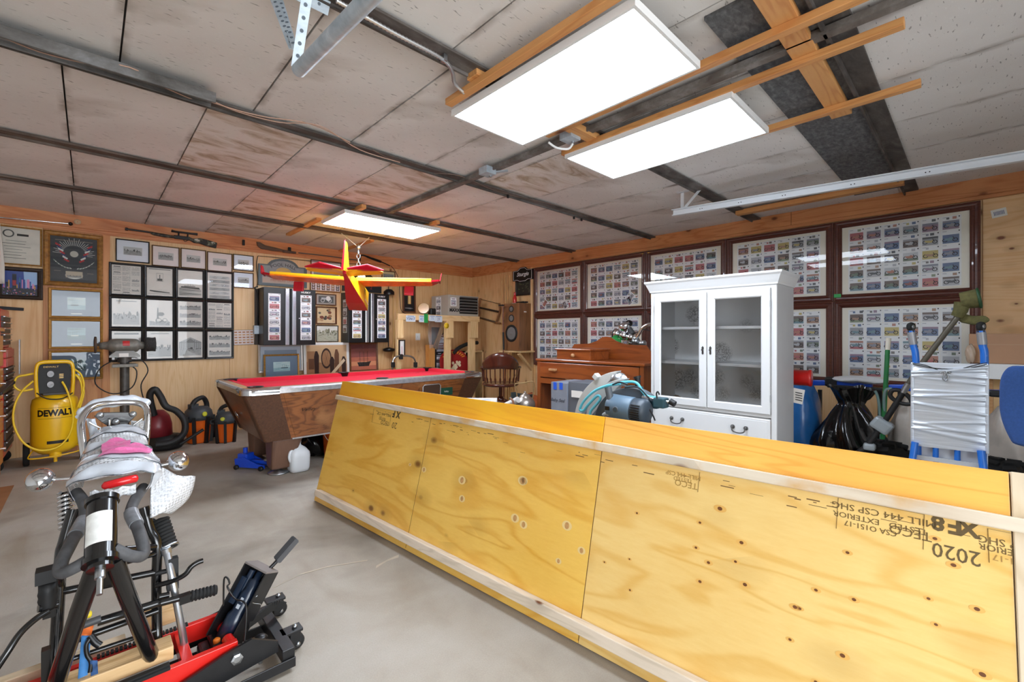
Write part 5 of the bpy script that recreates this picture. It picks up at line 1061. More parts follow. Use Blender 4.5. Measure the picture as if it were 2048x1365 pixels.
def crumple(nm, lab, cat, c, r, m, seed, k=26, am=.16):
    q = random.Random(seed); ph = [(q.uniform(2, 9), q.uniform(2, 9), q.uniform(0, 6)) for _ in range(6)]
    def fn(i, j):
        a, p = i * 2 * PI, (j - .5) * PI; d = 1 + sum(am / (n + 1.5) * math.sin(round(f1) * a + f2 * p + f3) for n, (f1, f2, f3) in enumerate(ph)); return V((r[0] * math.cos(a) * math.cos(p) * d, r[1] * math.sin(a) * math.cos(p) * d, max(-r[2] + .001, r[2] * math.sin(p) * d)))
    t = MB(m).grid(k, k // 2, fn).done(nm, None, loc=(c[0], c[1], c[2] + r[2])); return tag(t, lab, cat)
BAGM = mat('black_bag_plastic', (12, 12, 13), .18, coat=.3, bump=.8, bs=14)
crumple('black_bag', 'black plastic bag heaped under the pool table beside the milk jug', 'bag', (1.78, 4.95, 0), (.16, .16, .15), BAGM, 4)
tl = thing('pinch_bar', 'thin grey metal bar lying under the pool table, resting on the black bag', 'bar', (1.7, 4.85, .25)); MB(STEEL).cyl((-.15, .05, -.0), (.2, -.03, .07), .008).done('rod', tl); MB(STEEL).bar((.19, -.03, .068), (.23, -.04, .09), .02, .006).done('tip', tl)
# shop vacuums
def vac(px, py, lab, s=1.0, rz=0, loc=None):
    t = thing('shop_vacuum', lab, 'vacuum', loc or onz(px, py, 0), 'orange shop vacuums'); t.matrix_world = T(*(loc or onz(px, py, 0))) @ RZ(rz) @ Matrix.Scale(s, 4)
    GRY = mat('dark_grey_plastic', (62, 66, 70), .5)
    MB(OR).lathe([(0, .005), (.10, .005), (.105, .02), (.125, .26), (.13, .27), (0, .27)], n=20).done('tank', t)
    for k in range(3): a = -PI / 2 + (k - 1) * .95; MB(BLACKM).bar((.107 * math.cos(a), .107 * math.sin(a), .0), (.132 * math.cos(a), .132 * math.sin(a), .30), .03, .05, up=(math.cos(a), math.sin(a), 0)).done('strut', t)
    MB(GRY).lathe([(0, .26), (.138, .26), (.138, .30), (.125, .36), (.09, .40), (0, .41)], n=20).bb(-.1, -.02, -.03, .03, .38, .44).done('lid', t)
    MB(BLACKM).tube(smooth_path([(-.09, 0, .38), (-.05, -.01, .47), (.04, -.01, .5), (.09, 0, .44), (.1, 0, .37)], 5), .026).done('handle', t)
    MB(mat('yellow_dial', (214, 214, 60), .4)).lathe([(.012, 0), (.026, 0), (.026, .012), (.012, .012)], c=(-.03, -.128, .33), axis=(0, -1, .2)).done('knob', t)
    MB(BLACKM).tube(smooth_path([(-.13, -.02, .3), (-.17, -.05, .31), (-.17, -.06, .27), (-.13, -.06, .26)], 4), .014).done('hose_port', t)
    return t
vac(397, 885, 'orange and grey shop vacuum standing against the back wall left of the pool table', 1.08, .5)
vac(0, 0, 'second orange shop vacuum half hidden behind the pool table end', .9, -.3, V((1.22, 6.35, 0)))
crumple('dark_tool_bag', 'dark bag on the floor between the two orange vacuums', 'bag', (1.08, 6.72, 0), (.13, .1, .10), mat('dark_navy_cloth', (34, 38, 44), .8), 9)
cv = thing('canister_vacuum', 'dark red and black canister vacuum with thick black hose behind the wrapped motorcycle', 'vacuum', (.63, 6.47, 0)); MRN = mat('maroon_plastic', (118, 30, 38), .35)
MB(BLACKM).lathe([(0, .0), (.16, .0), (.185, .03), (.18, .1), (.15, .15), (0, .16)], n=24).done('base', cv); MB(MRN).lathe([(0, .14), (.14, .15), (.135, .28), (.11, .38), (.06, .44), (0, .45)], c=(-.06, .03, 0), n=20).done('tank', cv)
MB(BLACKM).tube(smooth_path([(-.1, -.06, .4), (-.14, -.1, .62), (-.1, -.12, .70), (-.05, -.12, .62), (.0, -.14, .5), (.09, -.17, .44), (.16, -.2, .33), (.16, -.22, .2), (.09, -.25, .13), (.0, -.26, .1), (-.1, -.25, .1)], 6), .034, n=12).done('hose', cv)
MB(BLACKM).cyl((.12, -.2, .06), (.34, -.22, .20), .017).done('wand', cv)
# ================================================================ left side
comp = thing('air_compressor', 'yellow upright DeWalt air compressor with coiled yellow hose against the back wall', 'compressor', T(-.20, 6.5, 0) @ RZ(.05)); comp.scale = (.76, .76, 1); comp.location.x -= .05; comp['label'] = 'yellow upright air compressor with yellow hose looped in front'
YC = mat('compressor_yellow', (246, 196, 22), .35, coat=.3); K = BLACKM
MB(YC).lathe([(0, .11), (.15, .115), (.215, .16), (.23, .22), (.23, .60), (.215, .66), (.15, .70), (0, .71)], n=36).done('tank', comp)
me = text('DEWALT', .085, BLACK, comp, name='brand_lettering', M=T(-.0, 0, .53), loc=(0, 0, 0), sx=1.05, bold=.004).data
for v in me.vertices:
    a = v.co.x / .232; z = v.co.y; rr_ = .2315 + v.co.z - .53; v.co = V((rr_ * math.sin(a), -rr_ * math.cos(a), .53 + z))
b = MB(BLACK)
for z in (.478, .582): b.tube([(.2315 * math.sin(a), -.2315 * math.cos(a), z) for a in [(-.75 + 1.5 * i / 12) for i in range(13)]], .0018, n=4)
b.done('lettering_line', comp); b = MB(K); b.grid(12, 1, lambda i, j: (.2318 * math.sin(-.35 + .9 * i), -.2318 * math.cos(-.35 + .9 * i), .225 + .03 * j)); b.done('warning_label', comp)
b = MB(K); b.prism([(-.135, .0), (.135, .0), (.15, .06), (.15, .25), (.12, .30), (-.12, .30), (-.15, .25), (-.15, .06)], -.12, .06); pn = b.done('control_panel', comp, .015); pn.matrix_local = T(-.01, -.10, .72) @ RX(PI / 2 - .12)
for x, z in ((-.035, .19), (-.035, .085)):
    q = MB(mat('gauge_white', (222, 226, 230), .3)); q.lathe([(0, 0), (.032, 0)], c=(0, 0, .004), n=20).lathe([(.032, 0), (.037, 0), (.036, .008), (.032, .008)], BLACK, n=20, cap=False).bb(-.001, .02, -.001, .001, .0045, .005, BLACK); o = q.done('gauge', pn); o.location = (x, z, .062)
text('DEWALT', .022, YC, pn, (-.03, .262, .0605), 'panel_lettering', sx=1.6)
for i in range(3): MB(YC).bb(.045, .085, .145 + .017 * i, .154 + .017 * i, .06, .0615).done('panel_mark', pn)
q = smooth_path([(-.165, -.19, .70), (-.175, -.2, .85), (-.17, -.2, .99), (-.13, -.2, 1.035), (0, -.2, 1.04), (.12, -.2, 1.035), (.16, -.2, .99), (.165, -.2, .85), (.155, -.19, .70)], 5); MB(YC).tube(q, .019, n=12).done('roll_handle', comp)
MB(mat('pump_metal', (92, 92, 94), .5, .5)).bb(-.12, .12, -.1, .12, .70, .78).cyl((.0, .0, .76), (0, 0, .98), .08).done('pump', comp, .01)
for x in (-.265, .265):
    MB(RUBBER).lathe([(0, -.03), (.05, -.03), (.105, -.03), (.115, -.02), (.115, .02), (.105, .03), (.05, .03), (0, .03)], c=(x, .06, .115), axis=(1, 0, 0), n=26).done('wheel', comp)
MB(YC).tube(smooth_path([(-.2, -.02, .16), (-.24, -.14, .12), (-.22, -.2, .1), (0, -.22, .1), (.22, -.2, .12), (.24, -.14, .14), (.2, 0, .17)], 4), .007, n=6).done('foot_bar', comp); MB(YC).cyl((0, -.12, .08), (0, -.12, .16), .06).cyl((0, -.12, .03), (0, -.12, .09), .018).done('drain_foot', comp)
YH = mat('yellow_hose', (244, 206, 40), .4)
MB(YH).tube(smooth_path([(.06, -.26, .84), (.1, -.29, .76), (.14, -.31, .62), (.16, -.31, .45), (.12, -.31, .30), (.02, -.32, .2), (-.14, -.32, .19), (-.28, -.3, .28), (-.36, -.27, .45), (-.36, -.25, .62), (-.3, -.22, .76), (-.2, -.22, .86)], 6), .0105, n=8).done('hose', comp)
MB(YH).tube(smooth_path([(-.2, -.2, .78), (-.3, -.2, .77), (-.36, -.2, .82), (-.34, -.2, .9), (-.26, -.2, .92), (-.2, -.18, .93)], 6), .0105, n=8).done('hose', comp)
MB(YH).tube(smooth_path([(.17, -.15, .96), (.24, -.14, .9), (.27, -.14, .78), (.23, -.15, .62), (.21, -.15, .56), (.25, -.14, .66), (.24, -.13, .82), (.19, -.12, .9), (.25, -.12, .84), (.27, -.12, .7), (.23, -.12, .55)], 5), .0105, n=8).done('hose', comp)
MB(K).tube(smooth_path([(-.17, -.21, .74), (-.08, -.24, .68), (.06, -.24, .67), (.16, -.22, .72)], 5), .006).done('power_cord', comp)
# bench grinder on a pedestal
gr = thing('bench_grinder', 'old grey bench grinder on a steel pedestal in front of the black framed engravings', 'grinder', (.29, 6.62, 0)); GM = mat('worn_grey_casting', (124, 120, 112), .5, .3, var=.2, vs=30)
MB(GM).lathe([(0, 0), (.16, 0), (.16, .02), (.05, .04), (0, .04)]).done('foot', gr); MB(mat('dark_pipe', (84, 80, 76), .5, .4, var=.2, vs=20)).cyl((0, 0, .03), (0, 0, 1.02), .042).cyl((0, 0, 1.0), (0, 0, 1.06), .06).done('pedestal', gr)
b = MB(GM); b.box((0, -.03, .97), (.2, .14, .03)); b.bb(-.11, .11, -.105, -.095, .95, .985); b.done('tool_tray', gr, .004)
MB(mat('pale_casting', (150, 150, 146), .5, .3)).add([(x, y, z) for z, w_, d_ in ((1.06, .13, .07), (1.08, .13, .07), (1.13, .075, .055)) for x, y in ((-w_, -d_), (w_, -d_), (w_, d_), (-w_, d_))], [(i * 4 + k, i * 4 + (k + 1) % 4, i * 4 + 4 + (k + 1) % 4, i * 4 + 4 + k) for i in range(2) for k in range(4)]).bb(-.05, .03, -.072, -.068, 1.065, 1.105, PAPER).done('base_casting', gr)
MB(GM).lathe([(0, -.20), (.03, -.2), (.04, -.17), (.045, -.13), (.07, -.11), (.075, -.06), (.075, .1), (.07, .12), (.045, .14), (.04, .17), (.03, .19), (0, .19)], c=(-.01, 0, 1.19), axis=(1, 0, 0), n=24).done('motor', gr)
MB(mat('red_badge', (190, 34, 36), .4)).grid(4, 3, lambda i, j: (-.02 + .06 * i, -.0765 * math.cos(.5 - 1.1 * j), 1.19 + .0765 * math.sin(-.35 + 1.1 * j))).done('badge', gr)
MB(mat('rusty_wheel', (84, 66, 54), .8)).lathe([(0, -.012), (.055, -.012), (.09, -.008), (.09, .008), (.055, .012), (0, .012)], c=(-.24, 0, 1.2), axis=(1, 0, 0), n=24).cyl((-.25, 0, 1.2), (-.2, 0, 1.2), .012).done('grinding_wheel', gr)
b = MB(mat('wire_brush', (52, 50, 48), .9, var=.4, vs=90, bump=.8, bs=120)); b.lathe([(0, -.05), (.07, -.05), (.082, -.02), (.078, .02), (.084, .05), (.05, .055), (0, .055)], c=(.22, 0, 1.2), axis=(1, 0, 0), n=22); b.done('brush_wheel', gr)
MB(BLACKM).tube(smooth_path([(-.05, -.06, 1.05), (-.2, -.05, .95), (-.24, -.05, .78), (-.1, -.06, .66), (.06, -.06, .72), (.1, -.05, .9), (.02, -.05, 1.0), (.14, -.04, 1.02), (.2, -.04, .9), (.14, -.03, .74), (.16, -.03, .58)], 5), .006, n=6).done('power_cord', gr)
# red tool chest and orange drawer cabinet at the left edge
tc = thing('tool_chest', 'tall red tool chest with many dark drawers at the left edge', 'tool chest', T(-.585, 6.66, 0))
RT = mat('chest_red', (204, 36, 30), .35, coat=.3); DKD = mat('drawer_dark_brown', (66, 56, 48), .5, var=.2)
MB(RT).bb(-.5, 0, -.33, .33, .14, .98).done('roller_cabinet', tc, .006); MB(RT).bb(-.5, 0, -.33, .33, .985, 1.18).done('middle_chest', tc, .006); MB(RT).bb(-.5, -.02, -.32, .32, 1.185, 1.56).done('upper_chest', tc, .006)
z = .2
for i in range(11):
    h = .05 if i > 2 else .09
    d = MB(DKD).bb(-.01, .014, -.30, .30, z, z + h).done('drawer', tc, .002); MB(STEEL).bb(.014, .024, -.29, .29, z + h - .014, z + h - .004).done('handle', d); z += h + .012
d = MB(RT).bb(-.01, .016, -.31, .31, 1.0, 1.08).done('drawer', tc, .002); d = MB(RT).bb(-.01, .016, -.31, .31, 1.09, 1.165).done('drawer', tc, .002)
for i in range(5): d = MB(DKD).bb(-.03, -.005, -.27, .27, 1.21 + .058 * i, 1.258 + .058 * i).done('drawer', tc, .002); MB(STEEL).bb(-.005, .006, -.26, .26, 1.248 + .058 * i, 1.256 + .058 * i).done('handle', d)
for y in (-.28, .28): MB(RUBBER).lathe([(0, -.02), (.055, -.02), (.06, 0), (.055, .02), (0, .02)], c=(-.06, y, .0605), axis=(0, 1, 0)).bb(-.11, -.01, y - .03, y + .03, .115, .14, STEEL).done('caster', tc)
tag(MB(BLACKM).bar((-.95, 6.55, 1.595), (-.5, 6.86, 1.575), .03, .03).done('steel_bar', None), 'dark bar lying on top of the red tool chest', 'bar')
tag(MB(GALV).bb(-.53, -.525, 6.9, 7.0, .9, 1.26).done('metal_plate', None), 'thin galvanized sheet standing between the red chest and the wall', 'plate')
oc = thing('drawer_cabinet', 'tall orange wood drawer cabinet at the far left edge', 'cabinet', T(-.585, 5.85, 0)); OW = wood('orange_pine_cabinet', (226, 150, 66), (200, 120, 48), 1, 1.4, .1, .4, .2)
MB(OW).bb(-.45, -.015, -.42, .45, 0, 1.36).bb(-.46, .012, -.43, .46, 1.34, 1.37).done('body', oc, .003)
for i in range(4):
    d = MB(OW).bb(-.015, .004, -.40, .43, .12 + .3 * i, .40 + .3 * i).done('drawer', oc, .004)
    MB(CHROME).cyl((.004, .34, .26 + .3 * i), (.03, .34, .26 + .3 * i), .014).cyl((.004, -.2, .26 + .3 * i), (.03, -.2, .26 + .3 * i), .014).done('knob', d)
tag(MB(mat('dark_handle_bar', (60, 60, 62), .4, .4)).bar((-.575, 5.9, .79), (-.53, 6.3, .86), .05, .03).done('grey_rail', None, .008), 'grey metal rail sticking out before the orange drawer cabinet', 'rail')
tag(MB(mat('cardboard_mat', (150, 104, 66), .9, var=.1, bump=.3)).bb(-1.0, -.47, 4.9, 5.75, 0.0005, .006).done('floor_mat'), 'brown cardboard mat on the floor at the left edge', 'mat')
b = MB(mat('white_cloth', (226, 218, 208), .9)); b.grid(6, 10, lambda i, j: ony(-14 + (14 + 13 * (j if j < .7 else .7)) * i, 448 + 120 * j, YA - .14 + .02 * math.sin(9 * i)), None); tag(b.done('hanging_cloth', None, solid=.004), 'white cloth hanging at the upper left edge over the certificate', 'cloth')
b = thing('curtain_rod', 'chrome rod with black end knob along the orange board at upper left', 'rod', ony(70, 441, YA - .06)); W(b, CHROME).tube([ony(-14, 434, YA - .06), ony(140, 448, YA - .06)], .008).done('rod', b); W(b, BLACK).ball(ony(141, 448, YA - .06), .02).cyl(ony(141, 448, YA - .06), ony(141, 448, YA - .022), .011).done('end_knob', b)
tag(MB(mat('round_disc', (206, 176, 140), .6)).lathe([(.006, 0), (.03, 0), (.03, .006), (.006, .006)], cap=False, c=ony(155, 444, YA - .0225), axis=(0, -1, 0)).done('round_disc'), 'pale round disc on the orange board by the rod end', 'disc')
# rifle above the small prints
rf = thing('camouflage_rifle', 'scoped rifle with camouflage stock hung above the small prints', 'rifle', ony(340, 470, YA - .06)); yR = YA - .06
def RP(*pts): return [ony(x, y, yR) for x, y in pts]
W(rf, BLACK).tube(RP((250, 458), (300, 465), (352, 474)), .011).cyl(*RP((250.5, 458), (256, 459)), .018).done('barrel', rf)
CAMO = N('camouflage'); CAMO.set(.6); CAMO.base(CAMO.ramp(CAMO.noise(CAMO.co(), 22, 3), [(.38, lin((34, 32, 30))), (.5, lin((70, 66, 52))), (.58, lin((96, 104, 84))), (.66, lin((190, 186, 176)))], 'CONSTANT')); CAMO = CAMO.m
for P_, nm, d_ in (([(297, 464), (350, 473), (352, 477), (330, 475), (305, 470)], 'fore_end', .02), ([(376, 474), (386, 478), (400, 477), (420, 482), (434, 486), (432, 497), (415, 493), (398, 487), (388, 486), (378, 480)], 'stock', .02)):
    b = W(rf, CAMO); q = RP(*P_); n_ = len(q); w_ = V((0, d_, 0)); b.add([p - w_ for p in q] + [p + w_ for p in q], [tuple(range(n_)), tuple(range(n_, 2 * n_))[::-1]] + [(i, n_ + i, n_ + (i + 1) % n_, (i + 1) % n_) for i in range(n_)]); b.done(nm, rf, .006)
W(rf, BLACK).bar(*RP((348, 474), (380, 478)), .03, .045).done('receiver', rf, .006); W(rf, BLACK).tube(RP((343, 462), (350, 463.5), (385, 468), (395, 469)), [.017, .012, .012, .016], n=10).cyl(*RP((358, 464), (357, 472)), .008).cyl(*RP((376, 467), (375, 475)), .008).done('scope', rf)
W(rf, BLACK).tube(smooth_path(RP((367, 478), (369, 483), (374, 482), (375, 479)), 4), .004, n=5).done('trigger_guard', rf)
tag(MB(BLACK).bar(*RP((487, 480), (487, 491)), .03, .03).done('wall_hook', None, .004), 'small black hook on the orange board right of the rifle', 'hook')
pd_ = thing('carved_paddle', 'dark curved wooden paddle hung on the orange board above the arched sign', 'paddle', ony(550, 498, yR)); PW = wood('dark_paddle_wood', (96, 70, 52), (60, 44, 34), 0, 2, 0, .5)
for P_, nm in (([(513, 484), (520, 485), (530, 491), (552, 496), (566, 500), (565, 504), (545, 502), (522, 498), (515, 492)], 'blade'), ([(566, 500), (592, 504), (592, 508), (565, 505)], 'handle')):
    b = W(pd_, PW); q = RP(*P_); n_ = len(q); w_ = V((0, .012, 0)); b.add([p - w_ for p in q] + [p + w_ for p in q], [tuple(range(n_)), tuple(range(n_, 2 * n_))[::-1]] + [(i, n_ + i, n_ + (i + 1) % n_, (i + 1) % n_) for i in range(n_)]); b.done(nm, pd_, .004)
tag(MB(BLACK).bar(*RP((579, 495), (579, 503)), .025, .04).done('wall_hook', None, .004), 'black hook holding the handle of the dark paddle', 'hook')
tag(MB(mat('grey_rod', (110, 96, 88), .5)).tube(RP((597, 506), (660, 513), (715, 521)), .009, n=6).done('fishing_rod'), 'thin grey rod along the orange board right of the paddle', 'rod')
wk = thing('walking_cane', 'black cane with bent handle hung right of the aeroplane tail', 'cane', ony(750, 520, yR)); W(wk, BLACK).tube(smooth_path(RP((720, 523), (721, 513), (727, 511), (745, 518), (760, 523), (780, 532)), 4), [.012] * 10 + [.017] * 6 + [.009] * 5).done('shaft', wk); W(wk, BLACK).cyl(*RP((744, 517.5), (762, 524)), .02).done('grip', wk)
# ================================================================ black wall cabinets, corner of the room
def wallcab(xl, xr, yt, yb, lab, off=.30, side=False):
    M, w, h = onA(xl, yt, xr, yb, off); t = thing('wall_cabinet', lab, 'cabinet', M, 'black steel wall cabinets'); CB = mat('cabinet_black', (15, 15, 16), .38)
    MB(CB).bb(-w / 2, w / 2, -h / 2, h / 2, -off + .015, -.015).done('body', t, .004)
    STR = mat('brushed_silver_handle', (206, 210, 220), .25, .9)
    for s_ in (-1, 1):
        x0, x1 = (-w / 2, -.003) if s_ < 0 else (.003, w / 2)
        d = MB(CB).bb(x0, x1, -h / 2, h / 2, -.015, .006).done('door', t, .004)
        MB(STR).bb(s_ * .045 - .027, s_ * .045 + .027, -h / 2, h / 2, .006, .022).done('handle', d, .006)
        cx_ = (s_ * .075 + (x0 if s_ < 0 else x1)) / 2; r = random.Random(int(xl) + s_)
        for k in range(6):
            o = link('photo_card', CARDS[r.randrange(len(CARDS))], d, loc=(cx_, h * (.33 - .135 * k), .0065)); o.scale = (.155, h * .133, 1)
    text('HUSKY', .035, PAPER, t, (w * .3, h * .445, .007), 'brand_lettering', sx=1.2, bold=.001)
    MB(CHROME).lathe([(0, 0), (.012, 0), (.01, .006), (0, .007)], c=(w * .17, -.02, .006)).done('lock', t)
    if side:
        for k in range(4): o = link('photo_card', CARDS[(5 * k + 2) % 26], t); o.matrix_local = T(-w / 2 - .001, h * (.28 - .17 * k), -.13) @ RY(-PI / 2); o.scale = (.14, h * .15, 1)
    return t
wallcab(527, 631, 574, 690, 'left black two door wall cabinet with strips of motorcycle photos, under the arched sign'); wallcab(697, 778, 584, 685, 'right black two door wall cabinet with motorcycle photo strips, behind the aeroplane', side=True)
# electrical box and conduit
eb = thing('electrical_box', 'grey electrical box with black cable at the left of the left cabinet', 'electrical box', ony(515, 660, YA - .04)); W(eb, GALV).box(ony(515, 660, YA - .04), (.10, .07, .12)).done('box', eb, .004)
W(eb, BLACKM).tube(smooth_path([ony(x, y, YA - .03) for x, y in ((514, 650), (516, 610), (513, 582), (509, 576), (516, 574))], 4), .008, n=6).done('cable', eb)
W(eb, mat('dark_board', (74, 66, 60), .7)).bb(ony(512, 600, YA).x - .02, ony(523, 600, YA).x - .02, YA - .016, YA, ony(515, 690, YA).z, ony(515, 578, YA).z).done('back_board', eb)
tag(MB(BLACKM).tube(smooth_path([ony(x, y, YA - .03) for x, y in ((516, 512), (513, 530), (516, 560), (514, 574))], 4), .005, n=5).tube(smooth_path([ony(x, y, YA - .055) for x, y in ((516, 512), (560, 516), (620, 522), (690, 528), (740, 528))], 4), .004, n=5).done('loose_wire'), 'thin dark wire looping from the arched sign along the wall top', 'wire')
tag(MB(BLACKM).tube(smooth_path([ony(x, y, YA - .02) for x, y in ((782, 532), (792, 545), (798, 565), (800, 600), (805, 625), (830, 630))], 4), .005, n=5).done('loose_wire'), 'thin dark wire hanging down the wall right of the black cabinets', 'wire')
# sticks, brooms
def stick(a, c, r, m, nm, lab, cat, grp=None, y=None, n=8): return tag(MB(m).tube([ony(*a, y or YA - .05), ony(*c, y or YA - .05)], r, None, n).done(nm), lab, cat, grp)
CUE = mat('pale_cue_wood', (222, 176, 108), .4); g_ = 'cue sticks by the black cabinet'
stick((786, 572), (788, 735), [.008, .015], CUE, 'cue_stick', 'upright cue stick nearest the right black cabinet', 'cue stick', g_); stick((795, 560), (792, 735), [.008, .015], CUE, 'cue_stick', 'upright cue stick in front of the wall stud', 'cue stick', g_); stick((792, 640), (784, 735), [.008, .016], CUE, 'cue_stick', 'leaning cue stick crossing the other two low down', 'cue stick', g_, YA - .12)
b = thing('black_lamp_stand', 'black pole with round black foot hanging upside down beside the right cabinet', 'stand', ony(778, 640, YA - .08)); W(b, BLACK).tube([ony(777, 572, YA - .08), ony(777, 694, YA - .08)], .008).done('pole', b); p = ony(778, 698, YA - .12); W(b, BLACK).lathe([(0, 0), (.07, .0), (.10, .02), (.10, .05), (.03, .07), (0, .08)], c=(p.x, p.y, p.z - .05)).done('foot', b); p = ony(778, 584, YA - .08); W(b, BLACK).lathe([(.09, -.02), (.09, .03), (.05, .07), (0, .08)], c=(p.x, p.y, p.z - .03)).done('shade', b)
# display board of pocket tools
M, w, h = onA(805, 568, 830, 626, .03); kb = thing('knife_display', 'tall dark board with mounted knives below the aeroplane wing tip', 'display', M); rectring(MB(WOODF), w, h, [(0, 0), (0, .025), (.02, .025), (.02, .005)]).done('frame', kb); MB(mat('dark_display_felt', (34, 30, 28), .9)).bb(-w / 2, w / 2, -h / 2, h / 2, 0, .006).done('backing', kb)
b = MB(CUE); b.tube([(0, -h * .2, .02), (0, h * .22, .02)], .03, n=8).done('wooden_handle', kb)
for i, y in enumerate((.4, .33, -.3, -.36, -.42)): MB(STEEL if i % 2 else BLACK).prism([(-w * .32, h * y), (w * .1, h * y - .008), (w * .34, h * y + .004), (w * .1, h * y + .016), (-w * .32, h * y + .014)], .006, .014).done('knife', kb)
# heater platform
Yp = 6.35; xs = [ony(x, 640, Yp).x for x in (795, 806, 892, 906, 940, 955, 958)]; zp = 1.655
pf_ = thing('heater_platform', 'pine post and board platform carrying the grey heater in the corner', 'platform', (4.5, 6.6, 0)); PN = wood('pale_pine_post', (236, 202, 150), (218, 176, 118), 2, 1.2, .3, .6); PNX = wood('pale_pine_board', (236, 200, 148), (216, 172, 114), 0, 1.2, .3, .6)
W(pf_, PNX).bb(xs[0], xs[6], Yp - .02, Yp + .02, zp - .10, zp).done('front_board', pf_, .003); W(pf_, PNX).bb(4.15, xs[6], Yp + .02, YA - .02, zp - .03, zp - .005).done('deck', pf_)
for a, c in ((0, 1), (2, 3), (4, 5)):
    W(pf_, PN).bb(xs[a], xs[c], Yp - .02, Yp + .07, 1.26, zp - .10).done('post', pf_, .003); W(pf_, PN).bb(xs[a], xs[a] + (xs[c] - xs[a]) * .8, Yp + .02, Yp + .07, 0, 1.26).done('post', pf_, .003)
ht = thing('unit_heater', 'grey box unit heater with black louvres standing on the pine platform', 'heater', (4.87, 6.62, zp)); HG = mat('heater_beige_grey', (178, 170, 156), .5)
hx0, hx1, hz1 = 4.535, 5.21, 2.02; W(ht, HG).bb(hx0, hx1, 6.35, 6.88, zp + .001, hz1).done('casing', ht, .006); lx0, lx1 = ony(919, 600, 6.35).x, ony(955, 600, 6.35).x
W(ht, BLACK).bb(lx0, lx1, 6.347, 6.36, zp + .04, hz1 - .04).done('louvre_opening', ht)
for i in range(6): W(ht, mat('louvre_grey', (150, 150, 148), .4, .3)).bar((lx0, 6.338, zp + .075 + .052 * i), (lx1, 6.338, zp + .075 + .052 * i), .035, .006, up=(0, .6, 1)).done('louvre', ht)
text('MAXX', .075, BLACK, ht, M=ht.matrix_world.inverted() @ T(ony(909, 620, 6.35).x, 6.348, ony(909, 621, 6.35).z) @ BA, bold=.004); text('MILITARY', .028, BLACK, ht, M=ht.matrix_world.inverted() @ T(ony(907, 617, 6.35).x, 6.348, ony(907, 616.5, 6.35).z) @ BA)
def cardat(p, Mr, sx, sy, k, parent):
    o = link('photo_card', CARDS[k], parent); o.matrix_local = parent.matrix_world.inverted() @ T(*p) @ Mr; o.scale = (sx, sy, 1); return o
cardat(ony(907, 604, 6.348), BA, .13, .15, 5, ht); MLs = Matrix(((0, 0, -1), (-1, 0, 0), (0, 1, 0))).to_4x4()
for i, y in enumerate((601, 614, 626)): p = onx(877, y, hx0 - .002); cardat(p, MLs, .16, .115, 3 + 4 * i, ht)
# licence plates
def plate(x0, y0, x1, y1, lab, s=None, m=None, col=(60, 90, 150), yy=None):
    a, c = ony(x0, y0, Yp - .024), ony(x1, y1, Yp - .024); w, h = c.x - a.x, a.z - c.z
    t = thing('licence_plate', lab, 'licence plate', T((a.x + c.x) / 2, yy or Yp - .022, (a.z + c.z) / 2) @ BA, 'licence plates on the heater platform'); MB(mat('plate_white_blue', (206, 214, 222), .4)).prism(rrect(-w / 2, w / 2, -h / 2, h / 2, .012, 3), 0, .003).done('plate', t)
    if s: text(s, h * .62, mat('plate_ink_%d' % col[0], col, .5), t, (0, -h * .06, .0032), sx=.85, bold=.001)
    MB(mat('plate_ink_60', (60, 90, 150), .5)).quad(-w * .35, w * .35, h * .34, h * .42, .0033).done('plate_print', t)
plate(812, 631, 831, 644, 'blue on white licence plate reading Y5N17', 'Y5N17', col=(70, 84, 120)); plate(838, 631, 849, 645, 'pale blue licence plate left of the green tag', '43', col=(120, 150, 190)); plate(858, 631, 872, 643, 'pale licence plate right of the green tag', '71', col=(120, 150, 190)); plate(869, 632, 884, 645, 'white licence plate at the right end of the plate row', '29', col=(150, 150, 170), yy=Yp - .03)
p = ony(852, 637, Yp - .03); tag(MB(mat('green_ribbon', (34, 150, 70), .6)).box(p, (.075, .008, .15)).done('green_tag', None, .003), 'green ribbon hanging over the platform edge between licence plates', 'ribbon')
hm = thing('chrome_lamp', 'round chrome motorcycle lamp lying on the platform left of the heater', 'lamp', ony(849, 622, 6.5)); p = ony(848, 623, 6.5); p.z = zp + .1; W(hm, CHROME).lathe([(0, -.08), (.06, -.06), (.095, 0), (.1, .05), (.09, .06)], c=p, axis=(-.6, -.7, .2), n=20).lathe([(0, .055), (.088, .058)], mat('lamp_glass', (200, 200, 196), .1), c=p, axis=(-.6, -.7, .2), n=20).done('bowl', hm); W(hm, BLACK).box((p.x + .16, p.y, zp + .06), (.12, .1, .118)).done('bracket', hm, .02)
yd = thing('yellow_smiley', 'yellow round face tag on the middle pine post', 'tag', T(ony(893, 652, Yp - .022).x, Yp - .021, ony(893, 652, Yp).z) @ BA); MB(mat('smiley_yellow', (240, 200, 40), .5)).lathe([(0, 0), (.05, 0), (.05, .006), (0, .006)], n=20).done('disc', yd)
for x in (-.016, .016): MB(BLACK).ball((x, .012, .007), (.005, .01, .002), n=8, k=4).done('eye', yd)
MB(BLACK).tube([(.028 * math.sin(a), -.008 - .02 * math.cos(a), .007) for a in (-1, -.5, 0, .5, 1)], .003, n=5).done('smile', yd)
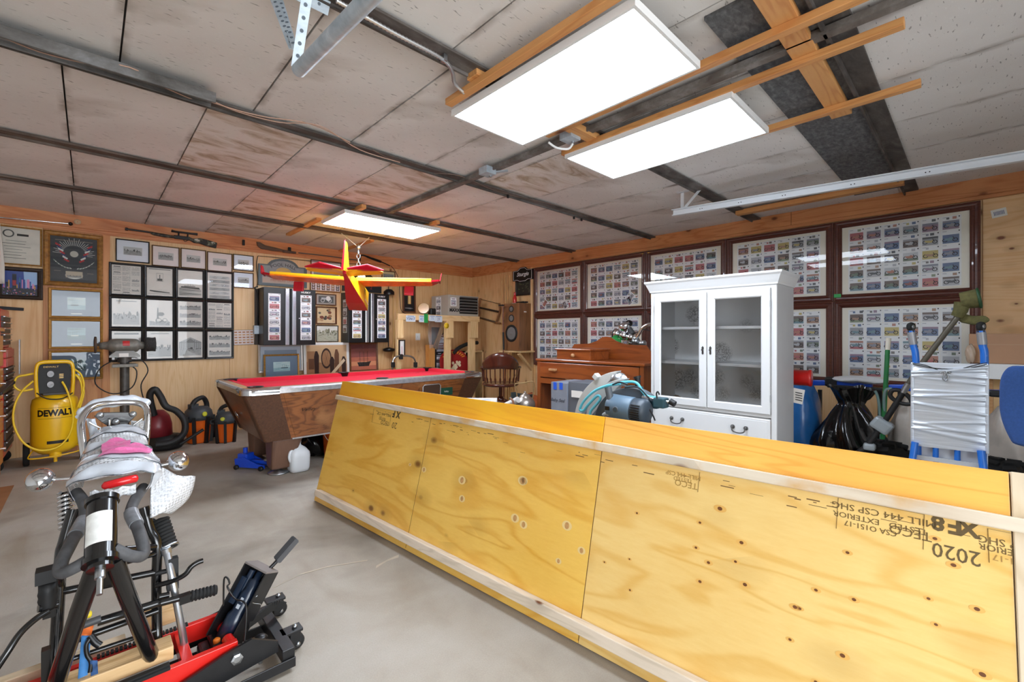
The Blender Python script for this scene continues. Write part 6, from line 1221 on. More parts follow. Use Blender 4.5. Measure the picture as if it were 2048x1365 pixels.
# thermometer, switch, walker, rack, sign, cubby
M, w, h = onA(793, 681, 806, 713, .06); th = thing('wall_thermometer', 'narrow dark framed thermometer on the left pine post', 'thermometer', M); M = T(xs[0] + .06, Yp - .022, ony(799, 697, Yp).z) @ BA; th.matrix_world = M; rectring(MB(FDRK), .11, .27, [(0, 0), (0, .02), (.018, .02), (.018, .006)]).done('frame', th); MB(PAPER).bb(-.045, .045, -.12, .12, 0, .008).done('face', th); MB(RED).bb(-.003, .003, -.09, .03, .008, .010).ball((0, -.095, .009), .008, n=8, k=5).done('tube', th)
M, w, h = onA(831, 667, 840, 681, .0); sw = thing('light_switch', 'white light switch plate on the back wall plywood', 'switch', M); MB(WHITE).bb(-w / 2, w / 2, -h / 2, h / 2, 0, .008).done('plate', sw, .002); MB(WHITE).bb(-.008, .008, -.015, .015, .008, .02).done('toggle', sw)
wl = thing('folding_walker', 'chrome folding frame with black joints behind the pool table', 'walker', (ony(808, 730, 6.1).x, 6.1, .0)); W(wl, CHROME).tube(smooth_path([ony(x, y, 6.1) for x, y in ((785, 740), (786, 722), (793, 714), (808, 712), (823, 714), (830, 722), (832, 740))], 5) + [V((ony(832, 740, 6.1).x, 6.1, .02))], .015).tube([ony(785, 740, 6.1), V((ony(785, 740, 6.1).x, 6.1, .02))], .015).done('frame', wl); [W(wl, BLACKM).box(ony(x, y, 6.1), (.05, .05, .08)).done('joint', wl, .008) for x, y in ((786, 730), (831, 730), (802, 714))]
rk = thing('disc_rack', 'narrow dark wire rack of music discs standing against the back wall', 'rack', (ony(876, 700, 6.75).x, 6.75, 0)); rx = ony(876, 700, 6.75).x; zr0, zr1 = .12, ony(876, 655, 6.75).z
W(rk, BLACKM).bb(rx - .09, rx - .08, 6.68, 6.82, 0, zr1).bb(rx + .08, rx + .09, 6.68, 6.82, 0, zr1).bb(rx - .09, rx + .09, 6.68, 6.82, 0, .02).bb(rx - .09, rx + .09, 6.8, 6.82, 0, zr1).done('frame', rk); W(rk, wood('rack_side', (214, 150, 80), (196, 128, 60), 2)).bb(rx - .22, rx - .1, 6.7, 6.82, 0, ony(868, 690, 6.75).z).done('side_panel', rk)
r = random.Random(5); z = .35
DC = [mat('disc_%d' % i, c, .3) for i, c in enumerate([(214, 214, 218), (60, 60, 66), (150, 150, 156), (120, 70, 70), (36, 36, 40), (188, 190, 200)])]
for i in range(22):
    hgt = r.choice((.025, .05, .05)); 
    if z + hgt > zr1: break
    b = MB(r.choice(DC)); b.bb(rx - .075, rx + .075, 6.66, 6.79, z, z + hgt - .006); b.bb(rx - .06, rx + r.uniform(.0, .06), 6.659, 6.66, z + hgt * .3, z + hgt * .5, r.choice(DC)); tag(b.done('disc_case'), 'music disc case stacked in the narrow wire rack', 'disc case', 'disc cases in the rack'); z += hgt + .004
x_ = ony(911, 722, 6.44); sg = thing('red_round_sign', 'red round topped sign with gold arc lettering behind the pine posts', 'sign', T(x_.x, 6.50, x_.z) @ BA @ RX(-.08)); RS = mat('sign_dark_red', (150, 26, 28), .5); w = .30; MB(RS).prism([(w * math.cos(a * PI / 14), .02 + w * .6 * math.sin(a * PI / 14)) for a in range(15)] + [(-w, -.55), (w, -.55)], 0, .02).done('sign_board', sg, .004)
GLD = mat('sign_gold', (226, 150, 40), .5); b = MB(GLD); [b.poly([((w * .62) * math.cos(a - .05), (w * .36) * math.sin(a - .05) + .02), (w * .88 * math.cos(a - .06), w * .5 * math.sin(a - .06) + .02), (w * .88 * math.cos(a + .06), w * .5 * math.sin(a + .06) + .02), (w * .62 * math.cos(a + .05), w * .36 * math.sin(a + .05) + .02)], .0212) for a in [.4 + .26 * i for i in range(10)]]; b.done('gold_print', sg)
b = MB(mat('sign_cream', (226, 206, 170), .6)); r = random.Random(2); [b.poly([((x := r.uniform(-.13, .13)) + .03 * math.cos(a), (y := r.uniform(-.16, -.03)) + .03 * math.sin(a)) if a == 0 else (x + .03 * math.cos(a), y + .03 * math.sin(a)) for a in range(6)], .0212 + .0004 * i) for i in range(16)]; b.done('popcorn_print', sg)
tag(MB(BLACKM).tube(smooth_path([ony(x, y, 6.5) for x, y in ((906, 708), (913, 700), (924, 693), (940, 687), (955, 686))], 5), .035, n=10).done('black_hose'), 'thick black hose curving behind the pine posts over the red sign', 'hose')
cb = thing('cubby_box', 'open pale wooden cubby box on the floor in the corner', 'box', (4.98, 6.74, 0)); zt_ = ony(945, 702, 6.56).z; xa_, xb2 = ony(929, 720, 6.56).x, ony(967, 720, 6.56).x
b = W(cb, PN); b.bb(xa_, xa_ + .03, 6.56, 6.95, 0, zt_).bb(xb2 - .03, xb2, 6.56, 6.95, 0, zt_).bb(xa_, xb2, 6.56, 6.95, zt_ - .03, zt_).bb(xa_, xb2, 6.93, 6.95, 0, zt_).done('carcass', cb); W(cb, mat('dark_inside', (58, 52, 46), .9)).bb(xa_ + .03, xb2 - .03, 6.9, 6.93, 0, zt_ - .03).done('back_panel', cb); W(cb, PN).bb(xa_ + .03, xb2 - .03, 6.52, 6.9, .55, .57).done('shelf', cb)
b = MB(glass('clear_plastic_film', (236, 236, 240), 1.5, .25, .12)); b.grid(10, 10, lambda i, j: V((ony(858 + 30 * i, 650, 6.6).x, 6.6 + .03 * math.sin(6 * i + 4 * j), ony(870, 640 + 58 * j, 6.6).z + .02 * math.sin(8 * i)))); tag(b.done('plastic_bag'), 'clear plastic bag hanging under the platform before the disc rack', 'bag')
tag(MB(mat('red_ball', (214, 70, 50), .4)).ball(ony(890, 692, 6.45), .02).cyl(ony(890, 692, 6.45), ony(890, 692, 6.45) + V((0, .05, 0)), .006).done('red_ball_knob'), 'small red ball knob by the middle pine post', 'knob')
# ================================================================ wall B near the corner
bs = thing('bow_saw', 'old wooden bow saw hung on the plywood right of the corner', 'saw', onx(980, 622, XB - .05)); SW = wood('old_saw_wood', (150, 104, 64), (116, 76, 44), 2, 2)
def BP(*p): return [onx(x, y, XB - .05) for x, y in p]
W(bs, SW).tube(smooth_path(BP((961, 597), (959, 612), (960, 625), (959, 634)), 4), .018, n=8).done('arm', bs); W(bs, SW).tube(smooth_path(BP((998, 607), (1000, 620), (997, 632), (993, 646)), 4), .018, n=8).done('arm', bs); W(bs, mat('dark_saw_bar', (60, 44, 34), .6)).tube(BP((960, 616), (998, 624)), .018, n=8).done('stretcher', bs); W(bs, STEEL).bar(*BP((960, 636), (995, 646)), .004, .035).done('blade', bs); W(bs, BLACK).tube(BP((962, 599), (998, 608)), .004, n=5).done('tension_wire', bs); W(bs, SW).cyl(*BP((990, 646), (1001, 647)), .016).done('handle', bs)
g_ = 'bamboo poles by the wooden speaker'; BMB = mat('bamboo', (214, 170, 110), .5, var=.1)
for i, (x, y, lab) in enumerate(((1003.5, 562, 'first bamboo pole from the corner, by the bow saw'), (1009.5, 551, 'second bamboo pole from the corner, behind the speaker edge'), (1014, 550, 'third bamboo pole from the corner, tallest, behind the speaker'), (1018.5, 551, 'fourth bamboo pole from the corner, behind the speaker'), (1022, 572, 'shortest bamboo pole, fifth from the corner, behind the speaker'))):
    a = onx(x, y, XB - .09); tag(MB(BMB).tube([(a.x + .05, a.y, .0), a], [.014, .009], n=7).done('bamboo_pole'), lab, 'pole', g_)
fr = thing('fishing_pole', 'dark fishing pole with black grip standing left of the wooden speaker', 'pole', onx(1006, 700, 5.25)); a, c = onx(1006, 612, 5.17), onx(1007.5, 702, 5.17); W(fr, mat('dark_red_rod', (110, 60, 50), .4)).tube([a, (c.x, c.y, .01)], .010, n=7).done('rod', fr); W(fr, BLACKM).tube([onx(1006.5, 665, 5.17), onx(1007.5, 700, 5.17)], .017).done('grip', fr); W(fr, BLACKM).box(onx(1003, 611, 5.17), (.05, .1, .02)).done('reel_seat', fr)
SPW = wood('speaker_walnut', (142, 96, 60), (108, 70, 42), 2, 1.6, 0, .45, .1, lines=6); sx0, sy0, sy1, sz0, sz1 = 5.29, 5.354, 5.74, 1.04, 1.863
sp = thing('speaker_cabinet', 'tall walnut loudspeaker with three round drivers on a wall shelf', 'speaker', ((sx0 + XB) / 2, (sy0 + sy1) / 2, sz0)); W(sp, SPW).bb(sx0, XB - .02, sy0, sy1, sz0 + .002, sz1).done('enclosure', sp, .004)
CONE = mat('speaker_cone_grey', (120, 116, 112), .7)
for z, r_ in ((sz1 - .10, .042), (sz1 - .26, .05), (sz1 - .52, .115)):
    c_ = (sx0 - .0005, (sy0 + sy1) / 2 - .0, z); W(sp, BLACKM).lathe([(r_ * 1.3, 0), (r_ * 1.3, .008), (r_ * 1.02, .012), (r_, .003), (0, .003)], c=c_, axis=(-1, 0, 0), n=24).done('driver_ring', sp); W(sp, CONE).lathe([(r_ * .95, .006), (r_ * .8, .010), (r_ * .35, .004), (r_ * .3, .012), (0, .016)], c=c_, axis=(-1, 0, 0), n=24).done('cone', sp)
W(sp, PAPER).bb(5.40, 5.46, sy0 - .002, sy0, sz1 - .16, sz1 - .14).done('side_label', sp)
ss = thing('speaker_shelf', 'pale wooden shelf with diagonal brace under the loudspeaker', 'shelf', (5.4, 5.55, 1.02)); W(ss, PN).bb(5.22, XB - .036, 5.25, 5.8, 1.015, 1.04).done('board', ss, .003); W(ss, PN).bar((5.26, 5.34, 1.0), (XB - .02, 5.34, .70), .05, .04).done('brace', ss); W(ss, PN).bar((5.26, 5.72, 1.0), (XB - .02, 5.72, .70), .05, .04).done('brace', ss)
p = onx(1028, 600, 5.4); vb = thing('red_bottle', 'small red bottle standing on top of the loudspeaker', 'bottle', (5.42, p.y, sz1 + .002)); MB(mat('red_glass', (206, 40, 34), .25, coat=.4)).lathe([(0, 0), (.035, 0), (.037, .02), (.036, .10), (.02, .14), (.017, .19), (.022, .2), (0, .2)]).done('bottle', vb)
tag(MB(BLACK).box((5.42, 5.42, sz1 + .016), (.10, .2, .024)).box((5.42, 5.58, sz1 + .008), (.08, .12, .01), PAPER).done('black_remote', None, .004), 'black gadget and paper lying on top of the loudspeaker', 'gadget')
# swivel chair
DKW = wood('dark_mahogany', (96, 46, 32), (66, 30, 22), 2, 1.6, 0, .22, .6, lines=5); ch = thing('swivel_chair', 'dark wooden captain swivel chair with curved backrest by the corner', 'chair', T(4.72, 5.2, 0) @ RZ(-.76))
# local: back at -y (towards the viewer)
b = MB(DKW); b.grid(20, 4, lambda i, j: (.29 * math.sin(-1.25 + 2.5 * i), -.29 * math.cos(-1.25 + 2.5 * i) - .03 * j, (.80 - .03 * abs(2 * i - 1)) + (.245 - .16 * abs(2 * i - 1) ** 2.2) * j)); b.done('backrest', ch, solid=.03)
for k in range(9): a = -1.15 + 2.3 * k / 8; MB(DKW).tube([(.26 * math.sin(a), -.25 * math.cos(a), .565), (.27 * math.sin(a), -.265 * math.cos(a), .63), (.28 * math.sin(a), -.28 * math.cos(a), .66), (.285 * math.sin(a), -.285 * math.cos(a), .8)], [.01, .016, .009, .01], n=7).done('spindle', ch)
MB(DKW).tube(smooth_path([(-.3, .2, .77), (-.31, 0, .8), (-.27, -.12, .81)], 4), .022).done('armrest', ch); MB(DKW).tube(smooth_path([(.3, .2, .77), (.31, 0, .8), (.27, -.12, .81)], 4), .022).done('armrest', ch)
for s_ in (-1, 1): MB(DKW).tube([(s_ * .28, .17, .56), (s_ * .3, .18, .77)], .016).done('arm_post', ch)
b = MB(DKW); b.lathe([(0, .505), (.27, .51), (.29, .53), (.285, .555), (.2, .545), (0, .54)], n=24); b.done('seat', ch); MB(DKW).cyl((0, 0, .26), (0, 0, .51), .03).lathe([(0, .2), (.06, .2), (.07, .3), (.04, .34), (0, .34)]).done('column', ch)
for k in range(4): a = k * PI / 2 + .6; MB(DKW).tube(smooth_path([(.03 * math.cos(a), .03 * math.sin(a), .27), (.16 * math.cos(a), .16 * math.sin(a), .22), (.28 * math.cos(a), .28 * math.sin(a), .06), (.31 * math.cos(a), .31 * math.sin(a), .05)], 4), [.035] * 6 + [.028] * 7, n=8).cyl((.3 * math.cos(a), .3 * math.sin(a), .002), (.3 * math.cos(a), .3 * math.sin(a), .05), .022, BLACKM).done('leg', ch)
crumple('orange_cushion_bundle', 'orange brown bundle on the floor beside the swivel chair', 'bundle', (4.95, 4.72, 0), (.22, .2, .19), mat('rust_cloth', (170, 84, 36), .8, var=.3, vs=10), 21)
# ================================================================ white hutch
X1, X2, HY0, HY1 = 3.43, 3.84, .945, 1.89
hu = thing('hutch', 'tall white china hutch with two glazed doors and floral backing behind the platform', 'hutch', ((X1 + X2) / 2, (HY0 + HY1) / 2, 0)); WP = mat('white_furniture_paint', (213, 213, 213), .4); GP = mat('pale_grey_side', (186, 186, 187), .5, var=.03, vs=6)  # GP: one side panel coloured greyer than the rest of the hutch
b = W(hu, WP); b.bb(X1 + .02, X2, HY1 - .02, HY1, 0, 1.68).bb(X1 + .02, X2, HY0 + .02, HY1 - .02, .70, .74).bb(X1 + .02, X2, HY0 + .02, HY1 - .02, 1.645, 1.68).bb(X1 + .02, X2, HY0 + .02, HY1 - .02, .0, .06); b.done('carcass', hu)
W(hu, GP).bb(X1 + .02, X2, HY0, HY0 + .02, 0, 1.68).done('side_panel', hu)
b = W(hu, WP); prof = [(0, 1.66), (.008, 1.66), (.010, 1.672), (.018, 1.69), (.022, 1.70), (.032, 1.725), (.042, 1.738), (.042, 1.752), (0, 1.752)]
lp = lambda d: [(X1 - d, HY0 - d), (X2, HY0 - d), (X2, HY1 + d), (X1 - d, HY1 + d)]
n_ = len(prof); vs = [(x, y, z) for d, z in prof for x, y in lp(d)]; b.add(vs, [(i * 4 + k, i * 4 + (k + 1) % 4, (i + 1) * 4 + (k + 1) % 4, (i + 1) * 4 + k) for i in range(n_ - 1) for k in range(4)]); b.add(vs[-4:], [(0, 1, 2, 3)]); b.done('crown', hu)
b = W(hu, WP); [b.bb(X1, X1 + .02, y0_, y1_, 0, 1.66) for y0_, y1_ in ((HY0, HY0 + .035), (HY1 - .035, HY1))]; b.bb(X1, X1 + .02, HY0 + .035, HY1 - .035, 1.635, 1.66).bb(X1, X1 + .02, HY0 + .035, HY1 - .035, .725, .748); b.done('face_frame', hu, .002)
FLO = N('floral_paper'); FLO.set(.8); c = FLO.co(); v = FLO.n('ShaderNodeTexVoronoi'); FLO.l(FLO.co((1, 4.2, 4.2), (0, .3, .1)), v.inputs['Vector']); v.inputs['Scale'].default_value = 1.0
cl = FLO.ramp(v.outputs['Distance'], [(.30, G(1)), (.46, G(0))]); w1 = FLO.noise(c, 26, 3, 2.6); lf = FLO.ramp(w1, [(.47, G(0)), (.5, G(1)), (.56, G(.7)), (.62, G(0))])
FLO.base(FLO.mix(FLO.math('MULTIPLY', lf, cl), FLO.mix(cl, lin((240, 241, 242)), lin((226, 227, 228))), lin((136, 136, 136)))); FLO = FLO.m
W(hu, FLO).bb(X2 - .02, X2 - .012, HY0 + .02, HY1 - .02, .74, 1.645).done('floral_back', hu, label='grey floral papered back panel')
for z in (1.08, 1.362): W(hu, WP).bb(X1 + .05, X2 - .02, HY0 + .02, HY1 - .02, z - .011, z + .011).done('shelf', hu, .003)
ym = (HY0 + HY1) / 2
for y0_, y1_, s_ in ((ym + .003, HY1 - .037, 1), (HY0 + .037, ym - .003, -1)):
    MD = T(X1 - .001, (y0_ + y1_) / 2, (.75 + 1.633) / 2) @ BB; d = bpy.data.objects.new('door', None); COL.objects.link(d); d.parent = hu; d.matrix_local = hu.matrix_world.inverted() @ MD
    w, h = y1_ - y0_, 1.633 - .75
    rectring(MB(WP), w, h, [(0, 0), (0, .014), (.004, .018), (.05, .018), (.058, .012), (.058, 0)]).done('door_frame', d); MB(PANE).quad(-w / 2 + .055, w / 2 - .055, -h / 2 + .055, h / 2 - .055, .005).done('pane', d)
    kx = (w / 2 - .026) * s_; MB(mat('antique_pewter', (96, 94, 92), .4, .8)).prism([(kx - .007, -.03), (kx, -.036), (kx + .007, -.03), (kx + .006, 0), (kx + .009, .018), (kx, .03), (kx - .009, .018), (kx - .006, 0)], .018, .021).cyl((kx, 0, .02), (kx, 0, .036), .006).done('knob', d)
    for z in (-.33, .33): MB(STEEL).cyl((-s_ * w / 2, z - .025, .012), (-s_ * w / 2, z + .025, .012), .004, n=6).done('hinge', d)
PEW = mat('antique_pewter', (96, 94, 92), .4, .8)
for z0_, z1_ in ((.53, .715), (.31, .515), (.08, .295)):
    MD = T(X1 - .001, ym, (z0_ + z1_) / 2) @ BB; dr_ = rectring(MB(WP), HY1 - HY0 - .074, z1_ - z0_, [(0, 0), (0, .012), (.006, .016), (.016, .016), (.02, .018)]); w, h = HY1 - HY0 - .074, z1_ - z0_; dr_.bb(-w / 2 + .018, w / 2 - .018, -h / 2 + .018, h / 2 - .018, 0, .018); dr_ = dr_.done('drawer', hu); dr_.matrix_local = hu.matrix_world.inverted() @ MD
    for x in (-w * .27, w * .27):
        b = MB(PEW); [b.lathe([(0, 0), (.016, 0), (.014, .006), (.006, .01), (.008, .02), (0, .022)], c=(x + q, .012, .018), n=12) for q in (-.045, .045)]; b.tube(smooth_path([(x - .045, .01, .036), (x - .04, -.012, .04), (x - .02, -.022, .04), (x, -.024, .042), (x + .02, -.022, .04), (x + .04, -.012, .04), (x + .045, .01, .036)], 4), .0045, n=7); b.done('pull', dr_)
tag(MB(mat('crumpled_kraft', (176, 150, 128), .8, bump=.5)).grid(8, 8, lambda i, j: (3.6 + .08 * i, 1.70 + .13 * j, .742 + .05 * math.sin(PI * i) * math.sin(PI * j) + .012 * math.sin(13 * i + 9 * j) * math.sin(PI * i) * math.sin(PI * j))).done('paper_wad'), 'crumpled brown paper lying inside the hutch behind the left door', 'paper')
rd = thing('red_canister', 'red metal cylinder poking out behind the right side of the white hutch', 'canister', onx(1600, 756, 3.95)); c_ = onx(1604, 756, 3.95); W(rd, RED).lathe([(0, -.11), (.055, -.11), (.06, -.1), (.06, .04), (.064, .045), (.064, .06), (.055, .065), (0, .06)], c=c_, axis=(.1, -1, 0), n=24).done('canister', rd)
pl_ = thing('paper_label', 'printed label stuck to the rear edge of the hutch below the red canister', 'label', (3.847, .92, .9)); a = V((3.846, .918, onx(1597, 793, 3.84).z)); RB_ = Matrix.Rotation(.15, 3, 'X'); W(pl_, PAPER).box(a, (.004, .075, .11), rot=RB_).done('label', pl_); [W(pl_, BLACK).box(a + V((-.003, -.006, -.03 + .018 * i)), (.002, .045, .006), rot=RB_).done('print', pl_) for i in range(4)]
# ================================================================ brown dresser
DX, DY0, DY1, DZ = 3.75, 2.14, 3.50, 1.04
ds = thing('dresser', 'brown wooden dresser with scalloped back rail and an empty lower part left of the hutch', 'dresser', (4.0, 2.8, 0)); DW = wood('brown_oak_veneer', (152, 78, 32), (112, 52, 20), 1, 1.4, 0, .3, .4, lines=7); DWZ = wood('brown_oak_upright', (150, 78, 34), (108, 50, 20), 2, 1.4, 0, .3, .4, lines=7)
W(ds, DW).bb(DX - .015, DX + .46, DY0 - .015, DY1 + .015, DZ - .03, DZ).done('top', ds, .008); b = W(ds, DWZ); b.bb(DX, DX + .45, DY0, DY0 + .04, .0, DZ - .03); b.done('side_panel', ds); W(ds, DWZ).bb(DX, DX + .45, DY1 - .05, DY1, .0, DZ - .03).done('side_panel', ds)
dr_ = W(ds, DW).bb(DX - .012, DX + .4, DY0 + .045, DY1 - .05, .83, 1.0).done('drawer', ds, .006)
for y in (DY1 - .26, DY0 + .26): W(dr_, None); b = MB(wood('pale_handle_wood', (196, 146, 100), (168, 116, 72), 1, 3, 0, .35)); b.M = ds.matrix_world.inverted(); b.bb(DX - .045, DX - .028, y - .05, y + .05, .91, .935).bb(DX - .03, DX - .012, y - .05, y - .035, .91, .935).bb(DX - .03, DX - .012, y + .035, y + .05, .91, .935); b.done('handle', dr_, .005)
W(ds, DW).bb(DX, DX + .03, DY0 + .04, DY1 - .05, .76, .82).done('rail', ds); W(ds, DW).bb(DX, DX + .45, DY0 + .04, DY1 - .05, .08, .12).done('bottom_rail', ds); W(ds, mat('white_inner_sheet', (206, 202, 196), .7, var=.05)).bb(DX + .40, DX + .43, DY0 + .04, DY1 - .05, .12, .76).done('back_sheet', ds)
W(ds, DWZ).bb(DX + .0, DX + .03, 2.78, 2.83, .12, .76).done('stile', ds)
ya, yb2 = onx(1201, 700, DX + .2).y, onx(1134, 700, DX + .2).y; bx = W(ds, DW).bb(DX + .02, DX + .36, ya, yb2, DZ, DZ + .105).bb(DX + .0, DX + .37, ya - .015, yb2 + .015, DZ + .10, DZ + .12).done('glove_box', ds, .006); b = MB(wood('pale_handle_wood', (196, 146, 100), (168, 116, 72), 1)); b.M = ds.matrix_world.inverted(); b.ball((DX + .005, (ya + yb2) / 2 - .01, DZ + .05), .022); b.done('knob', bx)
P_ = [(DY0, 0), (DY0, .09), (2.3, .09), (2.36, .16), (2.45, .16), (2.55, .165), (2.62, .17), (2.72, .20), (2.8, .245), (2.85, .25), (2.9, .245), (2.98, .2), (3.08, .17), (3.15, .165), (3.3, .16), (3.36, .09), (DY1, .09), (DY1, 0)]; b = W(ds, DW); n_ = len(P_); q = [V((DX + .43, y, DZ + z)) for y, z in P_]; q2 = [V((DX + .452, y, DZ + z)) for y, z in P_]; b.add(q + q2, [tuple(range(n_)), tuple(range(n_, 2 * n_))[::-1]] + [(i, n_ + i, n_ + (i + 1) % n_, (i + 1) % n_) for i in range(n_)]); b.done('back_rail', ds)
# motorcycle front end behind the dresser
fe = thing('chrome_front_end', 'chrome motorcycle headlight and handlebar standing behind the brown dresser', 'motorcycle part', onx(1255, 680, 4.4))
def DP(*p): return [onx(x, y, 4.4) for x, y in p]
def blob(px, py, r, ax_, m, nm, prof=None): c = DP((px, py))[0]; return W(fe, m).lathe(prof or [(0, -r), (r * .7, -r * .75), (r, 0), (r * .9, r * .6), (0, r * .75)], c=c, axis=ax_, n=18).done(nm, fe)
blob(1251, 654, .075, (-.4, .3, 1), CHROME, 'headlight_shell'); blob(1233, 668, .06, (-.6, .7, .2), CHROME, 'headlight'); blob(1230, 669, .05, (-.6, .7, .2), BLACK, 'lens'); blob(1248, 672, .06, (0, .6, .4), CHROME, 'clamp'); blob(1262, 676, .055, (.3, -.6, .5), CHROME, 'clamp'); blob(1272, 684, .05, (0, .4, 1), STEEL, 'bracket'); blob(1285, 688, .045, (0, .4, 1), STEEL, 'bracket'); blob(1258, 648, .04, (-.5, -.5, .6), BLACK, 'gauge')
W(fe, mat('dark_grip', (60, 60, 62), .5)).tube(DP((1252, 651), (1266, 669)), .034, n=12).done('grip', fe); W(fe, CHROME).tube(smooth_path(DP((1268, 684), (1276, 672), (1284, 658), (1295, 650), (1310, 648)), 5), .02, n=10).done('handlebar', fe); W(fe, BLACKM).tube(smooth_path(DP((1265, 670), (1285, 660), (1300, 662)), 4), .005, n=5).done('cable', fe); W(fe, CHROME).tube([onx(1262, 686, 4.42), V((4.45, onx(1262, 686, 4.42).y, .0))], .03).done('fork_tube', fe)
gc = thing('green_cap', 'green rounded cap peeking above the dresser back rail', 'cloth', onx(1226, 682, 4.34)); c_ = onx(1226, 687, 4.34); W(gc, mat('green_cap', (50, 160, 74), .8)).lathe([(.1, 0), (.09, .04), (.05, .065), (0, .07)], c=c_, n=16).cyl(c_ + V((0, 0, -.01)), c_, .1).cyl((c_.x, c_.y, 0), c_, .02).done('cloth', gc)  # a green cap, built as a dome on a thin stem
# grey box with blue tape standing before the dresser
gb = thing('grey_board_box', 'grey board box with two blue tape tabs and pale handwriting beside the saw', 'box', T(3.2, 2.49, .26) @ RZ(-.0)); p1, p2, p3 = onx(1102, 764, 3.2), onx(1134, 768, 3.2), onx(1160, 767, 3.45); y1_, y2_ = p1.y, p2.y
GBM = mat('grey_blue_board', (132, 138, 150), .6, var=.08); W(gb, GBM).bb(3.2, 3.56, y2_, y1_, .5, p1.z).bb(3.2, 3.56, y2_ - .0, y1_, .0, .5).done('box', gb, .004); W(gb, mat('grey_board_dark', (100, 104, 112), .6)).bb(3.215, 3.5, y2_ - .30, y2_ - .004, 0, p2.z + .02).done('box_back', gb, .004)
for px in (1110, 1122): q = onx(px, 770, 3.199); W(gb, mat('blue_tape', (36, 92, 214), .5)).bb(3.1965, 3.199, q.y - .02, q.y + .018, q.z - .045, p1.z).done('tape', gb)
q = onx(1115, 801, 3.2); text('Baby Seal', .045, mat('dark_pen', (70, 74, 86), .6), gb, name='handwriting', M=gb.matrix_world.inverted() @ T(3.1985, q.y, q.z) @ BB, shear=.35)
W(gb, PAPER).bb(3.19, 3.199, y2_ - .18, y2_ - .06, .74, .80).done('paper_tag', gb)
# low table with papers and kettle
lt = thing('low_table', 'low dark table behind the platform carrying the kettle and white box', 'table', (3.2, 3.72, 0)); TD = mat('dark_table', (70, 52, 40), .5); W(lt, TD).bb(2.75, 3.62, 3.25, 4.05, .46, .5).done('table_top', lt, .004); [W(lt, TD).bb(x, x + .05, y, y + .05, 0, .46).done('leg', lt) for x in (2.8, 3.5) for y in (3.3, 3.95)]
wx = thing('white_box', 'flat white box with blue print on the low table', 'box', T(3.0, 3.66, .501) @ RZ(-.75)); MB(mat('white_carton', (230, 232, 236), .5)).bb(-.2, .2, -.15, .15, 0, .115).done('carton', wx, .003); MB(mat('blue_print', (120, 150, 200), .5)).bb(-.19, .19, -.1515, -.15, .01, .09).poly([(-.1, -.1), (.15, .0), (.1, .02), (-.12, -.06)], .1155).done('print', wx)
rp = thing('paper_roll', 'rolled white paper lying between the white box and the kettle', 'roll', (3.3, 3.66, .53)); a, c_ = onx(1012, 812, 3.35), onx(1036, 800, 3.35); W(rp, PAPER).cyl(a, c_, .035, n=14).done('roll', rp); W(rp, mat('brown_band', (150, 100, 74), .6)).tube(smooth_path([onx(x, y, 3.28) for x, y in ((1022, 798), (1026, 803), (1027, 812))], 3), .012).done('band', rp)
kc = onx(1050, 806, 3.5); kt = thing('kettle', 'old tin kettle with thin bail handle on the low table', 'kettle', (kc.x, kc.y, .501)); TIN = mat('old_tin', (176, 166, 156), .35, .8, var=.1); MB(TIN).lathe([(0, 0), (.105, .0), (.115, .02), (.112, .06), (.085, .105), (.06, .12), (.06, .125), (.05, .14), (.02, .155), (.012, .165), (.016, .175), (0, .185)], n=28).done('body', kt); MB(TIN).tube(smooth_path([(-.09, .05, .05), (-.13, .07, .08), (-.15, .085, .12)], 4), [.022] * 5 + [.014] * 4).done('spout', kt)
q = Matrix.Rotation(-.75, 4, 'Z'); b = MB(mat('brass_wire', (170, 140, 96), .4, .6)); b.M = q; b.tube(smooth_path([(-.085, 0, .1), (-.10, 0, .2), (-.11, 0, .262), (-.02, 0, .275), (.09, 0, .29), (.095, 0, .2), (.085, 0, .1)], 4), .006, n=6); b.done('bail_handle', kt)
dc = thing('dark_crate', 'dark green crate on the floor behind the kettle', 'crate', (3.66, 3.6, 0)); q = onx(1065, 800, 3.7); [W(dc, mat('dark_green_plastic', (44, 52, 50), .5)).bb(*a_).done('panel', dc) for a_ in ((3.66, 3.68, 3.55, 3.85, 0, .62), (3.68, 3.73, 3.55, 3.57, 0, .62), (3.68, 3.73, 3.83, 3.85, 0, .62))]
# ================================================================ mitre saw on its stand
wsX = 2.45; ws = thing('work_stand', 'grey steel stand hidden behind the platform carrying the mitre saw', 'stand', (2.6, 1.6, 0)); W(ws, mat('stand_grey', (110, 112, 116), .5, .5)).bb(2.25, 2.95, 1.0, 2.3, .56, .60).done('stand_top', ws, .004); [W(ws, mat('stand_grey', (110, 112, 116))).bb(x, x + .04, y, y + .04, 0, .56).done('leg', ws) for x in (2.3, 2.86) for y in (1.05, 2.2)]
ms = thing('mitre_saw', 'blue grey sliding mitre saw with pale blade guard and teal cord, behind the platform', 'saw', (2.5, 1.5, .601)); SB = mat('saw_blue_grey', (92, 114, 132), .4, var=.08); SBD = mat('saw_dark_grey', (82, 88, 94), .45); STL = mat('saw_teal', (46, 78, 88), .4); GRD = mat('pale_guard_plastic', (196, 196, 192), .3, var=.06)
def SP(X, *p): return [onx(x, y, X) for x, y in p]
W(ms, SBD).cyl((2.58, 1.5, .66), (2.58, 1.5, .86), .06).bb(2.3, 2.8, 1.15, 2.05, .601, .66).done('base', ms, .01)
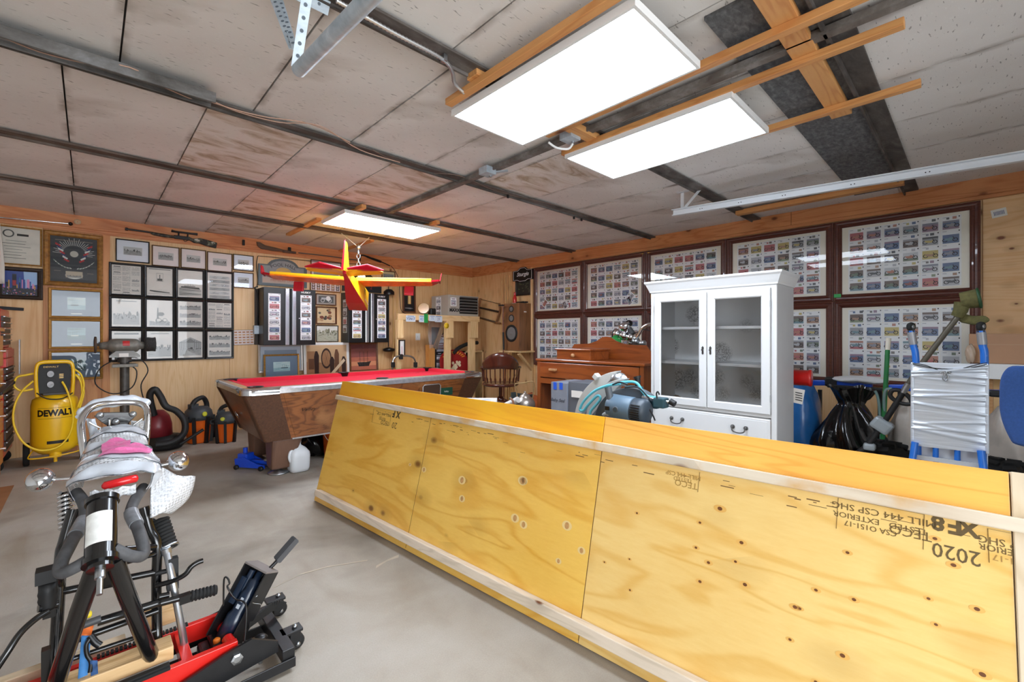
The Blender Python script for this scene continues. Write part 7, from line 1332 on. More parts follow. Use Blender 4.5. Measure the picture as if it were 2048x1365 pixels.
def disc(px, py, rx, a0, a1, X, th, m, nm, inner=.0):
    """arc plate in a plane of constant X facing the camera"""
    b = W(ms, m); n = 22; o = []; i_ = []
    for k in range(n + 1):
        a = a0 + (a1 - a0) * k / n; o.append(onx(px + rx * math.cos(a), py - rx * math.sin(a), X)); i_.append(onx(px + rx * inner * math.cos(a), py - rx * inner * math.sin(a), X))
    poly = o + i_[::-1] if inner else o; w_ = V((th, 0, 0)); nn = len(poly); qs = [(i, i + 1, 2 * n + 1 - i - 1, 2 * n + 1 - i) for i in range(n)] if inner else [tuple(range(nn))]
    b.add(poly + [p + w_ for p in poly], qs + [tuple(nn + j for j in f)[::-1] for f in qs] + [(i, nn + i, nn + (i + 1) % nn, (i + 1) % nn) for i in range(nn)]); return b.done(nm, ms, .004)
disc(1245, 838, 96, PI * .53, PI * 1.02, 2.62, .05, GRD, 'blade_guard', .0); disc(1252, 838, 80, PI * .5, PI * 1.02, 2.56, .05, mat('guard_inner', (176, 178, 176), .35), 'lower_guard'); disc(1255, 842, 66, PI * .25, PI * 1.02, 2.48, .06, SBD, 'arm_housing', .62)
W(ms, GRD).bar(*SP(2.62, (1190, 750), (1197, 758)), .05, .04).done('guard_tip', ms, .006)
a, c_ = SP(2.4, (1222, 812), (1296, 826))[0:2]; d = c_ - a; L_ = d.length; W(ms, SB).lathe([(0, 0), (.07, 0), (.078, .01), (.078, L_ * .62), (.074, L_ * .66), (0, L_ * .66)], c=a, axis=d, n=24).done('motor_housing', ms); W(ms, mat('saw_vent_grey', (64, 74, 84), .45)).lathe([(0, L_ * .66), (.076, L_ * .66), (.076, L_ * .93), (.06, L_), (0, L_)], c=a, axis=d, n=24).done('motor_cap', ms)
for i in range(7):
    f = (i - 3) * .19; q0 = a + d * .70; q1 = a + d * .93; sd_ = V((-1, 0, 0)); up_ = V((0, 0, 1)); o_ = sd_ * .0765 * math.cos(f) + up_ * .0765 * math.sin(f); W(ms, BLACK).bar(q0 + o_, q1 + o_, .007, .006, up=o_).done('vent', ms)
q = a + d * .33 + V((-.079, 0, .0)); W(ms, SBD).lathe([(.012, 0), (.018, 0), (.018, .006), (.012, .006)], cap=False, c=q, axis=(-1, 0, 0)).bb(q.x - .004, q.x, q.y + .045, q.y + .075, q.z - .012, q.z + .012, BLACK).done('badge', ms)
W(ms, SBD).tube(smooth_path(SP(2.36, (1216, 775), (1220, 800), (1218, 822), (1212, 838)), 4), [.022] * 13, n=10).done('handle', ms); W(ms, mat('trigger_grey', (140, 146, 150), .4)).tube(smooth_path(SP(2.35, (1238, 818), (1228, 826), (1205, 830)), 4), [.014] * 8 + [.006], n=8).done('lever', ms)
W(ms, STL).box(SP(2.55, (1268, 785))[0], (.08, .10, .08)).done('pivot_block', ms, .01); W(ms, STL).box(SP(2.55, (1300, 808))[0], (.08, .14, .045)).done('slide_block', ms, .008); W(ms, STL).box(SP(2.45, (1322, 806))[0], (.07, .07, .06)).done('end_block', ms, .008); W(ms, CHROME).cyl(*SP(2.45, (1285, 795), (1345, 807)), .012).done('slide_rail', ms); W(ms, BLACKM).cyl(*SP(2.45, (1340, 803), (1350, 809)), .018).done('rail_cap', ms)
W(ms, BLACKM).cyl(*SP(2.55, (1276, 778), (1275, 756)), .018).cyl(*SP(2.55, (1275, 757), (1274, 753)), .024).done('lock_knob', ms); W(ms, STEEL).lathe([(0, -.04), (.05, -.03), (.055, .01), (.03, .04), (0, .045)], c=SP(2.65, (1236, 758))[0], axis=(-.5, 0, .8)).done('blade_hub', ms); W(ms, GRD).ball(SP(2.65, (1247, 762))[0], (.03, .03, .04)).done('dust_port', ms)
for P_ in ([(1315, 800), (1313, 788), (1316, 784), (1319, 790)], [(1255, 770), (1240, 765), (1225, 770)], [(1295, 812), (1305, 830), (1310, 842)], [(1250, 776), (1275, 775), (1290, 788), (1300, 800)]): W(ms, BLACKM).tube(smooth_path(SP(2.42, *P_), 4), .005, n=5).done('wire', ms)
TC = mat('teal_cord', (96, 190, 206), .45); W(ms, TC).tube(smooth_path(SP(2.44, (1240, 768), (1215, 772), (1190, 782), (1170, 800), (1160, 818), (1166, 822), (1178, 808), (1195, 792), (1200, 800), (1182, 822), (1180, 834)), 6), .009, n=8).done('power_cord', ms); W(ms, TC).tube(smooth_path(SP(2.46, (1240, 766), (1262, 764), (1275, 768), (1284, 782), (1295, 793), (1312, 796)), 5), .009, n=8).done('power_cord', ms)
# ================================================================ right hand side
XH = 3.73
hd = thing('hand_truck', 'blue tube creeper wrapped in silver film standing upright on the right', 'hand truck', (XH, .1, 0)); SIL = N('silver_stretch_film'); SIL.set(.34, .45); w1 = SIL.noise(SIL.co((1, .8, 9)), 3.2, 3, .8); SIL.base(lin((208, 215, 224))); SIL.bump(w1, .5, .012); SIL = SIL.m; BT = mat('blue_tube', (24, 104, 196), .35, coat=.3)
yl, yr = onx(1824, 760, XH).y, onx(1976, 760, XH).y; zt_, zb_ = onx(1900, 727, XH).z, onx(1900, 897, XH).z
rw = random.Random(4); fol = [(rw.uniform(0, 1), rw.uniform(-.12, .12), rw.uniform(.004, .009)) for _ in range(16)]
def film(i, j):
    y = yl + (yr - yl) * i; z = zb_ + (zt_ - zb_) * j; o = sum(a_ * math.exp(-((j - c0_ - s_ * (i - .5)) / .012) ** 2) for c0_, s_, a_ in fol); return V((XH - .045 - o + .012 * (2 * i - 1) ** 4, y, z + .01 * (i - .5)))
W(hd, SIL).grid(16, 120, film).done('silver_film', hd); W(hd, mat('white_hard_panel', (226, 230, 234), .45)).bb(XH - .0, XH + .02, yr, yl, .03, zt_).done('panel', hd); b = W(hd, SIL); b.bb(XH - .04, XH + .035, yl - .012, yl + .004, zb_, zt_).bb(XH - .04, XH + .035, yr - .004, yr + .012, zb_, zt_); b.done('film_edge', hd, .006)
for px, b0 in ((1818, 1), (1970, -1)):
    tp = onx(px + (4 if b0 > 0 else -8), 662, XH); m1 = onx(1832 if b0 > 0 else 1969, 724, XH); yy = m1.y - b0 * .008; W(hd, BT).tube(smooth_path([tp, (tp + m1) / 2, m1, V((XH + .0, yy, zb_)), V((XH, yy, .06))], 4), .018, n=10).done('side_tube', hd); W(hd, mat('silver_tape', (150, 150, 152), .4, .4)).tube([tp.lerp(m1, .05), tp.lerp(m1, .45)], .021, n=10).done('tape_wrap', hd)
    q = tp + V((0, 0, .025)); W(hd, RUBBER).lathe([(0, -.012), (.024, -.012), (.029, 0), (.024, .012), (0, .012)], c=q, axis=(.5, 1, 0), n=18).lathe([(0, .012), (.014, .012), (.012, .015), (0, .015)], STEEL, c=q, axis=(-.5, -1, 0), n=12).done('caster_wheel', hd); W(hd, BLACKM).box(tp + V((0, 0, -.002)), (.03, .03, .04)).done('caster_fork', hd, .006)
for px in (1872, 1915): y = onx(px, 900, XH).y; W(hd, BT).tube([(XH - .03, y, .05), (XH - .03, y, zb_ + .02)], .014, n=8).done('blue_tube', hd)
for px, s_ in ((1832, 1), (1962, -1)): y = onx(px, 880, XH).y; W(hd, BT).tube([(XH - .06, y, zb_ + .02), (XH - .2, y + .06 * s_, .03)], .018, n=10).done('blue_tube', hd)
W(hd, SIL).bb(XH - .045, XH - .035, yr + .01, yl - .01, zb_ - .085, zb_ - .06).done('film_band', hd)
b = W(hd, BLACKM); b.tube(smooth_path([onx(x, y, XH - .05) for x, y in ((1826, 727), (1850, 731), (1880, 742), (1892, 747), (1910, 742), (1945, 732), (1974, 726))], 4), .0025, n=5); b.tube(smooth_path([onx(x, y, XH - .05) for x, y in ((1826, 729), (1870, 737), (1930, 738), (1974, 729))], 4), .0025, n=5); b.done('cord', hd); W(hd, STEEL).tube(smooth_path([onx(x, y, XH - .058) for x, y in ((1880, 747), (1886, 744), (1890, 748), (1886, 758), (1892, 762), (1896, 754), (1892, 745), (1898, 745), (1902, 748))], 4), .004, n=6).done('clip', hd)
# string trimmer leaning behind
XT = 4.05; tr = thing('string_trimmer', 'string trimmer with olive covered head leaning upside down behind the silver creeper', 'trimmer', onx(1800, 800, XT)); OL = mat('mossy_olive', (92, 88, 50), .9, var=.25, vs=40, bump=.6, bs=60)
def TP(*p): return [onx(x, y, XT) for x, y in p]
W(tr, mat('worn_grey_shaft', (92, 86, 74), .5, .3)).tube(TP((1917, 632), (1845, 726), (1817, 768)), .016, n=10).done('shaft', tr); W(tr, STEEL).tube(TP((1817, 768), (1806, 786)), .019, n=10).done('coupler', tr); W(tr, BLACKM).tube(TP((1806, 786), (1764, 852), (1735, 893)) + [V((3.95, 1.0, .02))], .018, n=10).done('lower_shaft', tr)
c0, c1 = TP((1921, 602), (1955, 597)); W(tr, OL).cyl(c0, c1, .052, r2=.06).tube(TP((1925, 605), (1921, 622), (1913, 634)), [.04, .036, .03], n=10).done('gear_head', tr); W(tr, mat('green_spool', (40, 74, 44), .5)).lathe([(.058, 0), (.066, 0), (.066, .012), (.05, .016), (0, .016)], c=c1, axis=c1 - c0, n=20).done('spool', tr)
b = W(tr, OL); P_ = TP((1908, 622), (1922, 626), (1945, 632), (1972, 632), (1982, 641), (1968, 648), (1945, 650), (1922, 645), (1910, 636)); n_ = len(P_); w_ = V((.09, 0, .0)); b.add(P_ + [p + w_ for p in P_], [tuple(range(n_)), tuple(range(n_, 2 * n_))[::-1]] + [(i, n_ + i, n_ + (i + 1) % n_, (i + 1) % n_) for i in range(n_)]); b.done('guard', tr, .012)
W(tr, BLACKM).tube(smooth_path(TP((1780, 790), (1786, 781), (1803, 783), (1820, 797), (1822, 808), (1806, 808), (1788, 800)), 4, True), .014, n=8, closed=True).done('loop_handle', tr); W(tr, mat('trimmer_grey_housing', (150, 158, 162), .4)).box(TP((1764, 851))[0], (.09, .12, .09), rot=Matrix.Rotation(.6, 3, 'X')).done('throttle_housing', tr, .02); W(tr, mat('trimmer_grey_housing', (150, 158, 162))).box(TP((1739, 894))[0], (.06, .07, .05)).done('end_housing', tr, .015)
gp = thing('green_pole', 'green broom pole with white tip standing before the stamp card frame', 'pole', onx(1768, 770, 4.6)); a, c_ = onx(1777, 677, 4.6), onx(1758, 900, 4.4); W(gp, mat('green_pole_paint', (24, 120, 60), .4)).tube([a.lerp(c_, .1), V((c_.x, c_.y, .01))], .016, n=10).done('pole', gp); W(gp, mat('white_tip', (224, 216, 200), .5)).tube([a, a.lerp(c_, .11)], .0175, n=10).done('tip', gp)
wr_ = thing('green_wire_frame', 'thin pale green bent rod standing beside the green pole', 'rod', onx(1768, 800, 4.5)); W(wr_, mat('pale_green_rod', (120, 150, 146), .5)).tube(smooth_path([onx(x, y, 4.5) for x, y in ((1750, 782), (1757, 800), (1761, 850), (1763, 900))] + [V((4.5, onx(1763, 900, 4.5).y, .01))], 4), .01, n=6).tube(smooth_path([onx(x, y, 4.5) for x, y in ((1770, 840), (1768, 800), (1772, 780), (1784, 778))], 4), .01, n=6).done('rod', wr_)
# bags
def sack(nm, lab, cat, cx_, cy_, ztop, r, m, seed, neck=.25, fold=9, amp=.10):
    q = random.Random(seed); f = [(q.randint(3, fold), q.uniform(0, 6), q.uniform(-2, 2)) for _ in range(7)]
    def fn(i, j):
        a = i * 2 * PI; s_ = math.sin(PI * min(1, j * 1.25) * .5) ** .5 if j < .25 else 1.0
        base = 1.0 if j < .45 else 1 - (1 - neck) * ((j - .45) / .4) ** 1.3 if j < .85 else neck + (j - .85) * 1.6
        d = 1 + sum(amp / 2 * math.sin(n * a + p + k * 6 * j) for n, p, k in f) * (.4 + j) ; rr_ = base * d * (.75 + .25 * min(1, j * 4)); return V((r[0] * rr_ * math.cos(a), r[1] * rr_ * math.sin(a), .002 + ztop * j + (.02 * math.sin(3 * a + seed) if j > .9 else 0)))
    return tag(MB(m).grid(48, 26, fn).done(nm, None, loc=(cx_, cy_, 0)), lab, cat)
p = onx(1700, 850, 4.6); sack('garbage_bag', 'shiny black garbage bag tied at the neck right of the blue bag', 'bag', 4.65, p.y, .86, (.23, .26), BAGM, 3, .32)
BLUEB = mat('blue_recycling_bag', (44, 118, 196), .25, coat=.3, var=.12, vs=6, bump=.5, bs=16); p = onx(1618, 850, 4.75); q = crumple('blue_bag', 'full translucent blue recycling bag between the hutch and the black bag', 'bag', (4.78, p.y + .07, 0), (.2, .17, .46), BLUEB, 12, 30, .05)
tb = thing('folding_workbench', 'blue folding bench beam with black brackets under the stamp card frames', 'bench', onx(1700, 770, 4.95)); XBt = 4.95
W(tb, mat('bench_blue', (30, 84, 206), .35)).bar(onx(1612, 766, XBt), onx(1665, 766, XBt), .06, .05).done('beam', tb, .01); W(tb, mat('bench_blue', (30, 84, 206))).bar(onx(1668, 768, XBt), onx(1745, 772, XBt), .06, .065).done('beam', tb, .01); W(tb, mat('bench_blue', (30, 84, 206))).bar(onx(1778, 776, XBt), onx(1825, 776, XBt), .06, .055).done('beam', tb, .01); W(tb, BLACKM).bar(onx(1655, 772, XBt - .03), onx(1765, 780, XBt - .03), .05, .03).done('tray', tb, .008); W(tb, BLACKM).box(onx(1663, 764, XBt), (.08, .1, .09)).done('bracket', tb, .02)
for px in (1640, 1760, 1800): q = onx(px, 780, XBt + .1); W(tb, BLACKM).bar((q.x, q.y, .0), (q.x, q.y, q.z), .03, .03).done('leg', tb)
W(tb, mat('bench_blue', (30, 84, 206))).bar(onx(1972, 786, XBt), onx(2020, 788, XBt), .06, .05).done('beam', tb, .01); W(tb, BLACKM).box(onx(1996, 788, XBt - .03), (.07, .1, .05)).done('bracket', tb, .015)
q_ = onx(1718, 758, 4.95); tag(MB(mat('white_plastic_tray', (228, 230, 232), .4)).grid(22, 8, lambda i, j: q_ + V((.10 * math.cos(i * 2 * PI) * math.cos((j - .5) * PI), .19 * math.sin(i * 2 * PI) * math.cos((j - .5) * PI) * (1 + .15 * math.sin(5 * j)), -.01 + .03 * math.sin((j - .5) * PI) + .006 * math.sin(9 * i * PI)))).done('white_plastic'), 'white plastic wrap lying on the blue bench beam', 'plastic')
crumple('plastic_wrapped_bundle', 'clear plastic wrapped pale bundle behind the trimmer handle', 'bundle', (4.75, onx(1822, 850, 4.7).y, 0), (.14, .14, .40), mat('pale_plastic_wrap', (190, 180, 170), .3, var=.15, vs=8, bump=.6, bs=16), 15, 26, .08)
crumple('plastic_wrapped_bundle', 'clear plastic wrapped bundle between the silver creeper and the blue chair', 'bundle', (4.95, onx(2024, 850, 4.95).y, 0), (.13, .16, .40), mat('pale_plastic_wrap', (190, 180, 170)), 16, 26, .08)
wsB = thing('wall_shelf', 'thick white wall shelf at the right edge carrying the cardboard box', 'shelf', onx(2010, 738, 5.2)); zs = onx(2010, 729, 5.1).z; W(wsB, WHITE).bb(5.1, XB - .002, -1.0, onx(1967, 738, 5.1).y, zs - .12, zs).done('board', wsB, .004); W(wsB, PN).bb(5.2, 5.26, -.42, -.36, .0, zs - .12).done('support', wsB); W(wsB, PN).bb(5.35, XB - .002, onx(1988, 770, 5.3).y - .1, onx(1988, 770, 5.3).y, .0, zs - .12).done('support', wsB)
cbx = thing('cardboard_box', 'long brown cardboard box on the white wall shelf at the right', 'box', (5.35, -.5, zs)); KR_ = mat('kraft_cardboard', (186, 144, 112), .8, var=.04); W(cbx, KR_).bb(5.14, 5.5, -1.0, onx(1938, 700, 5.14).y, zs + .001, onx(1990, 668, 5.14).z).done('carton', cbx, .004); W(cbx, mat('clear_box_tape', (206, 178, 150), .2)).bb(5.138, 5.14, -1.0, onx(1945, 690, 5.14).y, zs + .15, zs + .152).done('tape', cbx)
crumple('clear_wrap', 'crinkled clear wrap hanging at the left end of the cardboard box', 'wrap', (5.11, onx(1941, 690, 5.11).y, zs - .0), (.02, .03, .07), mat('crinkled_clear_wrap', (196, 172, 150), .15, bump=.8, bs=20), 31)
oc2 = thing('office_chair', 'navy fabric office chair at the right edge, its tall rounded backrest towards the camera', 'chair', T(2.75, -.36, 0)); NV = mat('navy_fabric', (34, 66, 120), .95, var=.1, vs=120, bump=.2, bs=200); cc = onx(2146, 822, 2.75); b = W(oc2, NV)
def cb_(i, j):
    u, v = 2 * i - 1, 2 * j - 1; return V((2.75 + .05 * u * u + .02 * math.sin(PI * j), cc.y - .185 * u * (1 - .22 * max(0, -v) ** 2 - .18 * max(0, v) ** 6), cc.z + .17 * v * (1 - .06 * u ** 4)))
b.grid(16, 22, cb_); b.done('backrest', oc2, solid=.06, sub=1); W(oc2, NV).box((3.05, cc.y, .50), (.46, .44, .08)).done('seat', oc2, .03); W(oc2, BLACKM).bar((2.81, cc.y, .80), (2.98, cc.y, .46), .06, .02).done('back_bracket', oc2); W(oc2, BLACKM).cyl((3.05, cc.y, .1), (3.05, cc.y, .46), .03).done('column', oc2)
for k in range(5): a = k * 2 * PI / 5; q = V((3.05 + .28 * math.cos(a), cc.y + .28 * math.sin(a), .06)); W(oc2, BLACKM).bar((3.05, cc.y, .12), q, .04, .03).cyl(q + V((0, -.02, -.03)), q + V((0, .02, -.03)), .028).done('leg', oc2)
def tyre(px, py, X, R_, w, lab, ax_, s=1):
    c_ = onx(px, py, X); c_.z = R_ + .001; t = thing('knobby_wheel', lab, 'wheel', c_, 'small knobby machine wheels'); b = W(t, RUBBER); b.lathe([(R_ * .5, -w * .4), (R_ * .8, -w / 2), (R_ * .94, -w * .4), (R_ * .94, w * .4), (R_ * .8, w / 2), (R_ * .5, w * .4), (R_ * .5, -w * .4)], c=c_, axis=ax_, n=24); b.done('tyre', t)
    A = V(ax_).normalized(); x = A.orthogonal().normalized(); y = A.cross(x); b = W(t, RUBBER)
    for k in range(18):
        for sd_ in (-1, 1): a = (k + .5 * (sd_ > 0)) * 2 * PI / 18; d_ = x * math.cos(a) + y * math.sin(a); p0 = c_ + d_ * R_ * .95 + A * sd_ * w * .08; b.bar(p0, c_ + d_ * R_ * .95 + A * sd_ * w * .5 + (y * math.cos(a) - x * math.sin(a)) * .02, R_ * .16, R_ * .14, up=d_)
    b.done('tread_lugs', t)['kind'] = 'stuff'; W(t, STEEL).lathe([(0, -w * .2), (R_ * .5, -w * .35), (R_ * .5, w * .35), (0, w * .2)], c=c_, axis=ax_, n=16).done('rim', t); return t
# a small snow blower stands between the bags and the silver creeper, only its wheels show
tyre(1770, 950, 4.25, .26, .16, 'black knobby wheel beside the black garbage bag, under the trimmer', (.35, 1, 0)); tyre(2008, 960, 4.6, .22, .15, 'black knobby wheel under the blue office chair at the right edge', (.2, 1, 0))
for o in bpy.data.objects:
    if o.name.startswith('knobby_wheel') and not o.parent: o.location.z += .0
# ================================================================ hung from the ceiling
# garage door tracks
tk = thing('door_track', 'long pale galvanized door track hung below the ceiling before the stamp frames', 'track', (4.1, .9, 2.5)); a, c_ = onx(1347, 427, 4.05), onx(2060, 312, 4.05); TRK = mat('pale_galvanized_track', (224, 228, 232), .45, .15)
e = (c_ - a); c_ = a + e * 1.3; W(tk, TRK).bar(a, c_, .012, .055).bar(a + V((-.02, 0, .025)), c_ + V((-.02, 0, .025)), .05, .006).bar(a + V((-.02, 0, -.025)), c_ + V((-.02, 0, -.025)), .03, .006).done('rail', tk)
for f in (.12, .27, .42, .62, .8): q = a + e * f; W(tk, BLACK).cyl(q + V((-.007, .01, 0)), q + V((-.0085, .01, 0)), .004, n=8).cyl(q + V((-.007, -.01, 0)), q + V((-.0085, -.01, 0)), .004, n=8).done('bolt_hole', tk)
q = a.lerp(c_, .03); W(tk, TRK).bar(q + V((0, 0, .02)), V((q.x, q.y - .0, CZ - .02)), .03, .004, up=(1, 0, 0)).done('hanger_strap', tk); W(tk, TRK).bar(q + V((0, -.02, .03)), V((q.x + .02, q.y - .16, CZ - .02)), .025, .004, up=(1, 0, 0)).done('hanger_strap', tk); W(tk, TRK).bar((q.x, q.y - .2, CZ - .012), (q.x, q.y + .05, CZ - .012), .04, .006).done('top_plate', tk)
tk = thing('track_hanger', 'galvanized perforated hanger straps and end of a door track at the top left', 'track', (.5, 1.5, 2.3)); XK = .5; a, c_ = onx(597, 141, XK), onx(735, 0, XK); e = c_ - a
W(tk, GALV).tube([a, a + e * 2.6], .022, n=12).done('track_tube', tk)
def perf(p, q, w, nm):
    p, q = V(p), V(q); b = W(tk, GALV); up_ = (V((0, 0, H)) - p).normalized(); b.bar(p, q, w, .004, up=up_); b.done(nm, tk); d = q - p; n = int(d.length / .035)
    b = W(tk, mat('dark_slot', (90, 100, 110), .6)); nz = d.normalized().cross(up_).cross(d.normalized()).normalized()
    for k in range(1, n): o_ = p + d * (k / n) + nz * .0026; b.cyl(o_, o_ + nz * .0008, .006, n=8)
    ob = b.done('slot', tk); ob['kind'] = 'stuff'
def up_to(px0, px1, X0, X1):
    p, q = onx(*px0, X0), onx(*px1, X1); return p, p + (q - p) * ((CZ - .02 - p.z) / (q.z - p.z))
perf(*up_to((592, 136), (613, -2), XK, XK), .03, 'perforated_strap'); perf(*up_to((586, 96), (548, -2), XK + .01, XK + .01), .028, 'perforated_angle'); perf(*up_to((590, 98), (560, -2), XK + .012, XK + .03), .02, 'perforated_angle')
perf((.50, 1.80, CZ - .05), (.70, 1.80, CZ - .05), .05, 'top_angle')
# armoured cable along the first beam
pts = [V((.7, 1.73, CZ - .055)), V((.95, 1.735, CZ - .06)), V((1.2, 1.74, CZ - .06)), V((1.3, 1.79, CZ - .06)), V((1.36, 1.85, CZ - .07)), V((1.43, 1.86, CZ - .09))]
q = smooth_path(pts, 30); ac = thing('armoured_cable', 'silver armoured cable along the first steel beam to the largest light', 'cable', (1, 1.75, CZ - .06)); W(ac, mat('bright_armour', (214, 216, 218), .3, .8)).tube(q, [.010 if k % 2 else .0075 for k in range(len(q))], n=8).done('sheath', ac); W(ac, STEEL).box((1.22, 1.745, CZ - .05), (.02, .03, .03)).done('clamp', ac)
# pinkish wires stapled along the second beam
WR = mat('pink_wire', (196, 160, 140), .6)
for k, P_ in enumerate(([(-20, 58), (60, 90), (150, 118), (260, 135), (330, 175), (400, 205)], [(-20, 64), (80, 104), (180, 128), (270, 140), (420, 203), (520, 232), (620, 248), (700, 285)], [(420, 200), (480, 225), (560, 245), (640, 252), (720, 300), (800, 325)])):
    tag(MB(WR).tube(smooth_path([onz(x, y, CZ - .06 if x < 410 else CZ - .05) for x, y in P_], 5), .0035, n=5).done('ceiling_wire'), ('thin pinkish wire sagging across the dusty channel, upper run', 'thin pinkish wire sagging along the dusty channel and second beam, lower run', 'thin pinkish wire along the second beam past the dusty channel')[k], 'wire', 'wires along the second beam')
tag(MB(mat('brown_wire', (120, 100, 88), .6)).tube(smooth_path([onz(x, y, CZ - .03) for x, y in ((745, 300), (800, 328), (850, 345), (920, 352), (1000, 385), (1100, 408), (1180, 432), (1260, 455))], 5), .004, n=5).done('ceiling_wire'), 'thin brown wire following the far part of the second beam', 'wire')
for k, (x, y, lab) in enumerate(((975, 345, 'small steel junction box on the strap near the second beam crossing'), (1140, 275, 'steel junction box with white cable between the two big lights'))):
    p = onz(x, y, CZ - .07); jb = thing('junction_box', lab, 'junction box', p, 'junction boxes on the ceiling'); MB(GALV).bb(-.05, .05, -.05, .05, -.02, .035).done('box', jb, .004); MB(STEEL).cyl((.03, .0, -.02), (.03, 0, -.03), .012).done('knockout', jb)
    if k: MB(WHITE).tube(smooth_path([(.03, 0, -.03), (.02, .03, -.06), (-.04, .08, -.055), (-.1, .1, -.03)], 4), .008, n=6).done('white_cable', jb)
    else: MB(GALV).bar((.05, .0, .01), (.13, -.1, .02), .03, .01).done('lever', jb)
for x, y in ((430, 1000), (1016, 390), (1148, 433), (1163, 437)):
    if x < 500: continue
    p = onz(x, y, CZ - .04); tag(MB(BLACK).cyl(p, p + V((0, 0, -.03)), .012, n=8).done('ceiling_hook'), {1016: 'black hook on the second beam over the speaker wall', 1148: 'small black hook farther along the second beam', 1163: 'smallest hook at the far end of the second beam'}[x], 'hook', 'hooks on the second beam')
# ================================================================ toy aeroplane
c_ = V((2.5, 5.45, 0)); d_ = .0064; r_ = V((XA[0], YAX[0], 0)); n_ = V((-XA[1], -YAX[1], 0)); PC = ony(708, 570, 5.45)
PMx = Matrix((r_, V((0, 0, 1)), n_)).transposed().to_4x4(); PMx.translation = PC; PMx = PMx @ RX(-.16) @ RY(PI + .16) @ Matrix.Scale(.93, 4)
ap = thing('toy_aeroplane', 'red and yellow model aeroplane hanging below the far ceiling light', 'model aeroplane', PMx); AY = mat('aero_yellow', (244, 186, 20), .35, coat=.3); AR = mat('aero_red', (186, 16, 38), .3, coat=.4); AO = mat('aero_orange', (238, 120, 20), .4, var=.2, vs=14)
# fuselage loft: z forward to the viewer
FZ = [(-.62, .02, .03, .0), (-.45, .035, .05, -.01), (-.1, .085, .10, -.06), (.15, .12, .13, -.09), (.42, .13, .15, -.115), (.50, .115, .13, -.12)]
def hoop(w, h, y, z): return [V((-w, y - h, z)), V((w, y - h, z)), V((w * 1.0, y + h * .8, z)), V((-w * 1.0, y + h * .8, z))]
b = MB(AR); vs = [p for z, w, h, y in FZ for p in hoop(w, h, y, z)]; k_ = len(FZ)
for i in range(k_ - 1):
    o = i * 4; t4 = lambda j: (o + j, o + (j + 1) % 4, o + 4 + (j + 1) % 4, o + 4 + j); q4 = [vs[o + x] for x in range(8)]
    b.add(q4, [(0, 1, 5, 4)], AR); b.add(q4, [(1, 2, 6, 5)], AR); b.add(q4, [(2, 3, 7, 6)], AY); b.add(q4, [(3, 0, 4, 7)], AY)
b.add(hoop(*FZ[-1][1:], FZ[-1][0]), [(0, 1, 2, 3)], AR); b.add(hoop(*FZ[0][1:], FZ[0][0]), [(3, 2, 1, 0)], AR); b.done('fuselage', ap, .01); MB(mat('aero_white', (226, 226, 226), .4)).tube([(-.123, -.15, .2), (-.132, -.18, .4)], .006, n=5).done('white_stripe', ap)
def slab(pts, t, m, nm): b = MB(m); q = [V(p) for p in pts]; w_ = V((0, t, 0)); n = len(q); b.add(q + [p + w_ for p in q], [tuple(range(n)), tuple(range(n, 2 * n))[::-1]] + [(i, n + i, n + (i + 1) % n, (i + 1) % n) for i in range(n)]); return b.done(nm, ap, .006)
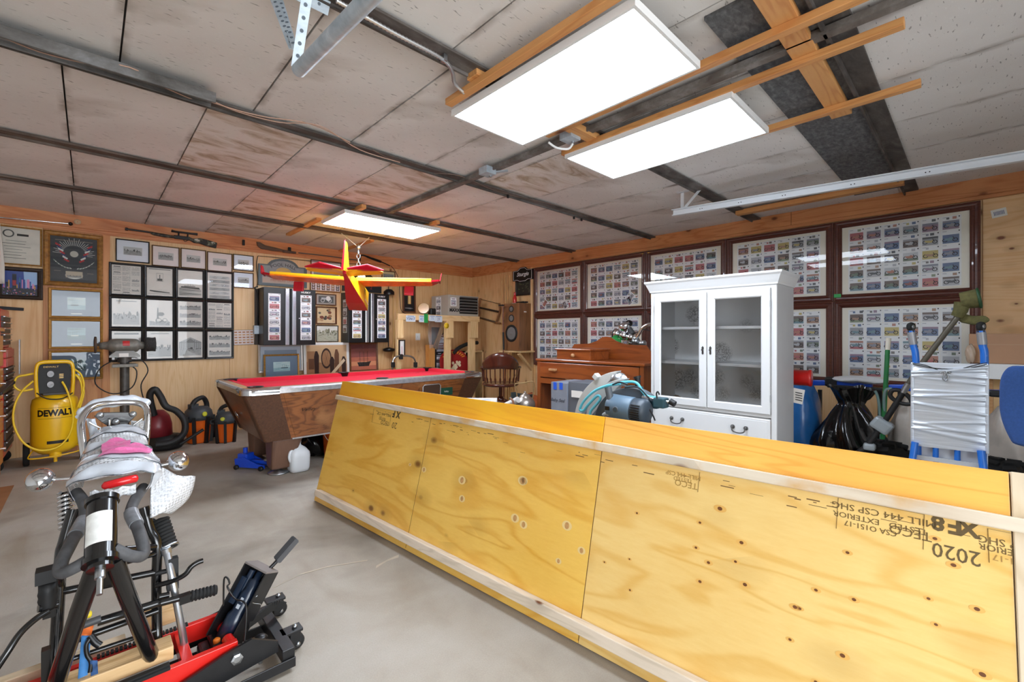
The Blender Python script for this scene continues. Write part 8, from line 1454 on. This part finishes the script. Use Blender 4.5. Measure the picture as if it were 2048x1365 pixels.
for s_ in (-1, 1):
    slab([(s_ * .05, .03, -.16), (s_ * 1.04, .07, -.12), (s_ * 1.04, .07, .0), (s_ * .05, .03, .02)], .035, AY, 'wing_upper'); slab([(s_ * .05, .012, -.16), (s_ * 1.04, .05, -.12), (s_ * 1.06, .05, .08), (s_ * .05, .012, .14)], .02, AO, 'wing'); slab([(s_ * 1.04, .05, -.12), (s_ * 1.14, .075, -.08), (s_ * 1.16, .10, .06), (s_ * 1.05, .05, .08)], .03, AR, 'wing_tip')
    b = MB(AR); x = s_ * 1.15; b.add([(x, .08, -.08), (x + s_ * .02, .2, -.06), (x + s_ * .02, .2, -.0), (x, .08, .06), (x + s_ * .012, .08, -.08), (x + s_ * .03, .2, -.06), (x + s_ * .03, .2, 0), (x + s_ * .012, .08, .06)], [(0, 1, 2, 3), (7, 6, 5, 4), (0, 4, 5, 1), (1, 5, 6, 2), (2, 6, 7, 3), (3, 7, 4, 0)]); b.done('winglet', ap)
    xw = s_ * .73; b = MB(AR); b.bb(xw - .065, xw + .065, -.10, .03, .06, .10); ob = b.done('wheel_fairing', ap, .008)
    slab([(s_ * .02, .0, -.62), (s_ * .30, .05, -.66), (s_ * .46, .01, -.60), (s_ * .44, .01, -.52), (s_ * .02, .0, -.40)], .014, AY, 'stabilizer'); slab([(s_ * .03, .018, -.66), (s_ * .28, .065, -.70), (s_ * .47, .025, -.62), (s_ * .03, .018, -.54)], .02, AR, 'elevator')
b = MB(AY); b.add([(-.012, .0, -.66), (.012, .0, -.66), (.014, .0, -.36), (-.014, .0, -.36), (-.006, .37, -.66), (.006, .37, -.66), (.006, .37, -.58), (-.006, .37, -.58)], [(0, 1, 5, 4), (1, 2, 6, 5), (2, 3, 7, 6), (3, 0, 4, 7), (4, 5, 6, 7)]); b.add([(.002, .0, -.67), (.03, .0, -.665), (.014, .37, -.67), (.002, .39, -.67)], [(0, 1, 2, 3)], AR); b.done('fin', ap)
pw = MB(mat('pilot_white', (232, 230, 226), .5)); pw.ball((-.11, .09, -.1), (.05, .06, .055)); pw = pw.done('pilot_figure', ap); MB(BLACK).ball((-.095, .1, -.152), .012).ball((-.125, .1, -.15), .012).done('goggles', pw); MB(AR).bb(-.14, -.06, .03, .045, -.14, -.06).done('cockpit_rim', ap, .01); text('V7', .12, mat('pilot_mark', (110, 90, 30), .5), ap, M=T(-.124, -.06, .15) @ RY(-PI / 2))
hk = thing('hanging_chain', 'white cord and steel hook holding up the model aeroplane', 'chain', ony(717, 495, 5.5)); hb = ony(717, 495, 5.5); W(hk, STEEL).ball(hb, (.03, .03, .035)).done('swivel', hk); 
for i in range(8): q = hb - V((0, 0, .06 + .055 * i)); W(hk, STEEL).tube([q + V((.016 * math.cos(a) * (1 if i % 2 else .5), .016 * math.cos(a) * (-1 if i % 2 else .5), .034 * math.sin(a))) for a in [k * PI / 6 for k in range(12)]], .005, n=6, closed=True).done('chain_link', hk)
W(hk, mat('white_cord', (226, 222, 216), .7)).tube([hb, V((2.35, 5.64, CZ - .05))], .005, n=5).tube([hb, V((2.72, 5.62, CZ - .05))], .005, n=5).done('cord', hk)
